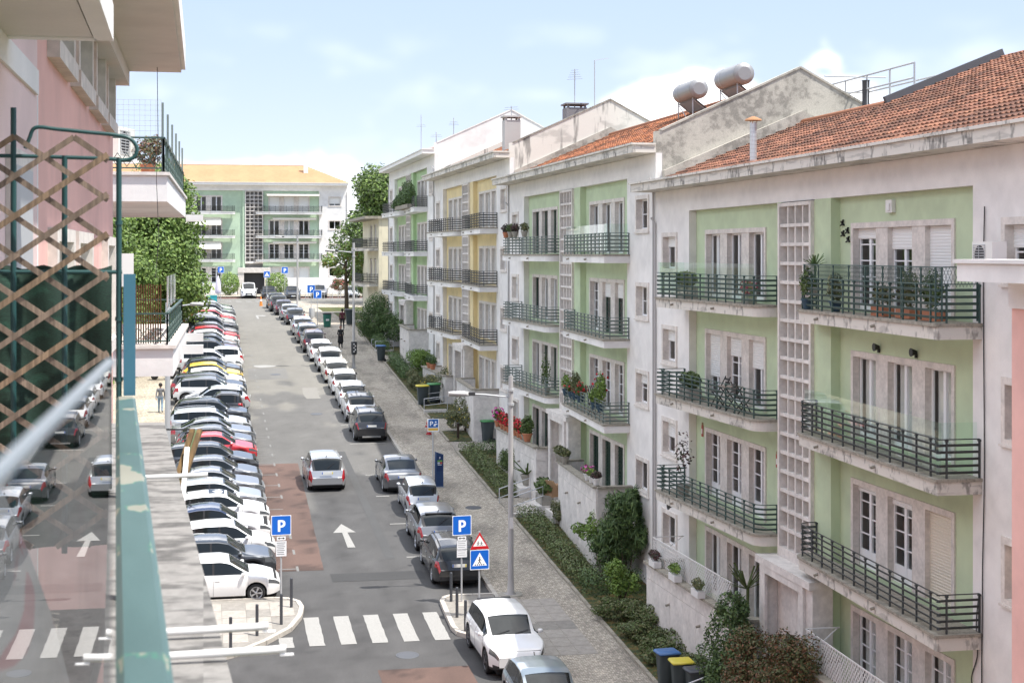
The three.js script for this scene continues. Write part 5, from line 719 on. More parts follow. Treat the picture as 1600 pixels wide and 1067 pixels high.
  { const g = new G(), a = section(rb + 0.03), y = topAt(rb + 0.03); g.bar([rb + 0.012, y + 0.02, 0], [lerp(rb, rrx, 0.45) - 0.012, topAt(lerp(rb, rrx, 0.45)) + 0.02, 0.34], 0.018, 0.014); if (kind !== 'sedan') add('rear_wiper', g, CM.trim); const w = new G(); for (const z of [-0.05, 0.55]) w.bar([cabF - 0.02, topAt(cabF - 0.02) + 0.02, z - 0.05], [cabF - 0.13, topAt(cabF - 0.13) + 0.02, z - 0.5], 0.016, 0.012); add('wiper', w, CM.trim); }
  add('antenna', new G().bar([rrx + 0.16, topAt(rrx + 0.16), 0], [rrx + 0.04, topAt(rrx + 0.16) + 0.07, 0], 0.03, 0.03), CM.trim);
  if (K.rails) for (const s of [1, -1]) { const g = new G(), pts = []; for (let k = 0; k <= 8; k++) { const x = lerp(rf - 0.05, rrx + 0.05, k / 8); pts.push([x, topAt(x) - 0.005 + 0.045 * Math.sin(Math.PI * clamp(k / 8, 0.06, 0.94)) ** 0.4, s * (roofHW - 0.045)]); } g.tube(pts, 0.014, 6); add('roof_rail', g, K.rails === 2 ? CM.chrome : CM.trim); }
  if (K.spoiler) add('spoiler', new G().bar([rrx - 0.02, topAt(rrx) + 0.005, -roofHW * 0.8], [rrx - 0.02, topAt(rrx) + 0.005, roofHW * 0.8], 0.16, 0.03, [0, 1, 0]), CM.trim);
  if (K.sunroof) add('sunroof', new G().quad([rf - 0.75, topAt(rf - 0.75) + 0.02, 0.36], [rf - 0.1, topAt(rf - 0.1) + 0.02, 0.36], [rf - 0.1, topAt(rf - 0.1) + 0.02, -0.36], [rf - 0.75, topAt(rf - 0.75) + 0.02, -0.36]), CM.glass);
  // number plate lamp bar / rear bumper insert
  if (K.clad) add('skid_plate', new G().box(-L / 2 - 0.015, -L / 2 + 0.05, 0.28, 0.36, -0.5, 0.5), CM.chrome);
  return protoCar[key] = car;
}
let carFirst = {};
function parkCar(kind, opt, color, X, D, dir, label, group, extra = 0) {
  // dir: 'up' faces up the street, 'down' faces the balcony, 'road' nose to the carriageway, 'wall' tail to it
  const P = carProto(kind, opt), c = carFirst[kind + JSON.stringify(opt)] ? P.clone() : P; carFirst[kind + JSON.stringify(opt)] = 1;
  c.name = numbered(kind === 'van' ? 'parked_van' : group && group.startsWith('moving') ? 'moving_car' : 'parked_car');
  c.traverse((m) => { if (m.isMesh && m.userData.paint) m.material = PM[color]; });
  const turn = { up: Math.PI / 2, down: -Math.PI / 2, road: 0, wall: Math.PI }[dir] + extra; c.rotation.order = 'YXZ'; const s = slope(D);
  c.position.set(X, gy(D) + 0.004, -D);
  // lie on the sloping road: rotate about world x by the street slope after the turn
  const q = new THREE.Quaternion().setFromAxisAngle(new THREE.Vector3(1, 0, 0), s).multiply(new THREE.Quaternion().setFromAxisAngle(new THREE.Vector3(0, 1, 0), turn)); c.quaternion.copy(q);
  scene.add(c); tag(c, label, kind === 'van' ? 'van' : 'car', group); return c;
}
const gR = 'cars parked along the right kerb', gL = 'cars parked nose to the road on the left';
const blackRoof = PM.black;
// right kerb, from the crossing up the street
const RC = [
  ['hatch', {}, 'bluegrey', 9.15, 41.9, 'down', 'blue grey hatchback with its roof in front of the white crossover', 0],
  ['suv', { H: 1.54, L: 4.2, W: 1.8, rimDark: true, rimStyle: 3, spoiler: 1 }, 'white', 9.1, 47.4, 'down', 'white crossover facing down the street beside the zebra crossing', 0.03],
  ['estate', { rails: 1, yellowPlate: 1, rimStyle: 2 }, 'black', 9.0, 57.75, 'up', 'dark estate car with roof rails parked just before the crossing signs', 0],
  ['suv', { H: 1.58, L: 4.2, W: 1.8, spoiler: 1, rimStyle: 3 }, 'midgrey', 9.05, 62.5, 'up', 'grey crossover behind the blue parking sign', 0],
  ['city', { yellowPlate: 0 }, 'palesilver', 9.25, 68.3, 'up', 'small old silver hatchback in front of the parking meter', 0],
  ['sedan', { L: 4.4 }, 'grey', 9.0, 73.5, 'up', 'grey saloon with bright red tail lights beside the empty kerb space', 0],
  ['suv', { rails: 1, tailLow: 7, H: 1.62, rimStyle: 2 }, 'black', 8.9, 86.5, 'up', 'black SUV with wide tail lights above the empty kerb space', 0],
  ['suv', { roofMat: blackRoof, L: 4.2, H: 1.56 }, 'white', 8.95, 92.2, 'up', 'white crossover with black roof behind the black SUV', 0],
  ['hatch', {}, 'white', 8.95, 97.0, 'up', 'plain white hatchback between a black roofed crossover and a white hatchback with dark mirrors', 0],
  ['hatch', { mirrorDark: 1 }, 'white', 8.9, 102.0, 'up', 'white hatchback with dark mirrors beside the driveway mark', 0],
  ['hatch', { L: 4.3, tailLow: 5 }, 'cream', 8.8, 107.0, 'up', 'off white car with tall tail lights beside the lamp post bin', 0],
  ['suv', { L: 4.3, H: 1.58, sunroof: 1 }, 'white', 8.75, 112.0, 'up', 'white crossover with dark sunroof beside the lamp post', 0],
  ['hatch', { L: 4.2 }, 'white', 8.5, 117.2, 'up', 'white hatchback beside the woman in black', 0],
  ['suv', { L: 4.4, rails: 1 }, 'plum', 8.35, 122.0, 'up', 'dark plum SUV with roof rails', 0],
  ['estate', { L: 4.4 }, 'grey', 8.2, 127.6, 'up', 'grey estate car between the plum SUV and a silver hatchback', 0],
  ['hatch', {}, 'palesilver', 8.1, 132.6, 'up', 'pale silver hatchback beside the green street bin', 0],
  ['hatch', { L: 4.1, tailLow: 5 }, 'darkgrey', 8.0, 141.3, 'up', 'dark grey hatchback with tall red tail lights at the lawn', 0],
  ['hatch', {}, 'silver', 7.8, 146.5, 'up', 'silver hatchback behind the dark grey one at the lawn', 0],
  ['hatch', {}, 'plum', 7.6, 153.5, 'up', 'dark red hatchback near the top of the street', 0],
  ['suv', {}, 'black', 7.4, 159.5, 'up', 'black SUV near the top of the street', 0],
  ['suv', {}, 'darkgrey', 7.4, 166, 'up', 'dark SUV last in the row at the junction', 0],
];
for (const [k, o, c, X, D, dir, lab, e] of RC) parkCar(k, o, c, X, D, dir, lab, gR, e);
parkCar('mpv', { tailLow: 4, tailL: 0.26, yellowPlate: 1 }, 'silver', 5.55, 74.2, 'up', 'silver hatchback driving up the middle of the road', 'moving car on the road', 0.02);
// left side bays
const LC = [
  ['hatch', { rimStyle: 3 }, 'white', 55.7, 'white hatchback with grey alloy wheels next to the kerb extension'], ['suv', { H: 1.52, L: 4.25 }, 'darkgrey', 58.3, 'dark grey hatchback between two white cars next to the parking sign'], ['city', { L: 3.7, W: 1.6 }, 'white', 60.9, 'small old white car almost hidden beside the ledge'], ['sedan', { L: 4.65, H: 1.5, rimDark: true, roofMat: PM.navy }, 'white', 63.7, 'large white saloon with dark glass roof'], ['hatch', { sunroof: 1 }, 'white', 66.3, 'white hatchback with a dark sunroof panel'], ['hatch', { L: 4.25 }, 'silver', 68.9, 'silver hatchback beside a white one with sunroof'], ['sedan', {}, 'midgrey', 71.5, 'grey saloon with an amber mirror'], ['hatch', { L: 4.2 }, 'grey', 74.1, 'dark hatchback beside the grey saloon'], ['estate', { H: 1.6 }, 'darkgrey', 76.9, 'long black estate beside the red car'], ['hatch', {}, 'red', 80.3, 'red hatchback among dark cars'], ['hatch', {}, 'grey', 82.4, 'dark grey hatchback just behind the red car'], ['sedan', { L: 4.5 }, 'midgrey', 84.9, 'grey fastback saloon with chrome window line'], ['estate', { rails: 2 }, 'palesilver', 87.6, 'silver estate with roof rails'], ['suv', { rails: 1 }, 'darkgrey', 90.0, 'dark SUV with chrome grille beside the silver estate'],
  ['micro', {}, 'black', 92.8, 'tiny black two seater parked tail to the road', 'wall'], ['hatch', { rimStyle: 1 }, 'palesilver', 95.6, 'pale silver hatchback parked tail to the road', 'wall'], ['suv', { roofMat: PM.grey }, 'white', 98.2, 'white crossover with dark roof beside the long black estate'], ['estate', { L: 4.75 }, 'black', 100.7, 'long black estate beside the crossover with dark roof'], ['hatch', {}, 'white', 103.2, 'white hatchback next to the long black estate'], ['hatch', {}, 'yellow', 105.7, 'white and yellow hatchback'], ['hatch', {}, 'darkgrey', 108.2, 'dark hatchback next to the yellow one'], ['suv', {}, 'white', 110.8, 'white SUV behind the dark hatchback'], ['city', {}, 'white', 113.3, 'small white city car parked tail to the road', 'wall'], ['suv', { H: 1.7 }, 'black', 115.8, 'tall black SUV next to the blue saloon'], ['sedan', {}, 'blue', 118.4, 'blue saloon under the tree'], ['hatch', {}, 'grey', 121, 'grey hatchback under the tree'], ['hatch', {}, 'white', 123.6, 'white hatchback under the tree edge'], ['hatch', {}, 'red', 126.2, 'red hatchback under the tree edge'], ['hatch', {}, 'midgrey', 128.8, 'mid grey hatchback past the red one'], ['suv', {}, 'darkgrey', 131.4, 'dark grey SUV past the red hatchback'], ['hatch', {}, 'white', 134, 'white hatchback in the upper bays'], ['sedan', {}, 'silver', 136.6, 'silver saloon in the upper bays'], ['hatch', {}, 'red', 139.2, 'red hatchback in the upper bays'], ['hatch', {}, 'white', 141.8, 'white hatchback beyond the upper red one'], ['suv', {}, 'grey', 144.6, 'grey SUV in the upper bays'], ['hatch', {}, 'darkgrey', 148, 'dark hatchback near the teal kiosk'], ['hatch', {}, 'palesilver', 151.6, 'pale hatchback near the teal kiosk'], ['sedan', {}, 'black', 155.4, 'black saloon last before the junction'],
];
LC.forEach(([k, o, c, D, lab, dir], i) => { const L = o.L ?? KIND[k].L, X = (dir === 'wall' ? 2.75 : 2.65 + 0.16 * (hash3(i, 3, 3) - 0.5)) + (D > 100 ? (D - 100) * 0.004 : 0) - L / 2 - (D > 76 && D < 93 ? 0 : 0); parkCar(k, o, c, k === 'micro' ? 1.0 : X, D, dir || 'road', lab, gL, 0.03 * (hash3(i, 5, 5) - 0.5)); });
// cross street and junction
parkCar('van', {}, 'white', 5.5, 197.6, 'down', 'white van parked in front of the hedge at the end of the street', 'vehicles in front of the end block'); parkCar('hatch', { W: 1.85, H: 1.55 }, 'black', 7.9, 195.4, 'down', 'black car next to the white van at the end of the street', 'vehicles in front of the end block');
parkCar('suv', {}, 'darkgrey', 10.5, 190, 'down', 'dark SUV parked beyond the row at the junction', 'vehicles in front of the end block'); parkCar('suv', {}, 'midgrey', 14.2, 197, 'down', 'grey SUV parked behind the blue parking signs', 'vehicles in front of the end block'); parkCar('hatch', {}, 'palesilver', 18.3, 197, 'down', 'pale car parked behind the bicycle racks', 'vehicles in front of the end block');

// ================================================================= plants
const leafMat = (o = {}) => std(C(1, 1, 1), { vertexColors: true, roughness: 0.62, side: THREE.DoubleSide, ...o });
const LEAF = leafMat(), LEAFT = new THREE.MeshPhysicalMaterial({ color: C(1, 1, 1), vertexColors: true, roughness: 0.8, transmission: 0.3, thickness: 0, side: THREE.DoubleSide });
// blobs: [x,y,z, rx,ry,rz]; leaves spread through the outer part of each blob, outline broken by noise
function leafCloud(blobs, n, size, cols, o = {}) {
  const P = new Float32Array(n * 12), N = new Float32Array(n * 12), K = new Float32Array(n * 12), I = new Uint32Array(n * 6), wt = []; let tot = 0;
  for (const b of blobs) { tot += Math.pow(b[3] * b[4] * b[5], 0.67); wt.push(tot); }
  const asp = o.asp ?? 0.6, inner = o.inner ?? 0.55, f = o.freq ?? 2.2, fs = rnd() * 100;
  for (let k = 0; k < n; k++) {
    const r = rnd() * tot, b = blobs[wt.findIndex((w) => w >= r)];
    let ux, uy, uz, l; do { ux = rr(-1, 1); uy = rr(-1, 1); uz = rr(-1, 1); l = ux * ux + uy * uy + uz * uz; } while (l > 1 || l < 0.01); l = Math.sqrt(l); ux /= l; uy /= l; uz /= l;
    if (o.box) { const m = Math.max(Math.abs(ux), Math.abs(uy), Math.abs(uz)), q = lerp(1, 1 / m, o.box); ux *= q; uy *= q; uz *= q; }
    const bump = 0.62 + 0.76 * fbm(ux * f + fs + b[0], uy * f + b[1], uz * f, 3), rad = (inner + (1 - inner) * Math.sqrt(rnd())) * lerp(1, bump, o.rough ?? 1);
    const x = b[0] + ux * b[3] * rad, y = Math.max(o.floor ?? -1e9, b[1] + uy * b[4] * rad), z = b[2] + uz * b[5] * rad, s = size * rr(0.65, 1.35);
    let nx = ux + rr(-1, 1), ny = uy + 0.4 + rr(-0.9, 0.9), nz = uz + rr(-1, 1); const nl = Math.hypot(nx, ny, nz) || 1; nx /= nl; ny /= nl; nz /= nl;
    let ax = rr(-1, 1), ay = rr(-1, 1) - (o.droop ?? 0.2), az = rr(-1, 1); const d = ax * nx + ay * ny + az * nz; ax -= d * nx; ay -= d * ny; az -= d * nz; const al = Math.hypot(ax, ay, az) || 1; ax /= al; ay /= al; az /= al;
    const bx = ny * az - nz * ay, by = nz * ax - nx * az, bz = nx * ay - ny * ax, q = k * 12, w = s * asp, c = cols[Math.floor(rnd() * cols.length)], v = rr(0.75, 1.25);
    const put = (i, u, t) => { P[q + i] = x + ax * u + bx * t; P[q + i + 1] = y + ay * u + by * t; P[q + i + 2] = z + az * u + bz * t; N[q + i] = nx; N[q + i + 1] = ny; N[q + i + 2] = nz; K[q + i] = c[0] * v; K[q + i + 1] = c[1] * v; K[q + i + 2] = c[2] * v; };
    put(0, -s / 2, 0); put(3, s * 0.05, w / 2); put(6, s / 2, 0); put(9, s * 0.05, -w / 2);
    const e = k * 6, a = k * 4; I[e] = a; I[e + 1] = a + 2; I[e + 2] = a + 1; I[e + 3] = a; I[e + 4] = a + 3; I[e + 5] = a + 2;
  }
  const g = new THREE.BufferGeometry(); g.setAttribute('position', new THREE.BufferAttribute(P, 3)); g.setAttribute('normal', new THREE.BufferAttribute(N, 3)); g.setAttribute('color', new THREE.BufferAttribute(K, 3)); g.setAttribute('uv', new THREE.BufferAttribute(new Float32Array(n * 8), 2)); g.setIndex(new THREE.BufferAttribute(I, 1)); return g;
}
const stuff = (n, g, m, p) => { const q = mesh(n, g, m, p); q.userData.kind = 'stuff'; return q; };
const GR = { lime: [[0.17, 0.27, 0.05], [0.13, 0.22, 0.04], [0.22, 0.31, 0.065], [0.10, 0.17, 0.03]], mid: [[0.075, 0.12, 0.025], [0.10, 0.15, 0.035], [0.06, 0.10, 0.02]], dark: [[0.075, 0.135, 0.04], [0.105, 0.17, 0.045], [0.06, 0.105, 0.035]], hedge: [[0.11, 0.165, 0.05], [0.15, 0.19, 0.06], [0.13, 0.135, 0.055], [0.09, 0.13, 0.04]], olive: [[0.13, 0.145, 0.055], [0.17, 0.165, 0.07], [0.11, 0.12, 0.05], [0.09, 0.12, 0.04]], rust: [[0.06, 0.085, 0.025], [0.09, 0.095, 0.03], [0.13, 0.085, 0.03], [0.16, 0.07, 0.03]], bright: [[0.16, 0.25, 0.04], [0.12, 0.20, 0.035]], purple: [[0.07, 0.03, 0.035], [0.10, 0.05, 0.045], [0.05, 0.06, 0.03]] };
function trunkGeo(h, r, limbs, s) { const g = new G(); reseed(s); const lean = rr(-0.25, 0.25); g.tube([[0, -0.3, 0], [0.02, h * 0.3, 0.03], [lean * 0.6, h * 0.65, 0.05], [lean, h, 0]], [r * 1.25, r, r * 0.8, r * 0.55], 9); for (let i = 0; i < limbs.length; i++) { const [x, y, z] = limbs[i], b = h * rr(0.55, 0.95); g.tube([[lean * b / h, b, 0], [lerp(lean, x, 0.45), lerp(b, y, 0.55), z * 0.45], [x, y, z]], [r * 0.5, r * 0.3, r * 0.1], 6); } return g; }
function tree(label, X, D, h, blobs, n, size, cols, s, o = {}) {
  const t = thing(o.name || 'leafy_tree', label, 'tree', at(X, D), 0, o.group); reseed(s);
  const limbs = blobs.map((b) => [b[0] * 0.75, b[1], b[2] * 0.75]); mesh('trunk', trunkGeo(h, o.r || 0.2, limbs, s), M.bark, t); reseed(s + 1); mesh('crown', leafCloud(blobs, n, size, cols, o), o.mat || LEAF, t); return t;
}
const crown = (s, R, H, y, n) => { reseed(s); const b = []; for (let i = 0; i < n; i++) { const a = rnd() * 6.283, t = rnd(), q = R * 0.62 * Math.sqrt(rnd()) * Math.sin(Math.PI * (0.18 + 0.75 * t)); b.push([Math.cos(a) * q, y + H * (0.12 + 0.76 * t), Math.sin(a) * q, R * rr(0.3, 0.46), H * rr(0.11, 0.18), R * rr(0.3, 0.46)]); } return b; };
tree('tall lime green tree standing over the upper parking bays', -3.3, 130, 8, crown(101, 5.4, 13.8, 0.6, 34), 40000, 0.30, GR.lime, 201, { r: 0.26, mat: LEAFT, inner: 0.3 });
tree('lime green tree between the pink house and the tall tree', -6.3, 108, 6, crown(102, 4.6, 10.5, 1.2, 24), 26000, 0.27, GR.lime, 202, { r: 0.25, mat: LEAFT, inner: 0.3 });
tree('dense green tree behind the bamboo screened balcony', -7.2, 84, 6, crown(103, 4.8, 9.6, 1.4, 22), 24000, 0.23, GR.lime, 203, { r: 0.24, mat: LEAFT, inner: 0.3 });
tree('broad green tree behind the pink house, mostly hidden', -9.5, 64, 6, crown(108, 5, 10, 2, 18), 14000, 0.24, GR.lime, 208, { r: 0.24, mat: LEAFT, inner: 0.3 });
tree('large green tree behind the cream house', 19.4, 174, 8, crown(104, 6.6, 14.5, 1.0, 30), 32000, 0.34, [...GR.lime, ...GR.mid], 204, { r: 0.3, mat: LEAFT, inner: 0.3 });
tree('bare limbed young tree with thin foliage on the lawn', 13.6, 152, 5.2, [[-1.6, 5.2, 0, 0.9, 0.7, 0.9], [1.5, 5.6, 0.3, 1.0, 0.8, 0.9], [0.2, 6.2, 0, 1.0, 0.9, 1], [2.2, 4.6, 0, 0.7, 0.6, 0.7], [-0.8, 4.2, 0.5, 0.7, 0.6, 0.7], [1.0, 3.4, 0.2, 0.8, 0.6, 0.7]], 3000, 0.24, [...GR.lime, [0.25, 0.2, 0.06]], 205, { r: 0.2, rough: 1.2 });
tree('small green tree behind the thin lawn tree', 18.8, 168, 3.5, crown(106, 2.6, 6, 1, 9), 7000, 0.25, GR.lime, 206, { r: 0.14 });
tree('glossy citrus sapling in front of the stone terrace wall', 14.45, 56.6, 1.5, [[0, 1.9, 0, 0.55, 0.42, 0.55], [-0.45, 1.6, 0.1, 0.42, 0.32, 0.4], [0.4, 1.55, 0.2, 0.4, 0.3, 0.4], [-0.8, 1.75, 0, 0.3, 0.2, 0.3]], 1500, 0.11, GR.bright, 207, { r: 0.05, name: 'citrus_tree', droop: 0.3, rough: 1.3 });
function tufts(blobs) { const out = []; for (const b of blobs) { out.push([b[0], b[1], b[2], b[3] * 0.78, b[4] * 0.8, b[5] * 0.78]); for (let i = 0; i < 9; i++) { const a = rnd() * 6.283, e = rr(-0.3, 1.25), q = rr(0.26, 0.44), c = Math.cos(e); out.push([b[0] + Math.cos(a) * c * b[3] * 0.8, b[1] + Math.sin(e) * b[4] * 0.85, b[2] + Math.sin(a) * c * b[5] * 0.8, b[3] * q, b[4] * q * rr(0.8, 1.5), b[5] * q]); } } return out; }
function shrub(name, label, X, D, blobs, n, size, cols, s, o = {}) { reseed(s); if (!o.clip) blobs = tufts(blobs); const t = thing(name, label, 'shrub', at(X, D, 0.15), 0, o.group); const g = new G(); for (let i = 0; i < 5; i++) { const b = blobs[i % blobs.length]; g.tube([[rr(-0.1, 0.1), -0.1, rr(-0.1, 0.1)], [b[0] * 0.5, b[1] * 0.6, b[2] * 0.5], [b[0] * 0.9, b[1] + b[4] * 0.4, b[2] * 0.9]], [0.03, 0.022, 0.008], 5); } mesh('stems', g, M.bark, t); mesh('foliage', leafCloud(blobs, n, size, cols, { floor: 0.02, ...o }), LEAF, t); if (o.flowers) stuff('blossoms', leafCloud(blobs.map((b) => [b[0], b[1], b[2], b[3] * 1.04, b[4] * 1.04, b[5] * 1.04]), o.flowers, o.fsize || 0.07, o.fcols || [[0.75, 0.55, 0.05]], { asp: 0.9, inner: 0.93, floor: 0.05 }), LEAF, t); return t; }
function hedge(label, x0, x1, d0, d1, h, s, cols = GR.hedge, dens = 520) {
  reseed(s); const n = Math.max(2, Math.round((d1 - d0) / 0.7)), D = (d0 + d1) / 2, blobs = []; const t = thing('hedge', label, 'hedge', at((x0 + x1) / 2, D, 0.15), 0, undefined);
  for (let i = 0; i < n; i++) { const dd = d0 + (i + 0.5) * (d1 - d0) / n - D; blobs.push([rr(-0.05, 0.05), gy(D + dd) - gy(D) + h * 0.47, -dd, (x1 - x0) / 2 * rr(0.95, 1.12), h * 0.53 * rr(0.93, 1.1), (d1 - d0) / n * 0.8]); }
  const g = new G(); for (let i = 0; i < n; i++) g.tube([[rr(-0.2, 0.2), blobs[i][1] - h * 0.6, blobs[i][2]], [rr(-0.1, 0.1), blobs[i][1] + h * 0.2, blobs[i][2] + rr(-0.1, 0.1)]], 0.02, 5); mesh('stems', g, M.bark, t);
  mesh('foliage', leafCloud(blobs, Math.round((d1 - d0) * dens * (x1 - x0 + h)), 0.075, cols, { box: 0.8, inner: 0.5, rough: 0.45, floor: 0.02 - 0.2 * (d1 - d0) * 0.07 }), LEAF, t); return t;
}
hedge('clipped hedge along the pavement between the stone steps and the oleander', 13.05, 14.0, 54.6, 65.3, 0.62, 301);
hedge('dark hedge end turning across the garden below the citrus sapling', 13.1, 15.2, 53.2, 54.5, 0.85, 302, GR.dark);
hedge('clipped hedge beside the pavement near the parking meter', 13.05, 13.95, 69.6, 80.4, 0.62, 303); hedge('short hedge behind the paved path opposite the hydrant', 14.0, 15.5, 79.2, 80.4, 0.6, 304, GR.dark);
hedge('tall clipped hedge beside the yellow block steps', 13.05, 13.9, 104.5, 113.3, 0.95, 305, GR.dark); hedge('cross hedge behind the bright shrub of the yellow block', 14.0, 15.4, 103.4, 104.6, 0.8, 306, GR.dark);
hedge('dark hedge along the white gabled block', 13.05, 13.9, 117.8, 132.6, 0.95, 307, GR.dark); hedge('hedge in front of the end block beside the white van', -6.5, 4.2, 203.6, 204.8, 1.5, 308, GR.mid, 90); hedge('hedge in front of the end block behind the bicycle racks', 9.6, 22, 203.6, 204.8, 1.4, 309, GR.mid, 90);
for (const [X, D, lab, s] of [[3.2, 206.5, 'clipped round bush left of the end block entrance', 310], [9.4, 206.5, 'clipped round bush right of the end block entrance', 311]]) shrub('round_bush', lab, X, D, [[0, 1.5, 0, 1.5, 1.5, 1.4]], 2600, 0.2, GR.lime, s, { rough: 0.25, clip: 1 });
shrub('shrub', 'grey green bush by the end block windows', -1.5, 207, [[0, 1.1, 0, 1.4, 1.1, 1]], 1800, 0.2, GR.olive, 312); shrub('shrub', 'reddish bush against the white end block wall', 17.5, 206, [[0, 1.2, 0, 1.3, 0.9, 0.9]], 1500, 0.2, GR.rust, 313, { flowers: 150, fcols: [[0.5, 0.08, 0.1]], fsize: 0.16 });
shrub('round_tree_bush', 'large rounded dark evergreen bush in front of the white gabled block', 13.6, 124, [[0, 1.9, 0, 1.6, 1.7, 1.6], [0.7, 1.3, 1.4, 1.3, 1.2, 1.3], [-0.3, 1.2, -1.2, 1.2, 1.1, 1.3], [1.2, 1.0, 2.6, 0.9, 0.9, 0.9]], 15000, 0.12, GR.dark, 314, { rough: 0.55 });
shrub('shrub', 'bright green shrub behind the tall clipped hedge', 14.6, 107.5, [[0, 0.9, 0, 0.9, 0.8, 1.8], [0.2, 1.1, 1.2, 0.7, 0.7, 0.8]], 6000, 0.10, GR.bright, 315); shrub('shrub', 'dark shrub beside the stair rail of the white gabled block', 15.0, 114.6, [[0, 0.8, 0, 0.7, 0.8, 0.9]], 3000, 0.10, GR.dark, 316);
shrub('shrub', 'olive shrub at the pavement edge below the tall hedge', 13.5, 102.0, [[0, 0.5, 0, 0.55, 0.55, 1.3]], 4500, 0.08, GR.olive, 317); shrub('flowering_shrub', 'olive shrub with yellow flowers between bins and the tall hedge', 14.3, 99.2, [[0, 0.6, 0, 0.9, 0.65, 1.6], [0.3, 0.8, 1.6, 0.8, 0.6, 1.2], [-0.4, 0.4, -1.8, 0.6, 0.45, 1.0]], 11000, 0.08, GR.olive, 318, { flowers: 320 });
shrub('flowering_shrub', 'big yellow flowered shrub beside the red hydrant', 14.4, 86.2, [[0, 0.9, 0, 1.1, 0.85, 1.0], [0.2, 0.7, 1.0, 0.9, 0.65, 0.9], [-0.7, 0.6, 0.2, 0.6, 0.55, 0.8]], 10000, 0.085, GR.olive, 319, { flowers: 260 });
shrub('rose_bush', 'thin grey stemmed rose bush against the yellow block terrace', 14.7, 96.2, [[0, 1.1, 0, 0.5, 0.8, 0.6], [0.1, 1.7, 0.2, 0.4, 0.4, 0.4]], 700, 0.09, GR.olive, 320, { rough: 1.4, flowers: 14, fcols: [[0.7, 0.7, 0.6]], fsize: 0.12 });
shrub('shrub', 'rounded bush inside the hedge below the red geraniums', 14.75, 73.6, [[0, 0.8, 0, 0.75, 0.8, 0.9], [0.05, 0.7, -1.1, 0.7, 0.7, 0.8]], 8000, 0.08, GR.mid, 321); shrub('shrub', 'small bush beside the stone planter at the steps', 14.6, 63.7, [[0, 0.55, 0, 0.4, 0.5, 0.5]], 2200, 0.08, GR.olive, 322);
shrub('oleander', 'tall dark oleander at the corner of the stone terrace', 15.0, 54.9, [[0, 1.6, 0, 0.9, 1.2, 0.9], [-0.3, 2.4, 0.3, 0.75, 0.8, 0.8], [0.2, 2.6, -0.5, 0.7, 0.7, 0.7], [-0.5, 1.0, -0.6, 0.7, 0.9, 0.7]], 9000, 0.27, GR.dark, 323, { asp: 0.16, droop: -0.7, rough: 1.35, inner: 0.35 });
shrub('shrub', 'leafy light green sapling bush below the oleander', 14.1, 52.2, [[0, 0.7, 0, 0.6, 0.7, 0.6], [-0.2, 1.1, 0.1, 0.35, 0.45, 0.4]], 2200, 0.10, GR.bright, 324, { rough: 1.2 });
{ const lab = ['low olive bush filling the garden by the lattice terrace', 'low olive bush filling the garden by the lattice terrace']; for (const [X, D, r, h, s] of [[13.6, 50.6, 0.9, 0.55, 325], [14.6, 49.6, 0.9, 0.7, 326], [13.7, 48.4, 0.8, 0.45, 327], [14.3, 46.9, 0.9, 0.6, 328], [13.5, 45.9, 0.6, 0.4, 329], [14.2, 44.2, 0.8, 0.6, 330]]) shrub('low_bush', lab[0], X, D, [[0, h * 0.5, 0, r, h * 0.6, r * 1.15]], 4200, 0.075, [...GR.olive, ...GR.mid], s, { group: 'low bushes in the lattice terrace garden', rough: 1.1 }); }
shrub('shrub', 'upright dark shrub standing in front of the white lattice', 14.15, 41.0, [[0, 1.2, 0, 0.85, 1.1, 0.9], [0.05, 2.2, 0.1, 0.7, 0.9, 0.7], [-0.3, 1.0, 0.6, 0.6, 0.9, 0.6], [0.1, 2.9, 0, 0.4, 0.45, 0.4]], 14000, 0.08, GR.dark, 331); shrub('shrub', 'wide bush with rusty tips below the porch', 13.9, 36.8, [[0, 1.7, 0, 1.0, 1.5, 1.4], [0.2, 2.4, 0.9, 0.8, 1.0, 1.0], [-0.1, 2.3, -0.9, 0.8, 1.0, 0.9], [-0.2, 1.4, -1.7, 0.7, 1.0, 0.8]], 22000, 0.075, GR.rust, 332);
// grass blades in the gardens, nobody could count them
{ reseed(401); const bl = []; for (const [a, b] of [[23, 53], [54, 65], [70, 80], [84, 86], [92, 113]]) for (let D = a; D < b; D += 0.9) for (const X of [13.5, 14.3, 15.0]) bl.push([X, gy(D) + 0.2, -D, 0.6, 0.05, 0.6]); const o = mesh('grass_tufts', leafCloud(bl, 30000, 0.12, [[0.10, 0.13, 0.03], [0.14, 0.14, 0.05], [0.18, 0.15, 0.07]], { asp: 0.14, inner: 0.1, droop: -2, rough: 0.2 }), LEAF, scene); o.userData = { kind: 'stuff', label: 'patchy dry grass growing in the front gardens', category: 'grass' }; }
// ivy on the top balcony of the white gabled block
{ reseed(402); const t = thing('ivy', 'ivy and shrubs overgrowing a balcony of the white gabled block', 'ivy', [14.7, YC + 3.3, -116]); mesh('foliage', leafCloud([[0, 0.7, -3.2, 0.4, 0.5, 1.5], [0, 0.8, -1, 0.45, 0.7, 1.3], [0.1, 1.2, 0.8, 0.5, 0.9, 1.2], [0, 0.9, 2.4, 0.45, 0.7, 1.0], [-0.1, 0.4, -4.6, 0.3, 0.3, 0.8]], 6000, 0.12, GR.dark, { rough: 1.1 }), LEAF, t); mesh('planter', new G().box(-0.2, 0.35, 0.02, 0.3, -4.5, 3.2), M.lichen, t); }
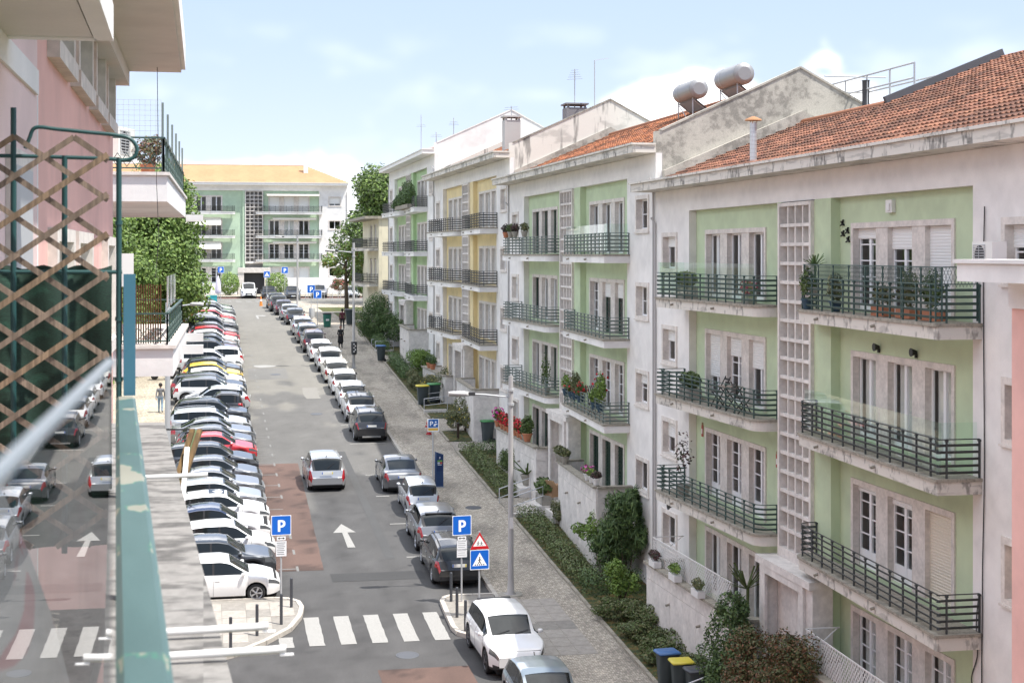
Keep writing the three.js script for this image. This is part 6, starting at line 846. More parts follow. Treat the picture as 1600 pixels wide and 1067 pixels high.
// balcony shrub on the pink house
{ reseed(403); const t = thing('potted_shrub', 'reddish potted shrub on the upper white balcony', 'shrub', [-1.0, YC + 1.42, -29.6]); mesh('pot', new G().lathe([[0.1, 0], [0.15, 0.22], [0.14, 0.22]], [0, 0, 0], 12), M.terracotta, t); mesh('foliage', leafCloud([[0, 0.45, 0, 0.25, 0.25, 0.5], [0.1, 0.6, -0.4, 0.2, 0.2, 0.4]], 1200, 0.06, [...GR.rust, ...GR.purple], { rough: 1.3 }), LEAF, t); }
// pots
const potGeo = new G().lathe([[0.09, 0], [0.14, 0.2], [0.155, 0.2], [0.155, 0.235], [0.13, 0.235], [0.125, 0.2]], [0, 0, 0], 14).geo(), boxPot = new G().box(-0.12, 0.12, 0, 0.2, -0.32, 0.32).geo();
const potM = { terra: M.terracotta, white: M.pvc, grey: M.concrete, blue: std(C(0.035, 0.07, 0.10)) };
let potSeed = 500;
function pot(label, pos, sc, mt, cols, o = {}) {
  reseed(potSeed++); const t = thing(o.box ? 'flower_box' : 'flower_pot', label, 'plant pot', pos, 0, o.group); t.scale.setScalar(sc); mesh('pot', o.box ? boxPot : potGeo, potM[mt], t);
  if (o.spiky) { const g = new G(); for (let i = 0; i < 26; i++) { const a = rnd() * 6.283, e = rr(0.15, 1.2), l = rr(0.35, 0.6) * (o.tall || 1), st = o.stem || 0; g.bar([0, 0.22 + st, 0], [Math.cos(a) * Math.cos(e) * l, 0.22 + st + Math.sin(e) * l, Math.sin(a) * Math.cos(e) * l], 0.035, 0.006); } if (o.stem) g.tube([[0, 0.2, 0], [0.02, 0.25 + o.stem, 0]], 0.03, 6); const c = cols[0]; mesh('leaves', g, std(C(...c), { side: THREE.DoubleSide }), t); return t; }
  const h = o.h || 0.22; mesh('foliage', leafCloud([[0, 0.2 + h, 0, o.box ? 0.18 : 0.2, h, o.box ? 0.4 : 0.2]], o.n || 420, 0.075, cols, { rough: 1.2, inner: 0.2 }), LEAF, t); if (o.fl) stuff('flowers', leafCloud([[0, 0.24 + h, 0, o.box ? 0.22 : 0.24, h * 1.05, o.box ? 0.42 : 0.24]], o.nf || 70, 0.085, [o.fl], { asp: 0.95, inner: 0.8 }), LEAF, t); return t;
}
{
  const f2 = YC - 0.04, X2 = RX, R = [0.55, 0.012, 0.025], t0 = f2 - 3 * FH + 0.85 + 0.09, wz = (s) => -80.2 + s, lw = (s) => X2 - lerp(1.25, 1.05, (s - 3.3) / 7.6);
  for (let i = 0; i < 7; i++) { const s = 4.6 + i * 0.72; pot('red geranium pot on the stone terrace of the orange roofed block', [lw(s), t0, wz(s)], 1.15, 'terra', GR.mid, { fl: R, nf: 110, h: 0.24, group: 'red geraniums on the terrace' }); }
  pot('magenta and green potted plant at the end of the red geraniums', [lw(3.5), t0, wz(3.5)], 1.3, 'terra', GR.bright, { fl: [0.55, 0.02, 0.30], nf: 90, h: 0.26 }); pot('bushy green plant in a clay pot beside the geraniums', [lw(9.9), t0, wz(9.9)], 1.6, 'terra', GR.mid, { h: 0.28, n: 700 }); pot('low green pot beside the bushy clay pot', [lw(9.3), t0, wz(9.3)], 1.0, 'grey', GR.dark, {});
  for (const [s, m, l] of [[16.5, 'grey', 'grey bowl of brownish plants on the corner of the grille terrace'], [17.0, 'grey', 'grey pot of trailing plants near the corner of the grille terrace'], [17.6, 'grey', 'low grey bowl with grassy plant on the grille terrace']]) pot(l, [X2 - 1.1, t0, wz(s)], 1.3, m, GR.olive, { h: 0.15 });
  for (const [s, l, o] of [[22.3, 'white bowl with pink flowers at the end of the grille terrace', { fl: [0.55, 0.1, 0.35] }], [23.0, 'white bowl of green leaves at the end of the grille terrace', {}], [23.6, 'dark potted plant at the outer corner of the grille terrace', {}]]) pot(l, [X2 - 1.3, t0, wz(s)], 1.1, 'white', s > 23.3 ? GR.purple : GR.bright, { h: 0.14, ...o });
  const f1 = f2 - 2 * FH; for (const [s, c, l, o] of [[15.3, GR.bright, 'pale green plant in a blue pot on the flowered balcony', { h: 0.3 }], [16.6, GR.mid, 'red flowers in a blue pot hung on the flowered balcony rail', { fl: R, nf: 40 }], [18.5, GR.mid, 'second red flowered pot hung on the flowered balcony rail', { fl: R, nf: 40 }], [22.4, GR.bright, 'lush tall plant at the end of the flowered balcony', { h: 0.55, n: 900, fl: R, nf: 16 }], [21.3, GR.bright, 'spreading light green plant on the flowered balcony', { h: 0.25, n: 600 }], [17.4, GR.olive, 'grey green bush in a pot on the flowered balcony', { h: 0.4, n: 700 }]]) pot(l, [X2 - lerp(0.5, 0.85, (s - 15) / 8), f1 + 0.35, wz(s)], 1.2, 'blue', c, o);
  pot('tall slender plant on the balcony beside the stair screen', [X2 - 0.5, f1 + 0.02, wz(11.3)], 1.3, 'grey', GR.mid, { h: 0.6, n: 350 });
  for (const [s, c, m] of [[3.9, GR.purple, 'terra'], [5.0, GR.mid, 'grey'], [6.0, GR.purple, 'grey'], [8.0, GR.olive, 'grey']]) pot(['purple leaved pot on the top balcony rail', 'green leaved pot on the top balcony rail', 'dark red leaved pot on the top balcony rail', 'yellowish pot alone on the top balcony rail'][[3.9, 5.0, 6.0, 8.0].indexOf(s)] + ' of the orange roofed block', [X2 - lerp(0.93, 0.75, (s - 3.4) / 8), f2 + 0.82, wz(s)], 1.15, m, c, { h: 0.2 });
  const f3 = YC + 1.40 - 3 * FH + 0.55 + 0.09; for (const s of [5.6, 7.0]) pot('small bush in a clay pot on the yellow block terrace', [RX - 1.15, f3, -107 + s], 1.5, 'terra', GR.dark, { h: 0.2, group: 'clay pots on the yellow block terrace' });
  const fb = YC - 1.44, tb = fb - 3 * FH + 0.75 + 0.09; for (const [s, c, l] of [[4.4, GR.purple, 'white flower box with dark red leaves below the lattice'], [6.6, GR.bright, 'white flower box with leafy green plant below the lattice'], [8.9, GR.olive, 'white flower box with short olive plant below the lattice']]) pot(l, [RX - 1.32, tb, -53.2 + s], 1, 'white', c, { box: 1, h: 0.18 });
  pot('spiky dracaena on the wire fenced balcony', [RX - 0.35, fb + 0.35, -53.2 + 15.5], 1, 'grey', [[0.08, 0.14, 0.04]], { spiky: 1, stem: 0.55, tall: 0.7 }); pot('small fan palm at the lattice terrace corner', [RX - 0.45, fb - 3 * FH + 0.02, -53.2 + 10.7], 1.5, 'grey', [[0.09, 0.12, 0.04]], { spiky: 1, stem: 0.7 });
  for (const [s, c, l, o] of [[15.4, GR.mid, 'cactus like green pot on the wire fenced balcony', { h: 0.4 }], [17.2, GR.olive, 'dry shrub in a pot on the wire fenced balcony', { h: 0.35 }], [19.9, GR.olive, 'brown boxed plants on the wire fenced balcony', { box: 1, h: 0.25 }], [21.2, GR.olive, 'sprawling boxed plants on the wire fenced balcony', { box: 1, h: 0.4, n: 700 }], [22.4, GR.mid, 'leafy boxed plants at the outer end of the wire fenced balcony', { box: 1, h: 0.4, n: 700 }]]) pot(l, [RX - 0.5, fb + 0.02, -53.2 + s], 1.1, o.box ? 'terra' : 'blue', c, o);
  pot('pink flower box behind the green railing and glass screen', [RX - 0.35, fb + 0.02, -53.2 + 10.6], 1, 'grey', GR.mid, { box: 1, fl: [0.45, 0.04, 0.12], nf: 110 }); pot('bare twiggy plant behind the green railing at the small window', [RX - 0.55, fb - 2 * FH + 0.02, -53.2 + 5.0], 1.6, 'grey', GR.purple, { h: 0.6, n: 120 });
  for (const [s, k, l] of [[5.6, 2, 'long planter of low greenery behind the middle green railing'], [5.2, 3, 'long planter of greenery behind the top green railing']]) { const t = pot(l, [RX - 0.5, fb - (3 - k) * FH + 0.02, -53.2 + s], 1.7, 'grey', GR.mid, { box: 1, h: 0.16, n: 700 }); }
  for (const [D, l] of [[66.3, 'rosette succulent planter on the near side of the stone steps'], [70.0, 'rosette succulent planter on the far side of the stone steps']]) { const t = pot(l, [14.5, gy(D) + (D < 68 ? 0.5 : 0.55), -D], 2.1, 'grey', GR.mid, { spiky: D > 68, box: D < 68, h: 0.18, n: 700, cols: GR.mid }); solo('stone_planter', new G().box(-0.5, 0.5, 0, 0.62, -0.75, 0.75), M.stoneWhite, 'square stone planter ' + (D < 68 ? 'on the near' : 'on the far') + ' side of the stone steps', 'planter', at(14.5, D, -0.1)); }
}

// ================================================================= signs, lamps, bins, people
function canvasTex(w, h, draw) { const c = document.createElement('canvas'); c.width = w; c.height = h; const x = c.getContext('2d'); draw(x, w, h); const t = new THREE.CanvasTexture(c); t.colorSpace = THREE.SRGBColorSpace; return t; }
const face = (tex) => std(C(1, 1, 1), { map: tex, roughness: 0.35 });
const rrect = (x, a, b, w, h, r) => { x.beginPath(); x.moveTo(a + r, b); x.lineTo(a + w - r, b); x.quadraticCurveTo(a + w, b, a + w, b + r); x.lineTo(a + w, b + h - r); x.quadraticCurveTo(a + w, b + h, a + w - r, b + h); x.lineTo(a + r, b + h); x.quadraticCurveTo(a, b + h, a, b + h - r); x.lineTo(a, b + r); x.quadraticCurveTo(a, b, a + r, b); x.closePath(); };
const pTex = face(canvasTex(256, 256, (x, w, h) => { x.fillStyle = '#f4f6f8'; x.fillRect(0, 0, w, h); x.fillStyle = '#1265c8'; rrect(x, 8, 8, w - 16, h - 16, 16); x.fill(); x.fillStyle = '#fff'; x.font = 'bold 210px sans-serif'; x.textAlign = 'center'; x.textBaseline = 'middle'; x.fillText('P', w / 2, h / 2 + 8); }));
const lineTex = (n) => face(canvasTex(128, 128, (x, w, h) => { x.fillStyle = '#e4e6e8'; x.fillRect(0, 0, w, h); x.fillStyle = '#6c7278'; for (let i = 0; i < n; i++) { const y = 12 + i * (h - 16) / n; x.fillRect(10 + (i % 2) * 6, y, w - 24 - (i * 17) % 30, 6); } }));
const arrowTex = face(canvasTex(128, 64, (x, w, h) => { x.fillStyle = '#eef0f1'; x.fillRect(0, 0, w, h); x.fillStyle = '#111'; x.fillRect(34, 26, 60, 12); x.beginPath(); x.moveTo(12, 32); x.lineTo(40, 12); x.lineTo(40, 52); x.fill(); x.beginPath(); x.moveTo(116, 32); x.lineTo(88, 12); x.lineTo(88, 52); x.fill(); }));
const man = (x, cx, cy, s, dir) => { x.beginPath(); x.arc(cx, cy - 34 * s, 8 * s, 0, 7); x.fill(); x.lineWidth = 11 * s; x.lineCap = 'round'; const L = (a, b, c, d) => { x.beginPath(); x.moveTo(cx + a * s * dir, cy + b * s); x.lineTo(cx + c * s * dir, cy + d * s); x.stroke(); }; L(0, -20, -2, 6); x.lineWidth = 8 * s; L(-2, 6, 14, 34); L(-2, 6, -16, 34); x.lineWidth = 6 * s; L(0, -18, 18, -4); L(0, -18, -16, -2); };
const crossTex = face(canvasTex(256, 256, (x, w, h) => { x.fillStyle = '#f4f6f8'; x.fillRect(0, 0, w, h); x.fillStyle = '#1265c8'; rrect(x, 8, 8, w - 16, h - 16, 14); x.fill(); x.fillStyle = '#fff'; x.beginPath(); x.moveTo(128, 36); x.lineTo(226, 206); x.lineTo(30, 206); x.closePath(); x.fill(); x.fillStyle = '#0b0b0b'; x.strokeStyle = '#0b0b0b'; man(x, 128, 140, 1.15, 1); for (let i = 0; i < 5; i++) x.fillRect(62 + i * 28, 186, 16, 14); }));
const kidsTex = face(canvasTex(256, 256, (x, w, h) => { x.fillStyle = '#c81a24'; x.fillRect(0, 0, w, h); x.fillStyle = '#f4f4f2'; x.beginPath(); x.moveTo(128, 52); x.lineTo(218, 212); x.lineTo(38, 212); x.closePath(); x.fill(); x.fillStyle = '#0b0b0b'; x.strokeStyle = '#0b0b0b'; man(x, 108, 172, 0.8, 1); man(x, 152, 176, 0.75, 1); }));
const meterSignTex = face(canvasTex(128, 160, (x, w, h) => { x.fillStyle = '#f2f3f4'; x.fillRect(0, 0, w, h); x.fillStyle = '#1b66b4'; x.fillRect(10, 10, w - 20, 98); x.fillStyle = '#fff'; x.font = 'bold 78px sans-serif'; x.textAlign = 'center'; x.textBaseline = 'middle'; x.fillText('P', 44, 60); x.fillRect(76, 62, 34, 14); x.beginPath(); x.arc(92, 42, 10, 0, 7); x.fill(); x.fillRect(68, 74, 24, 18); x.fillStyle = '#f0c04a'; x.fillRect(10, 116, w - 20, 30); }));
const meterTex = face(canvasTex(128, 256, (x, w, h) => { x.fillStyle = '#12305e'; x.fillRect(0, 0, w, h); x.fillStyle = '#fff'; x.font = 'bold 44px sans-serif'; x.textAlign = 'center'; x.fillText('P', 64, 58); x.fillStyle = '#6fb04a'; x.fillRect(14, 80, 100, 22); x.fillStyle = '#c9d2d8'; x.fillRect(16, 110, 46, 30); x.fillStyle = '#c05a48'; x.fillRect(66, 110, 46, 30); x.fillStyle = '#d9dde0'; x.fillRect(20, 150, 80, 10); }));
// sign plates: edges of one material with a printed face towards the balcony (+z)
function panel(name, w, h, y, mt, par, z = 0.05, d = 0.012) { const b = mesh(name, new G().box(-w / 2, w / 2, y, y + h, z - d, z - 0.001), M.galv, par); mesh(name + '_face', new G().quad([-w / 2, y, z], [w / 2, y, z], [w / 2, y + h, z], [-w / 2, y + h, z], [0, 0, 1, 0, 1, 1, 0, 1]), mt, b); return b; }
function signPost(name, label, X, D, h, turn, fn, up = 0.12, group) { const t = thing(name, label, 'sign', at(X, D, up), turn, group); mesh('pole', new G().tube([[0, -0.3, 0], [0, h, 0]], 0.03, 10), M.galv, t); fn(t); return t; }
signPost('parking_sign', 'blue parking sign over a grey text plate beside the left kerb extension', 2.62, 54.3, 2.98, 0.06, (t) => { panel('parking_panel', 0.68, 0.68, 2.3, pTex, t); panel('arrow_plate', 0.3, 0.13, 2.13, arrowTex, t); panel('text_plate', 0.36, 0.52, 1.58, lineTex(7), t); });
signPost('parking_sign', 'blue parking sign with two text plates beside the right kerb extension', 8.75, 53.4, 2.98, 0.1, (t) => { panel('parking_panel', 0.68, 0.68, 2.3, pTex, t); panel('arrow_plate', 0.3, 0.13, 2.13, arrowTex, t); panel('text_plate', 0.36, 0.3, 1.82, lineTex(4), t); panel('text_plate', 0.36, 0.26, 1.54, lineTex(3), t); });
signPost('crossing_sign', 'red triangle children sign above a blue pedestrian crossing sign', 9.02, 51.4, 2.9, 0.1, (t) => { panel('crossing_panel', 0.66, 0.66, 1.62, crossTex, t); const s = new THREE.Shape([[-0.33, 0], [0.33, 0], [0, 0.57]].map((p) => new THREE.Vector2(...p))), g = new THREE.ExtrudeGeometry(s, { depth: 0.011, bevelEnabled: false }); const b = mesh('warning_panel', g, M.galv, t); b.position.set(0, 2.30, 0.038); const q = new G(); q.p.push(-0.33, 2.30, 0.05, 0.33, 2.30, 0.05, 0, 2.87, 0.05); q.n.push(0, 0, 1, 0, 0, 1, 0, 0, 1); q.u.push(0, 0, 1, 0, 0.5, 1); q.i.push(0, 1, 2); q.geo; const fq = mesh('warning_panel_face', q, kidsTex, b); fq.position.set(0, -2.30, -0.038); });
signPost('parking_sign', 'white and blue pay parking sign with a yellow strip next to the parking meter', 10.35, 71.3, 3.35, 0.1, (t) => panel('pay_panel', 0.55, 0.6, 2.72, meterSignTex, t));
{ const t = thing('parking_meter', 'dark blue parking meter with a white P on the pavement', 'parking meter', at(10.75, 72.1, 0.13), 0.1), b = std(C(0.015, 0.05, 0.14), { roughness: 0.4 }); const g = new THREE.ExtrudeGeometry(new THREE.Shape([[-0.16, 0], [0.16, 0], [0.16, 1.5], [-0.16, 1.62]].map((p) => new THREE.Vector2(...p))), { depth: 0.3, bevelEnabled: true, bevelSize: 0.015, bevelThickness: 0.015, bevelSegments: 2 }); g.rotateY(0); const m = mesh('housing', g, b, t); m.position.z = -0.15; mesh('front_panel', new G().quad([-0.15, 0.75, 0.168], [0.15, 0.75, 0.168], [0.15, 1.48, 0.168], [-0.15, 1.48, 0.168], [0, 0, 1, 0, 1, 1, 0, 1]), meterTex, t); mesh('base_plate', new G().box(-0.22, 0.22, -0.02, 0.03, -0.22, 0.22), M.galv, t); }
for (const [X, D, h, lab, tx] of [[9.75, 137.2, 3.1, 'blue parking sign on a white post beside the green street bin', pTex], [9.5, 141.5, 3.3, 'blue parking sign on a post behind another near the lawn', pTex], [8.9, 176, 4.0, 'small blue parking sign near the end of the right row', pTex], [7.2, 183.0, 3.4, 'blue pedestrian crossing sign at the junction', crossTex], [2.0, 186, 3.9, 'blue parking sign on a tall post near the teal kiosk', pTex]]) signPost('parking_sign', lab, X, D, h, 0.05, (t) => panel('sign_panel', 0.72, 0.72, h - 0.72, tx, t));
const bolG = new G().lathe([[0.05, -0.2], [0.05, 0.96], [0.04, 1.0], [0.001, 1.0]], [0, 0, 0], 14).geo(), bolM = std(C(0.07, 0.075, 0.085), { roughness: 0.5, metalness: 0.3 });
for (const [X, D, l] of [[2.93, 53.6, 'left'], [2.5, 51.7, 'left'], [1.68, 50.6, 'left'], [0.83, 49.3, 'left'], [8.4, 53.5, 'right'], [8.3, 51.6, 'right'], [8.33, 50.05, 'right']]) { const t = solo('bollard', bolG, bolM, l === 'left' ? 'dark grey steel bollard on the kerb extension next to the white hatchback' : 'dark grey steel bollard on the kerb extension next to the white crossover', 'bollard', at(X, D, 0.12), 0, l === 'left' ? 'bollards by the white hatchback' : 'bollards by the white crossover'); }
// street lamps: pole, two clamps, arm across the road, flat head
function lamp(label, X, D, h, arm, yArm, o = {}) {
  const t = thing('street_lamp', label, 'street lamp', at(X, D, 0.1)); mesh('pole', new G().lathe([[0.22, -0.1], [0.22, 0.06], [0.13, 0.1], [0.108, 0.5], [0.104, 0.52], [0.08, h], [0.001, h + 0.01]], [0, 0, 0], 16), M.lampWhite, t);
  mesh('arm', new G().tube([[0, yArm, 0], [-arm * 0.6, yArm + 0.1, 0], [-arm, yArm + 0.14, 0]], 0.03, 8).bar([0, yArm + 0.1, 0], [-arm * 0.3, yArm + 0.1, 0], 0.03, 0.03), M.galv, t); for (const y of [yArm - 0.25, yArm + 0.25]) mesh('clamp', new G().tube([[0, y - 0.04, 0], [0, y + 0.04, 0]], 0.125, 12), M.galv, t);
  mesh('lamp_head', new G().rings([[0, 0.5], [0.12, 1], [0.55, 1], [0.72, 0.7]].map(([a, k]) => [[-arm - a, yArm + 0.07, -0.15 * k], [-arm - a, yArm + 0.07, 0.15 * k], [-arm - a, yArm + 0.19 + 0.05 * k, 0.12 * k], [-arm - a, yArm + 0.19 + 0.05 * k, -0.12 * k]])), M.lampWhite, t); mesh('head_mount', new G().box(-arm - 0.02, -arm + 0.22, yArm + 0.08, yArm + 0.2, -0.08, 0.08), M.dark, t);
  if (o.sticker) { mesh('sticker', new G().box(-0.06, 0.07, 2.35, 2.75, 0.10, 0.118), M.pvc, t); mesh('ground_plate', new G().lathe([[0.42, -0.06], [0.42, 0.05], [0.001, 0.06]], [0, 0, 0], 20), M.concrete, t); }
  return t;
}
lamp('tall pale lamp post with arm over the pavement beside the crossing', 10.6, 54.0, 7.7, 1.5, 6.95, { sticker: 1 }); lamp('pale lamp post carrying a litter bin halfway up the street', 10.45, 111, 8.9, 1.3, 8.2); lamp('lamp post with arm reaching over the road near the end block', 9.6, 164, 7.5, 1.6, 7.2);
{ const D = 76, X = -1.66, t = thing('street_lamp', 'grey lamp post on the left pavement beside the woman', 'street lamp', at(X, D, 0.1)); mesh('pole', new G().lathe([[0.16, -0.1], [0.15, 0.4], [0.10, 8.3], [0.001, 8.32]], [0, 0, 0], 14), M.galv, t); mesh('arm', new G().tube([[0, 8.0, 0], [0.7, 8.15, 0], [1.1, 8.2, 0]], 0.03, 8), M.galv, t); mesh('lamp_head', new G().rings([[0, 0.5], [0.1, 1], [0.5, 1], [0.62, 0.7]].map(([a, k]) => [[1.05 + a, 8.13, -0.14 * k], [1.05 + a, 8.25 + 0.05 * k, -0.11 * k], [1.05 + a, 8.25 + 0.05 * k, 0.11 * k], [1.05 + a, 8.13, 0.14 * k]])), M.lampWhite, t); }
// wheeled bins
function bin(label, X, D, lid, up = 0.14, turn = -1.57, sc = 1, group) {
  const t = thing('wheeled_bin', label, 'bin', at(X, D, up), turn, group); t.scale.setScalar(sc); const body = std(C(0.045, 0.06, 0.062), { roughness: 0.6 });
  mesh('body', new G().rings([[0.05, 0.78], [0.6, 0.92], [0.92, 1], [0.95, 1.06], [0.99, 1.06]].map(([y, k]) => [[-0.24 * k, y, -0.27 * k], [0.24 * k, y, -0.27 * k], [0.24 * k, y, 0.27 * k], [-0.24 * k, y, 0.27 * k]].reverse())), body, t);
  mesh('lid', new G().rings([[0.995, 1.1], [1.03, 1.12], [1.075, 0.98], [1.09, 0.5]].map(([y, k]) => [[-0.26 * k, y, -0.28 * k], [0.26 * k, y, -0.28 * k], [0.26 * k, y, 0.3 * k], [-0.26 * k, y, 0.3 * k]].reverse())), lid, t);
  mesh('handle', new G().tube([[-0.2, 1.0, -0.33], [0.2, 1.0, -0.33]], 0.016, 8), body, t); for (const s of [-1, 1]) { const w = mesh('wheel', new G().lathe([[0.1, -0.025], [0.1, 0.025], [0.001, 0.026]], [0, 0, 0], 14), M.black, t); w.rotation.z = Math.PI / 2; w.position.set(s * 0.22, 0.1, -0.24); } return t;
}
const lidM = { blue: std(C(0.05, 0.14, 0.33), { roughness: 0.45 }), yellow: std(C(0.62, 0.52, 0.05), { roughness: 0.45 }), dark: std(C(0.04, 0.045, 0.055), { roughness: 0.5 }), green: std(C(0.05, 0.22, 0.07), { roughness: 0.45 }) };
bin('blue lidded wheeled bin in the lattice terrace garden', 13.15, 43.5, lidM.blue, 0.16, -1.5); bin('yellow lidded wheeled bin between the blue and dark ones', 13.3, 42.6, lidM.yellow, 0.16, -1.6); bin('dark lidded wheeled bin beside the yellow one in the garden', 13.5, 41.8, lidM.dark, 0.16, -1.5);
bin('blue and yellow lidded bin at the yellow block steps', 13.15, 95.0, lidM.yellow, 0.16, -1.5, 1.15); bin('green lidded bin behind the yellow lidded one at the steps', 13.95, 95.6, lidM.green, 0.16, -1.4, 1.15); bin('green lidded bin against the wall at the paved path', 15.0, 83.0, lidM.green, 0.14, -1.3, 1.1); bin('dark blue lidded bin at the hedge of the white gabled block', 12.75, 114.2, lidM.blue, 0.14, -1.57, 1.1); bin('black bin beside the big evergreen bush', 12.6, 137.5, lidM.dark, 0.14, -1.57, 1.3);
{ const t = thing('street_bin', 'green street bin with white label beside the parking signs', 'bin', at(10.5, 135.9, 0.14)); mesh('body', new G().lathe([[0.3, 0], [0.36, 1.1], [0.3, 1.12]], [0, 0, 0], 14), std(C(0.03, 0.14, 0.10)), t); mesh('rim', new G().lathe([[0.38, 1.1], [0.4, 1.2], [0.28, 1.22]], [0, 0, 0], 14), M.dark, t); mesh('label_plate', new G().box(-0.14, 0.14, 0.55, 0.7, 0.34, 0.352), M.pvc, t); }
{ const t = thing('street_bin', 'grey street bin on a post near the silver hatchback', 'bin', at(9.6, 142, 0.14)); mesh('body', new G().lathe([[0.24, 0.3], [0.27, 1.15], [0.001, 1.17]], [0, 0, 0], 14), M.galv, t); mesh('post', new G().tube([[0, 0, 0], [0, 0.4, 0]], 0.05, 8), M.galv, t); }
{ const t = thing('litter_bin', 'dark litter bin covered in stickers strapped to a lamp post', 'bin', [10.45, gy(111) + 1.1, -110.72]); mesh('body', new G().lathe([[0.15, 0], [0.2, 0.1], [0.22, 0.9], [0.18, 0.92]], [0, 0, 0], 14), M.dark, t); for (let i = 0; i < 5; i++) mesh('sticker', new G().box(-0.07 + 0.1 * (i % 2), 0.02 + 0.1 * (i % 2), 0.2 + i * 0.13, 0.28 + i * 0.13, 0.222, 0.23), M.pvc, t); }
{ const t = thing('fire_hydrant', 'red fire hydrant at the corner of the yellow flowered plot', 'hydrant', at(12.2, 85.6, 0.13)), m = std(C(0.45, 0.02, 0.025), { roughness: 0.4 }); mesh('body', new G().lathe([[0.16, 0], [0.16, 0.06], [0.11, 0.08], [0.11, 0.55], [0.15, 0.57], [0.15, 0.63], [0.12, 0.72], [0.05, 0.78], [0.001, 0.79]], [0, 0, 0], 16), m, t); for (const s of [-1, 1]) mesh('outlet', new G().tube([[s * 0.09, 0.45, 0], [s * 0.2, 0.45, 0]], 0.055, 10), m, t); }
{ const t = thing('wooden_post', 'short weathered wooden post in the small grass plot', 'post', at(13.55, 83.9, 0.15)); mesh('post', new G().box(-0.06, 0.06, -0.1, 0.85, -0.06, 0.06), std(C(0.16, 0.13, 0.10), { map: rep(woodT, 2) }), t); mesh('cap', new G().box(-0.07, 0.07, 0.85, 0.89, -0.07, 0.07), M.dark, t); }
{ // kiosk, parasol and cycle racks at the junction
  const t = thing('teal_container', 'small teal container near the folded parasol', 'container', at(0.9, 172, 0.13)); mesh('body', new G().box(-0.55, 0.55, 0, 0.95, -0.4, 0.4), std(C(0.03, 0.32, 0.36)), t); mesh('lid', new G().box(-0.58, 0.58, 0.951, 1.0, -0.43, 0.43), std(C(0.05, 0.38, 0.42)), t);
  const p = thing('folded_parasol', 'folded white and purple parasol by the junction', 'parasol', at(1.6, 176, 0.13)); mesh('pole', new G().tube([[0, 0, 0], [0, 3.1, 0]], 0.03, 8), M.galv, p); mesh('canopy', new G().lathe([[0.02, 3.1], [0.22, 2.5], [0.34, 1.5], [0.3, 1.1], [0.12, 1.0]], [0, 0, 0], 12), std(C(0.62, 0.58, 0.68)), p);
  const q = thing('traffic_cone', 'orange and black work marker at the end of the parked row', 'marker', at(6.1, 171, 0.01)); mesh('body', new G().lathe([[0.2, 0], [0.17, 0.08], [0.12, 0.5], [0.06, 1.0], [0.001, 1.02]], [0, 0, 0], 12), std(C(0.65, 0.22, 0.04)), q); mesh('band', new G().lathe([[0.125, 0.5], [0.1, 0.72]], [0, 0, 0], 12), M.pvc, q);
  for (let i = 0; i < 9; i++) { const r = thing('cycle_rack', 'grey tubular cycle rack on the plaza behind the parking signs', 'cycle rack', at(11.5 + i * 0.95, 186 - i * 0.1, 0.14), 0.2, 'cycle racks on the plaza'); mesh('hoop', new G().tube([[-0.35, 0, 0], [-0.35, 0.75, 0], [-0.2, 0.9, 0], [0.2, 0.9, 0], [0.35, 0.75, 0], [0.35, 0, 0]], 0.03, 6), M.galv, r); }
  const s = thing('scooter', 'white scooter parked in front of the end hedge', 'scooter', at(-0.6, 199.9, 0.15), 1.3); for (const x of [-0.6, 0.6]) { const w = mesh('wheel', new G().lathe([[0.24, -0.06], [0.24, 0.06], [0.001, 0.06]], [0, 0, 0], 14), M.black, s); w.rotation.x = Math.PI / 2; w.position.set(x, 0.24, 0); } mesh('body', new G().rings([[-0.75, 0.6, 0.9], [-0.5, 0.45, 1], [-0.1, 0.4, 0.9], [0.0, 0.3, 0.35], [0.3, 0.3, 0.35], [0.42, 0.4, 1.05], [0.55, 0.6, 1.1]].map(([x, a, b]) => [[x, a - 0.1, -0.16], [x, a - 0.1, 0.16], [x, b, 0.12], [x, b, -0.12]])), PM.white, s); mesh('seat', new G().box(-0.7, -0.1, 0.9, 0.98, -0.14, 0.14), M.black, s); mesh('handlebar', new G().tube([[0.45, 1.1, -0.32], [0.5, 1.15, 0], [0.45, 1.1, 0.32]], 0.02, 6), M.black, s);
}
{ // parked motor scooters behind the left cars
  for (const [X, D, l, c] of [[-2.6, 107, 'white motor scooter with red tail lamp behind the yellow and white cars', PM.white], [-2.9, 121, 'black motor scooter on the left pavement under the trees', PM.black]]) { const s = thing('scooter', l, 'scooter', at(X, D, 0.14), 0.2); for (const x of [-0.6, 0.6]) { const w = mesh('wheel', new G().lathe([[0.24, -0.06], [0.24, 0.06], [0.001, 0.06]], [0, 0, 0], 14), M.black, s); w.rotation.x = Math.PI / 2; w.position.set(x, 0.24, 0); } mesh('body', new G().rings([[-0.75, 0.6, 0.9], [-0.5, 0.45, 1], [-0.1, 0.4, 0.9], [0.0, 0.3, 0.35], [0.3, 0.3, 0.35], [0.42, 0.4, 1.05], [0.55, 0.6, 1.1]].map(([x, a, b]) => [[x, a - 0.1, -0.16], [x, a - 0.1, 0.16], [x, b, 0.12], [x, b, -0.12]])), c, s); mesh('seat', new G().box(-0.7, -0.1, 0.9, 0.98, -0.14, 0.14), M.black, s); mesh('tail_light', new G().box(-0.8, -0.74, 0.72, 0.82, -0.08, 0.08), CM.tail, s); mesh('handlebar', new G().tube([[0.45, 1.1, -0.32], [0.5, 1.15, 0], [0.45, 1.1, 0.32]], 0.02, 6), M.black, s); }
}

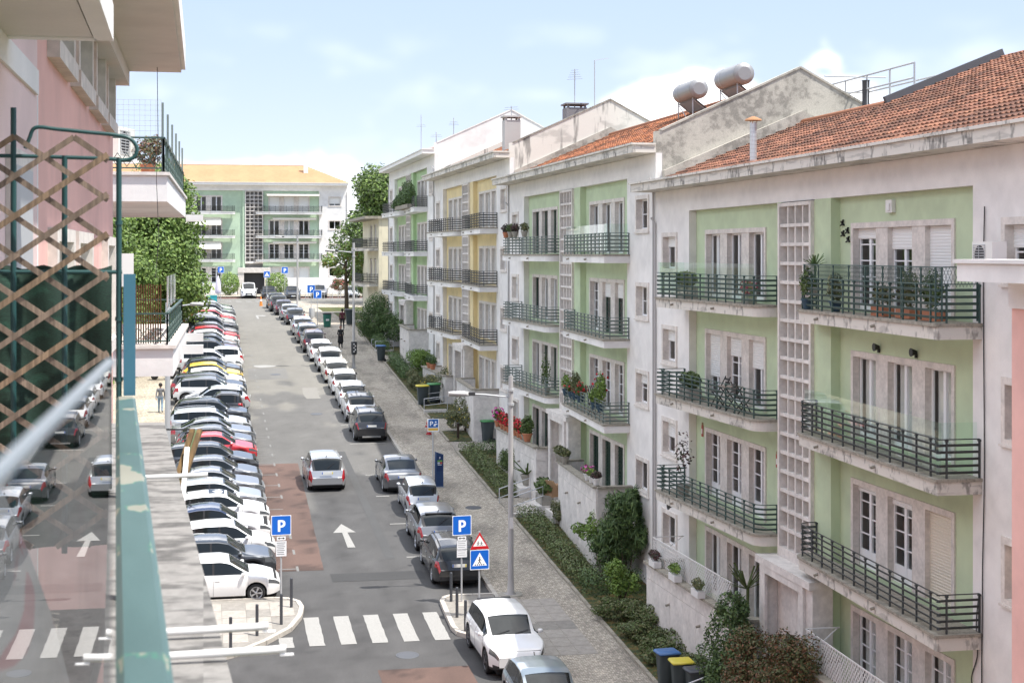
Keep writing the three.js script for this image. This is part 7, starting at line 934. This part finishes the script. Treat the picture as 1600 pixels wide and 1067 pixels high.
// ================================================================= people: one continuous skin from tapered capsules, meshed by marching cubes
import { MarchingCubes } from 'three/addons/objects/MarchingCubes.js';
function person(label, X, D, turn, sc, o) {
  const t = thing('person', label, 'person', at(X, D, o.up ?? 0.14), turn); t.scale.setScalar(sc);
  const st = o.stride ?? 0.16, sw = o.swing ?? 0.14, J = [];
  const cap = (a, b, ra, rb) => J.push([a, b, ra, rb]);
  // pelvis, torso, neck, head (faces +z)
  cap([-0.07, 0.92, 0], [0.07, 0.92, 0], 0.125, 0.125); cap([0, 0.95, 0], [0, 1.18, 0], 0.125, 0.115); cap([-0.1, 1.33, 0], [0.1, 1.33, 0], 0.10, 0.10); cap([0, 1.15, 0], [0, 1.32, 0.005], 0.12, 0.12); cap([0, 1.4, 0], [0, 1.5, 0.015], 0.055, 0.05); cap([0, 1.57, 0.02], [0, 1.64, 0.015], 0.078, 0.09); cap([0, 1.53, 0.05], [0, 1.56, 0.06], 0.045, 0.05); cap([0, 1.565, 0.105], [0, 1.585, 0.1], 0.016, 0.012);
  for (const s of [-1, 1]) { cap([s * 0.088, 1.59, 0.0], [s * 0.092, 1.61, 0.0], 0.018, 0.02); }
  for (const s of [-1, 1]) {
    const f = s * st, k = [s * 0.095, 0.5, f * 0.55 + 0.03], an = [s * 0.095, 0.09 + (f < 0 ? 0.05 : 0), f * 1.05 - 0.02], toe = [s * 0.11, 0.035 + (f < 0 ? 0.01 : 0), f * 1.05 + 0.15];
    cap([s * 0.09, 0.9, 0], k, o.skirt ? 0.11 : 0.092, 0.062); cap(k, [k[0], 0.36, lerp(k[2], an[2], 0.35) - 0.015], 0.058, 0.056); cap([k[0], 0.36, lerp(k[2], an[2], 0.35) - 0.015], an, 0.056, 0.038); cap(an, toe, 0.042, 0.032);
    const e = [s * 0.235, 1.1, -s * sw * 0.4 - 0.02], w = o.hands ? [s * 0.16, 1.0, 0.2] : [s * 0.245, 0.86, -s * sw + 0.03]; cap([s * 0.175, 1.37, 0], e, 0.055, 0.042); cap(e, w, 0.042, 0.03); const dn = o.hands ? [-s * 0.04, 0, 0.07] : [0, -0.08, 0.015]; cap(w, [w[0] + dn[0], w[1] + dn[1], w[2] + dn[2]], 0.033, 0.03); J.push(['hand', w, dn, s]);
  }
  if (o.coat) { cap([0, 1.1, 0], [0, o.coat, 0], 0.15, 0.19); cap([0.06, 0.9, 0], [0.08, o.coat, 0], 0.13, 0.15); cap([-0.06, 0.9, 0], [-0.08, o.coat, 0], 0.13, 0.15); }
  const caps = J.filter((j) => j[0] !== 'hand'), R = 92, mc = new MarchingCubes(R, new THREE.MeshBasicMaterial(), false, false, 60000), half = 0.95, cy = 0.86; mc.isolation = 0;
  const dist = (x, y, z) => { let acc = 9; for (const [a, b, ra, rb] of caps) { const dx = b[0] - a[0], dy = b[1] - a[1], dz = b[2] - a[2], px = x - a[0], py = y - a[1], pz = z - a[2], h = clamp((px * dx + py * dy + pz * dz) / (dx * dx + dy * dy + dz * dz)), d = Math.hypot(px - dx * h, py - dy * h, pz - dz * h) - lerp(ra, rb, h); if (d > 0.2 && acc < 0.1) continue; const kk = 0.028, e = Math.max(kk - Math.abs(acc - d), 0) / kk; acc = Math.min(acc, d) - e * e * kk * 0.25; } return acc; };
  for (let k = 0; k < R; k++) for (let j = 0; j < R; j++) for (let i = 0; i < R; i++) { const x = (i - R / 2) / (R / 2) * half, y = (j - R / 2) / (R / 2) * half + cy, z = (k - R / 2) / (R / 2) * half; mc.field[k * R * R + j * R + i] = Math.abs(x) > 0.36 || Math.abs(z) > 0.36 ? -1 : -dist(x, y, z); }
  mc.update(); const n = mc.count, P = [], N = [], K = []; const pc = mc.positionArray, nc = mc.normalArray;
  const colAt = (x, y, z) => { if (y > 1.44) return o.scarf && (z < 0.06 || y < 1.5 || y > 1.66) ? o.scarf : o.skin; if (Math.abs(x) > 0.2 && y < 0.88 && y > 0.7 && !o.coat) return o.skin; if (y < 0.085) return o.shoes; if (y < (o.coat ?? o.hem ?? 0.93)) return o.legs; return o.top; };
  for (let i = 0; i < n; i++) { const x = pc[i * 3] * half, y = pc[i * 3 + 1] * half + cy, z = pc[i * 3 + 2] * half; P.push(x, y, z); const l = Math.hypot(nc[i * 3], nc[i * 3 + 1], nc[i * 3 + 2]) || 1; N.push(nc[i * 3] / l, nc[i * 3 + 1] / l, nc[i * 3 + 2] / l); K.push(...colAt(x, y, z)); }
  const g = new THREE.BufferGeometry(); g.setAttribute('position', new THREE.Float32BufferAttribute(P, 3)); g.setAttribute('normal', new THREE.Float32BufferAttribute(N, 3)); g.setAttribute('uv', new THREE.Float32BufferAttribute(new Float32Array(n * 2), 2)); g.setAttribute('color', new THREE.Float32BufferAttribute(K, 3)); g.setIndex([...Array(n).keys()]);
  // fingers and thumb, rooted in the palm
  const fg = new G(); for (const [, w, dn, s] of J.filter((j) => j[0] === 'hand')) { const l = Math.hypot(...dn), u = dn.map((v) => v / l), end = w.map((v, i) => v + dn[i]); for (let q = 0; q < 4; q++) { const off = (q - 1.5) * 0.017, ln = [0.062, 0.075, 0.07, 0.055][q], b = [end[0] + (o.hands ? 0 : 0.004 * s), end[1] + (o.hands ? off : 0), end[2] + (o.hands ? 0 : off)]; fg.tube([[b[0] - u[0] * 0.02, b[1] - u[1] * 0.02, b[2] - u[2] * 0.02], [b[0] + u[0] * ln * 0.5, b[1] + u[1] * ln * 0.5, b[2] + u[2] * ln * 0.5], [b[0] + u[0] * ln - s * 0.018, b[1] + u[1] * ln, b[2] + u[2] * ln]], [0.0095, 0.009, 0.007], 6); } fg.tube([[w[0], w[1] + u[1] * 0.03, w[2] + 0.025], [w[0] - s * 0.01, w[1] + u[1] * 0.07, w[2] + 0.05]], [0.011, 0.008], 6); }
  const f2 = fg.geo(), col = new Float32Array(f2.attributes.position.count * 3); for (let i = 0; i < col.length; i += 3) col.set(o.skin, i); f2.setAttribute('color', new THREE.BufferAttribute(col, 3));
  mesh('body', mergeGeometries([g, f2]), std(C(1, 1, 1), { vertexColors: true, roughness: 0.8 }), t);
  if (!o.scarf) { const h = new G(), rows = []; for (let j = 0; j <= 8; j++) { const a = j / 8 * (o.hairLong ? 2.35 : 1.9); rows.push([...Array(14)].map((_, i) => { const b = i / 14 * 2 * Math.PI, fr = Math.sin(b) > 0.2 ? Math.min(a, 0.95) : a, q = 0.105 + 0.004 * Math.sin(i * 5 + j * 3) + (o.hairLong ? 0.012 : 0); return [Math.cos(b) * Math.sin(fr) * q, 1.635 + Math.cos(fr) * q * 1.05, Math.sin(b) * Math.sin(fr) * q * 1.05 + 0.004]; })); } h.rings(rows, false); mesh('hair', h, std(C(...o.hair), { roughness: 0.7, side: THREE.DoubleSide }), t); }
  if (o.bag) { const b = mesh('shoulder_bag', new G().rings([[0.78, 0.8], [0.82, 1], [1.02, 1], [1.06, 0.85]].map(([y, k]) => [[-0.30, y, -0.13 * k], [-0.22, y, -0.13 * k], [-0.22, y, 0.13 * k], [-0.30, y, 0.13 * k]].reverse())).tube([[-0.26, 1.04, 0.1], [-0.18, 1.42, 0.02], [-0.26, 1.04, -0.1]], 0.012, 6), std(C(...o.bag), { roughness: 0.6 }), t); }
  return t;
}
person('woman in grey jacket and light blue jeans walking with a dark shoulder bag', -2.47, 94.2, Math.PI, 1.0, { skin: [0.42, 0.25, 0.18], hair: [0.02, 0.014, 0.011], hairLong: 1, top: [0.15, 0.15, 0.155], legs: [0.22, 0.31, 0.40], shoes: [0.3, 0.3, 0.3], bag: [0.02, 0.02, 0.025], stride: 0.13 });
person('person in maroon top and black trousers walking away on the pavement', 11.6, 133.5, Math.PI + 0.1, 1.03, { skin: [0.22, 0.12, 0.08], hair: [0.012, 0.01, 0.009], hairLong: 1, top: [0.10, 0.018, 0.03], legs: [0.012, 0.012, 0.014], shoes: [0.3, 0.3, 0.3], stride: 0.15 });
person('woman in long black coat and brown headscarf on the pavement', 10.45, 121.8, 0.1, 1.0, { skin: [0.36, 0.2, 0.14], scarf: [0.16, 0.06, 0.04], top: [0.014, 0.014, 0.016], legs: [0.014, 0.014, 0.016], shoes: [0.02, 0.02, 0.02], coat: 0.5, hands: 1, stride: 0.08 });

// ================================================================= roofs and balconies: small things
{
  // solar water heaters on the ridge of the orange roofed block
  for (const [D, sc, l] of [[57.4, 1, 'solar water heater nearest the bare gable on the orange roof'], [62.9, 1, 'solar water heater farther along the orange roof']]) {
    const t = thing('solar_heater', l, 'solar heater', [RX + 4.9, YC + 5.0, -D], Math.PI); const mt = std(C(0.30, 0.30, 0.30), { roughness: 0.45, metalness: 0.4 });
    mesh('tank', new G().rings([[-1.25, 0.6], [-1.2, 0.95], [-1.1, 1], [1.1, 1], [1.2, 0.95], [1.25, 0.6]].map(([z, k]) => [...Array(18)].map((_, i) => { const a = -i / 18 * 2 * Math.PI; return [0.55 + Math.cos(a) * 0.42 * k, 1.78 + Math.sin(a) * 0.42 * k, z]; }))), mt, t);
    mesh('collector', new G().quad([-0.55, 0.45, 1.1], [0.7, 1.4, 1.1], [0.7, 1.4, -1.1], [-0.55, 0.45, -1.1]).quad([-0.55, 0.38, -1.1], [0.7, 1.33, -1.1], [0.7, 1.33, 1.1], [-0.55, 0.38, 1.1]), std(C(0.34, 0.34, 0.35), { side: THREE.DoubleSide, roughness: 0.85 }), t);
    const g = new G(); for (const z of [-1, 1]) g.bar([0.75, -0.2, z], [0.75, 1.5, z], 0.04, 0.04, [1, 0, 0]).bar([-0.5, -0.5, z], [-0.5, 0.42, z], 0.04, 0.04, [1, 0, 0]).bar([-0.55, 0.36, z], [0.75, 1.36, z], 0.04, 0.04).bar([0.75, 0.1, z], [-0.5, 0.35, z], 0.03, 0.03); g.bar([0.75, 0.2, -1], [0.75, 1.3, 1], 0.03, 0.03); mesh('stand', g, M.galv, t); mesh('strap', new G().rings([0.55, 0.62].map((z) => [...Array(16)].map((_, i) => { const a = -i / 16 * 2 * Math.PI; return [0.55 + Math.cos(a) * 0.43, 1.78 + Math.sin(a) * 0.43, z]; })), false), M.galv, t); mesh('hose', new G().tube([[0.3, 1.5, 0.7], [0.1, 1.0, 0.8], [0.3, 0.6, 0.9], [0.2, 0.2, 0.9]], 0.03, 6), M.black, t);
  }
  { const t = thing('flue_pipe', 'metal flue pipe with a rusty cap on the brown tiled roof', 'flue', [15.9, YC + 2.45, -43.9]); mesh('pipe', new G().tube([[0, -0.1, 0], [0, 1.4, 0]], 0.1, 14), M.steel, t); const rust = std(C(0.34, 0.17, 0.08), { roughness: 0.8 }); mesh('cap', new G().lathe([[0.25, 1.46], [0.24, 1.5], [0.05, 1.58], [0.001, 1.59]], [0, 0, 0], 16), rust, t); mesh('collar', new G().lathe([[0.22, -0.1], [0.12, 0.12], [0.105, 0.3]], [0, 0, 0], 14), std(C(0.48, 0.26, 0.18)), t); const g = new G(); for (let i = 0; i < 10; i++) g.tube([[0, 0.15 + i * 0.12, 0], [0, 0.165 + i * 0.12, 0]], 0.108, 14); mesh('seam', g, M.galv, t); for (let i = 0; i < 3; i++) mesh('cap_strut', new G().bar([Math.cos(i * 2.1) * 0.09, 1.36, Math.sin(i * 2.1) * 0.09], [Math.cos(i * 2.1) * 0.12, 1.49, Math.sin(i * 2.1) * 0.12], 0.015, 0.015, [1, 0, 0]), rust, t); }
  const chim = (l, X, Y, D, w, h, mt) => { const t = thing('chimney', l, 'chimney', [X, YC + Y, -D]); mesh('shaft', new G().box(-w / 2, w / 2, -0.8, h, -w / 2, w / 2).box(-w / 2 - 0.02, -w / 2 + 0.1, -0.8, h, w / 2 - 0.1, w / 2 + 0.02), mt, t); mesh('cap', new G().box(-w / 2 - 0.08, w / 2 + 0.08, h + 0.16, h + 0.24, -w / 2 - 0.08, w / 2 + 0.08), mt, t); const g = new G(); for (const a of [-1, 1]) for (const b of [-1, 1]) g.box(a * w * 0.42 - 0.05, a * w * 0.42 + 0.05, h, h + 0.16, b * w * 0.42 - 0.05, b * w * 0.42 + 0.05); mesh('cap_post', g, mt, t); return t; };
  chim('tall grey chimney between the yellow block and the orange roofed one', 16.4, 4.85, 83.4, 0.85, 2.35, std(C(0.42, 0.41, 0.40))); chim('dark grey chimney on the ridge behind the streaked gable', 19.6, 7.0, 82, 1.1, 0.8, std(C(0.20, 0.20, 0.21)));
  const ant = (l, X, Y, D, h, arms, top) => { const t = thing('antenna', l, 'antenna', [X, YC + Y, -D]); mesh('mast', new G().tube([[0, -0.4, 0], [0, h, 0]], 0.028, 6), M.galv, t); const g = new G(); for (let i = 0; i < arms; i++) g.bar([-0.35 + 0.05 * i, h * 0.72 + i * 0.12, -0.3 + 0.03 * i], [0.35 - 0.05 * i, h * 0.72 + i * 0.12, 0.3 - 0.03 * i], 0.018, 0.018); if (top) g.bar([0, h, 0], [0.9, h + 0.2, -0.6], 0.04, 0.03); mesh('dipole', g, M.galv, t); };
  ant('slim mast with bent tip on the streaked gable peak', 20.3, 7.6, 80.4, 2.6, 0, 1); ant('rusty antenna on the dark ridge chimney', 19.6, 8.0, 82, 1.9, 5, 0); ant('small antenna on top of the tall grey chimney', 16.4, 7.3, 83.4, 0.7, 2, 0); ant('thin antenna on the white gabled roof near its far corner', 17.6, 8.0, 128, 3.4, 2, 0); ant('antenna with short bars in the middle of the white gabled roof', 19.2, 8.6, 121, 2.0, 3, 0); ant('short antenna at the eave of the white gabled block', 16.2, 7.4, 110, 1.2, 2, 0); ant('tall antenna on the orange hipped roof', 17.5, 9.0, 222, 4, 3, 0); ant('second antenna beside the end block', 21.8, 8.6, 224, 3.4, 3, 0);
  { const t = thing('roof_railing', 'grey steel tube railing on the terrace behind the bare gable', 'railing', [23.2, YC + 5.25, -55]); const g = new G(); for (const y of [0.6, 1.1]) g.tube([[0, y, -3], [0, y, 6.5]], 0.035, 6).tube([[2.5, y, -3], [2.5, y, 6.5]], 0.035, 6).tube([[0, y, -3], [2.5, y, -3]], 0.035, 6); mesh('rails', g, M.galv, t); for (let i = 0; i < 6; i++) mesh('post', new G().tube([[0, -0.5, -3 + i * 1.9], [0, 1.1, -3 + i * 1.9]], 0.035, 6), M.galv, t); mesh('brace', new G().tube([[0, 0, -3], [0, 1.1, -1]], 0.03, 6).tube([[0, 1.4, -2], [2.5, 0.2, -2]], 0.03, 6).tube([[0, 1.5, -1.2], [2.5, 1.5, -1.2]], 0.03, 6), M.galv, t); mesh('vent_pipe', new G().lathe([[0.3, -0.4], [0.13, 0.0], [0.13, 0.9], [0.16, 0.92]], [0, 0, 2.6], 12), M.dark, t); }
}
{
  const fb = YC - 1.44, W = (s, y, out) => [RX - out, fb + y, -53.2 + s];
  // folding table and two chairs on the middle balcony
  const tb = thing('folding_table', 'small dark folding table on the middle green railed balcony', 'table', W(9.3, -FH + 0.02, 0.45)); const wd = std(C(0.05, 0.045, 0.04)); for (let i = 0; i < 5; i++) mesh('top_slat', new G().box(-0.28 + i * 0.115, -0.18 + i * 0.115, 0.68, 0.70, -0.32, 0.32), std(C(0.30, 0.24, 0.2)), tb); for (const z of [-0.28, 0.28]) mesh('leg_pair', new G().bar([-0.25, 0, z], [0.25, 0.68, z], 0.03, 0.03).bar([0.25, 0, z * 0.9], [-0.25, 0.68, z * 0.9], 0.03, 0.03), wd, tb);
  for (const [s, r, l] of [[8.3, 1.57, 'dark folding chair on the far side of the small balcony table'], [10.3, -1.57, 'dark folding chair on the near side of the small balcony table']]) { const c = thing('folding_chair', l, 'chair', W(s, -FH + 0.02, 0.45), r + Math.PI / 2); for (let i = 0; i < 4; i++) mesh('seat_slat', new G().box(-0.2 + i * 0.1, -0.12 + i * 0.1, 0.43, 0.45, -0.2, 0.2), wd, c); for (let i = 0; i < 3; i++) mesh('back_slat', new G().box(-0.26, -0.24, 0.58 + i * 0.1, 0.65 + i * 0.1, -0.2, 0.2), wd, c); for (const z of [-0.21, 0.21]) mesh('leg_pair', new G().bar([-0.27, 0.9, z], [0.2, 0, z], 0.025, 0.03).bar([0.18, 0.44, z * 0.9], [-0.2, 0, z * 0.9], 0.025, 0.03), wd, c); }
  { const c = thing('folding_chair', 'dark deck chair standing among the flowered balcony plants', 'chair', [RX - 0.45, YC - 0.04 - 2 * FH + 0.02, -80.2 + 19.8], 0.4); for (let i = 0; i < 5; i++) mesh('back_slat', new G().bar([-0.2 + i * 0.1, 0.4, 0], [-0.2 + i * 0.1, 1.1, -0.25], 0.05, 0.02, [1, 0, 0]), wd, c); for (let i = 0; i < 4; i++) mesh('seat_slat', new G().box(-0.22, 0.22, 0.38, 0.4, 0.02 + i * 0.1, 0.1 + i * 0.1), wd, c); for (const x of [-0.22, 0.22]) mesh('leg_pair', new G().bar([x, 0, 0.4], [x, 0.4, 0], 0.03, 0.03).bar([x, 0, -0.05], [x, 0.4, 0.36], 0.03, 0.03), wd, c); }
  // white diamond lattices on the terraces of the first block
  for (const [a, c, d0, d1, l] of [[3.5, 10.8, 1.12, 0.95, 'white diamond lattice along the ground floor terrace above three flower boxes'], [16.4, 23.8, 0.95, 1.22, 'white diamond lattice on the terrace behind the rusty bush']]) { const t = thing('garden_lattice', l, 'lattice', [RX, fb - 3 * FH + 0.84, -53.2], T), g = new G(), L = c - a, h = 0.78, pt = 0.16, n = Math.ceil((L + h) / pt); for (let i = 0; i < n; i++) { const p = (u, y) => [clamp(a + u, a, c), y, lerp(d0, d1, clamp(u / L))]; const u0 = i * pt - h, lo = Math.max(0, -u0), hi = Math.min(h, L - u0); if (hi > lo) { g.bar(p(u0 + lo, lo), p(u0 + hi, hi), 0.006, 0.032, [0, 1, 0]); } const v0 = i * pt, l2 = Math.max(0, v0 - L), h2 = Math.min(h, v0); if (h2 > l2) { const P2 = (q) => { const k = p(v0 - q, q); k[2] -= 0.008; return k; }; g.bar(P2(l2), P2(h2), 0.006, 0.032, [0, 1, 0]); } } mesh('slats', g, M.pvc, t); mesh('top_bead', new G().bar([a, h, d0], [c, h, d1], 0.02, 0.03), M.pvc, t); mesh('end_panel', new G().bar([a, 0.05, d0], [a, h, 0.1], 0.02, 0.03).bar([a, h, d0], [a, 0.05, 0.1], 0.02, 0.03).bar([a, h, d0], [a, h, 0.05], 0.02, 0.03), M.pvc, t); }
  // wall things
  const box = thing('wall_lamp', 'small square beige lamp high on the green wall', 'lamp', W(18.8, 2.55, -0.25), T); mesh('housing', new G().box(-0.17, 0.17, -0.15, 0.15, 0, 0.1), M.ac, box); mesh('window', new G().box(-0.1, 0.08, -0.1, 0.06, 0.1, 0.13), M.pvc, box);
  for (const [s, y] of [[15.95, 2.2], [16.25, 2.0], [15.98, 1.93], [16.3, 1.78]]) { const t = thing('wall_swallow', 'small black swallow ornament on the green wall', 'ornament', W(s, y, -0.25), T, 'swallow ornaments'); mesh('bird', new G().bar([-0.09, 0.05, 0.03], [0.06, -0.05, 0.03], 0.05, 0.03).bar([-0.02, 0, 0.03], [0.08, 0.09, 0.05], 0.05, 0.02).bar([0, 0, 0.03], [-0.1, -0.06, 0.05], 0.045, 0.02), M.black, t); }
  for (const [s, y, l] of [[4.55, -6.34 + 2.1, 'red and white wall plaque left of the barred doors'], [11.3, -6.34 + 2.0, 'red and white wall plaque right of the barred doors']]) { const t = thing('wall_plaque', l, 'plaque', W(s, y, -0.25), T); mesh('plate', new G().box(-0.07, 0.07, -0.25, 0.12, 0, 0.03), std(C(0.40, 0.10, 0.08)), t); mesh('mark', new G().box(-0.04, 0.04, -0.16, 0.0, 0.03, 0.036), M.pvc, t); mesh('finial', new G().box(-0.05, 0.05, 0.12, 0.2, 0, 0.03), std(C(0.3, 0.22, 0.12)), t); }
  for (const [s, l] of [[18.1, 'left black spotlight over the glass screened balcony doors'], [20.1, 'right black spotlight over the glass screened balcony doors']]) { const t = thing('spotlight', l, 'spotlight', W(s, -FH + 2.32, -0.25), T); mesh('shade', new G().rings([[0.02, 0.04], [0.16, 0.1]].map(([z, r]) => [...Array(10)].map((_, i) => { const a = i / 10 * 6.283; return [Math.cos(a) * r, 0.05 + Math.sin(a) * r, z]; }))), M.black, t); mesh('bracket', new G().box(-0.02, 0.02, -0.08, 0.02, 0, 0.06), M.black, t); }
  // loose cables on the white wall at the right end
  for (const [pts, l] of [[[[23.75, 2.4, 0.03], [23.7, 1.0, 0.03], [23.74, -3, 0.03], [23.66, -5.5, 0.03], [23.78, -8.5, 0.03], [24.4, -9.2, 0.04], [26.4, -9.6, 0.03]], 'thick grey cable hanging down the white wall and turning along it'], [[[23.5, -5.6, 0.03], [23.4, -6.2, 0.03], [23.45, -6.8, 0.03], [23.2, -7.4, 0.03], [23.45, -7.7, 0.03]], 'thin loose cable on the white wall edge']]) solo('wall_cable', new G().tube(new THREE.CatmullRomCurve3(pts.map((p) => new THREE.Vector3(...p))).getPoints(50).map((v) => v.toArray()), 0.014, 6), M.dark, l, 'cable', [RX, fb, -53.2], T);
  // cardboard boxes by the steps and a letterbox like hatch
  const cb = thing('cardboard_box', 'brown cardboard boxes leaning by the stone steps', 'box', [14.9, gy(66.8) + 0.85, -65.9], 0.4); mesh('carton', new G().box(-0.35, 0.25, 0, 0.5, -0.3, 0.25), std(C(0.42, 0.26, 0.15)), cb); mesh('flap', new G().bar([-0.35, 0.5, 0.25], [-0.55, 0.75, 0.3], 0.5, 0.01), std(C(0.48, 0.31, 0.18)), cb);
  const dish = thing('wall_horn', 'round black horn fixed under the green railed balcony edge', 'horn', W(3.3, -2 * FH - 0.55, 0.35), T); mesh('horn', new G().rings([[0, 0.05], [0.1, 0.08], [0.2, 0.16]].map(([z, r]) => [...Array(12)].map((_, i) => { const a = i / 12 * 6.283; return [Math.cos(a) * r, Math.sin(a) * r, z]; }))), M.black, dish); mesh('bracket', new G().box(-0.02, 0.02, -0.02, 0.02, -0.36, 0), M.black, dish);
}

renderer.render(scene, camera);
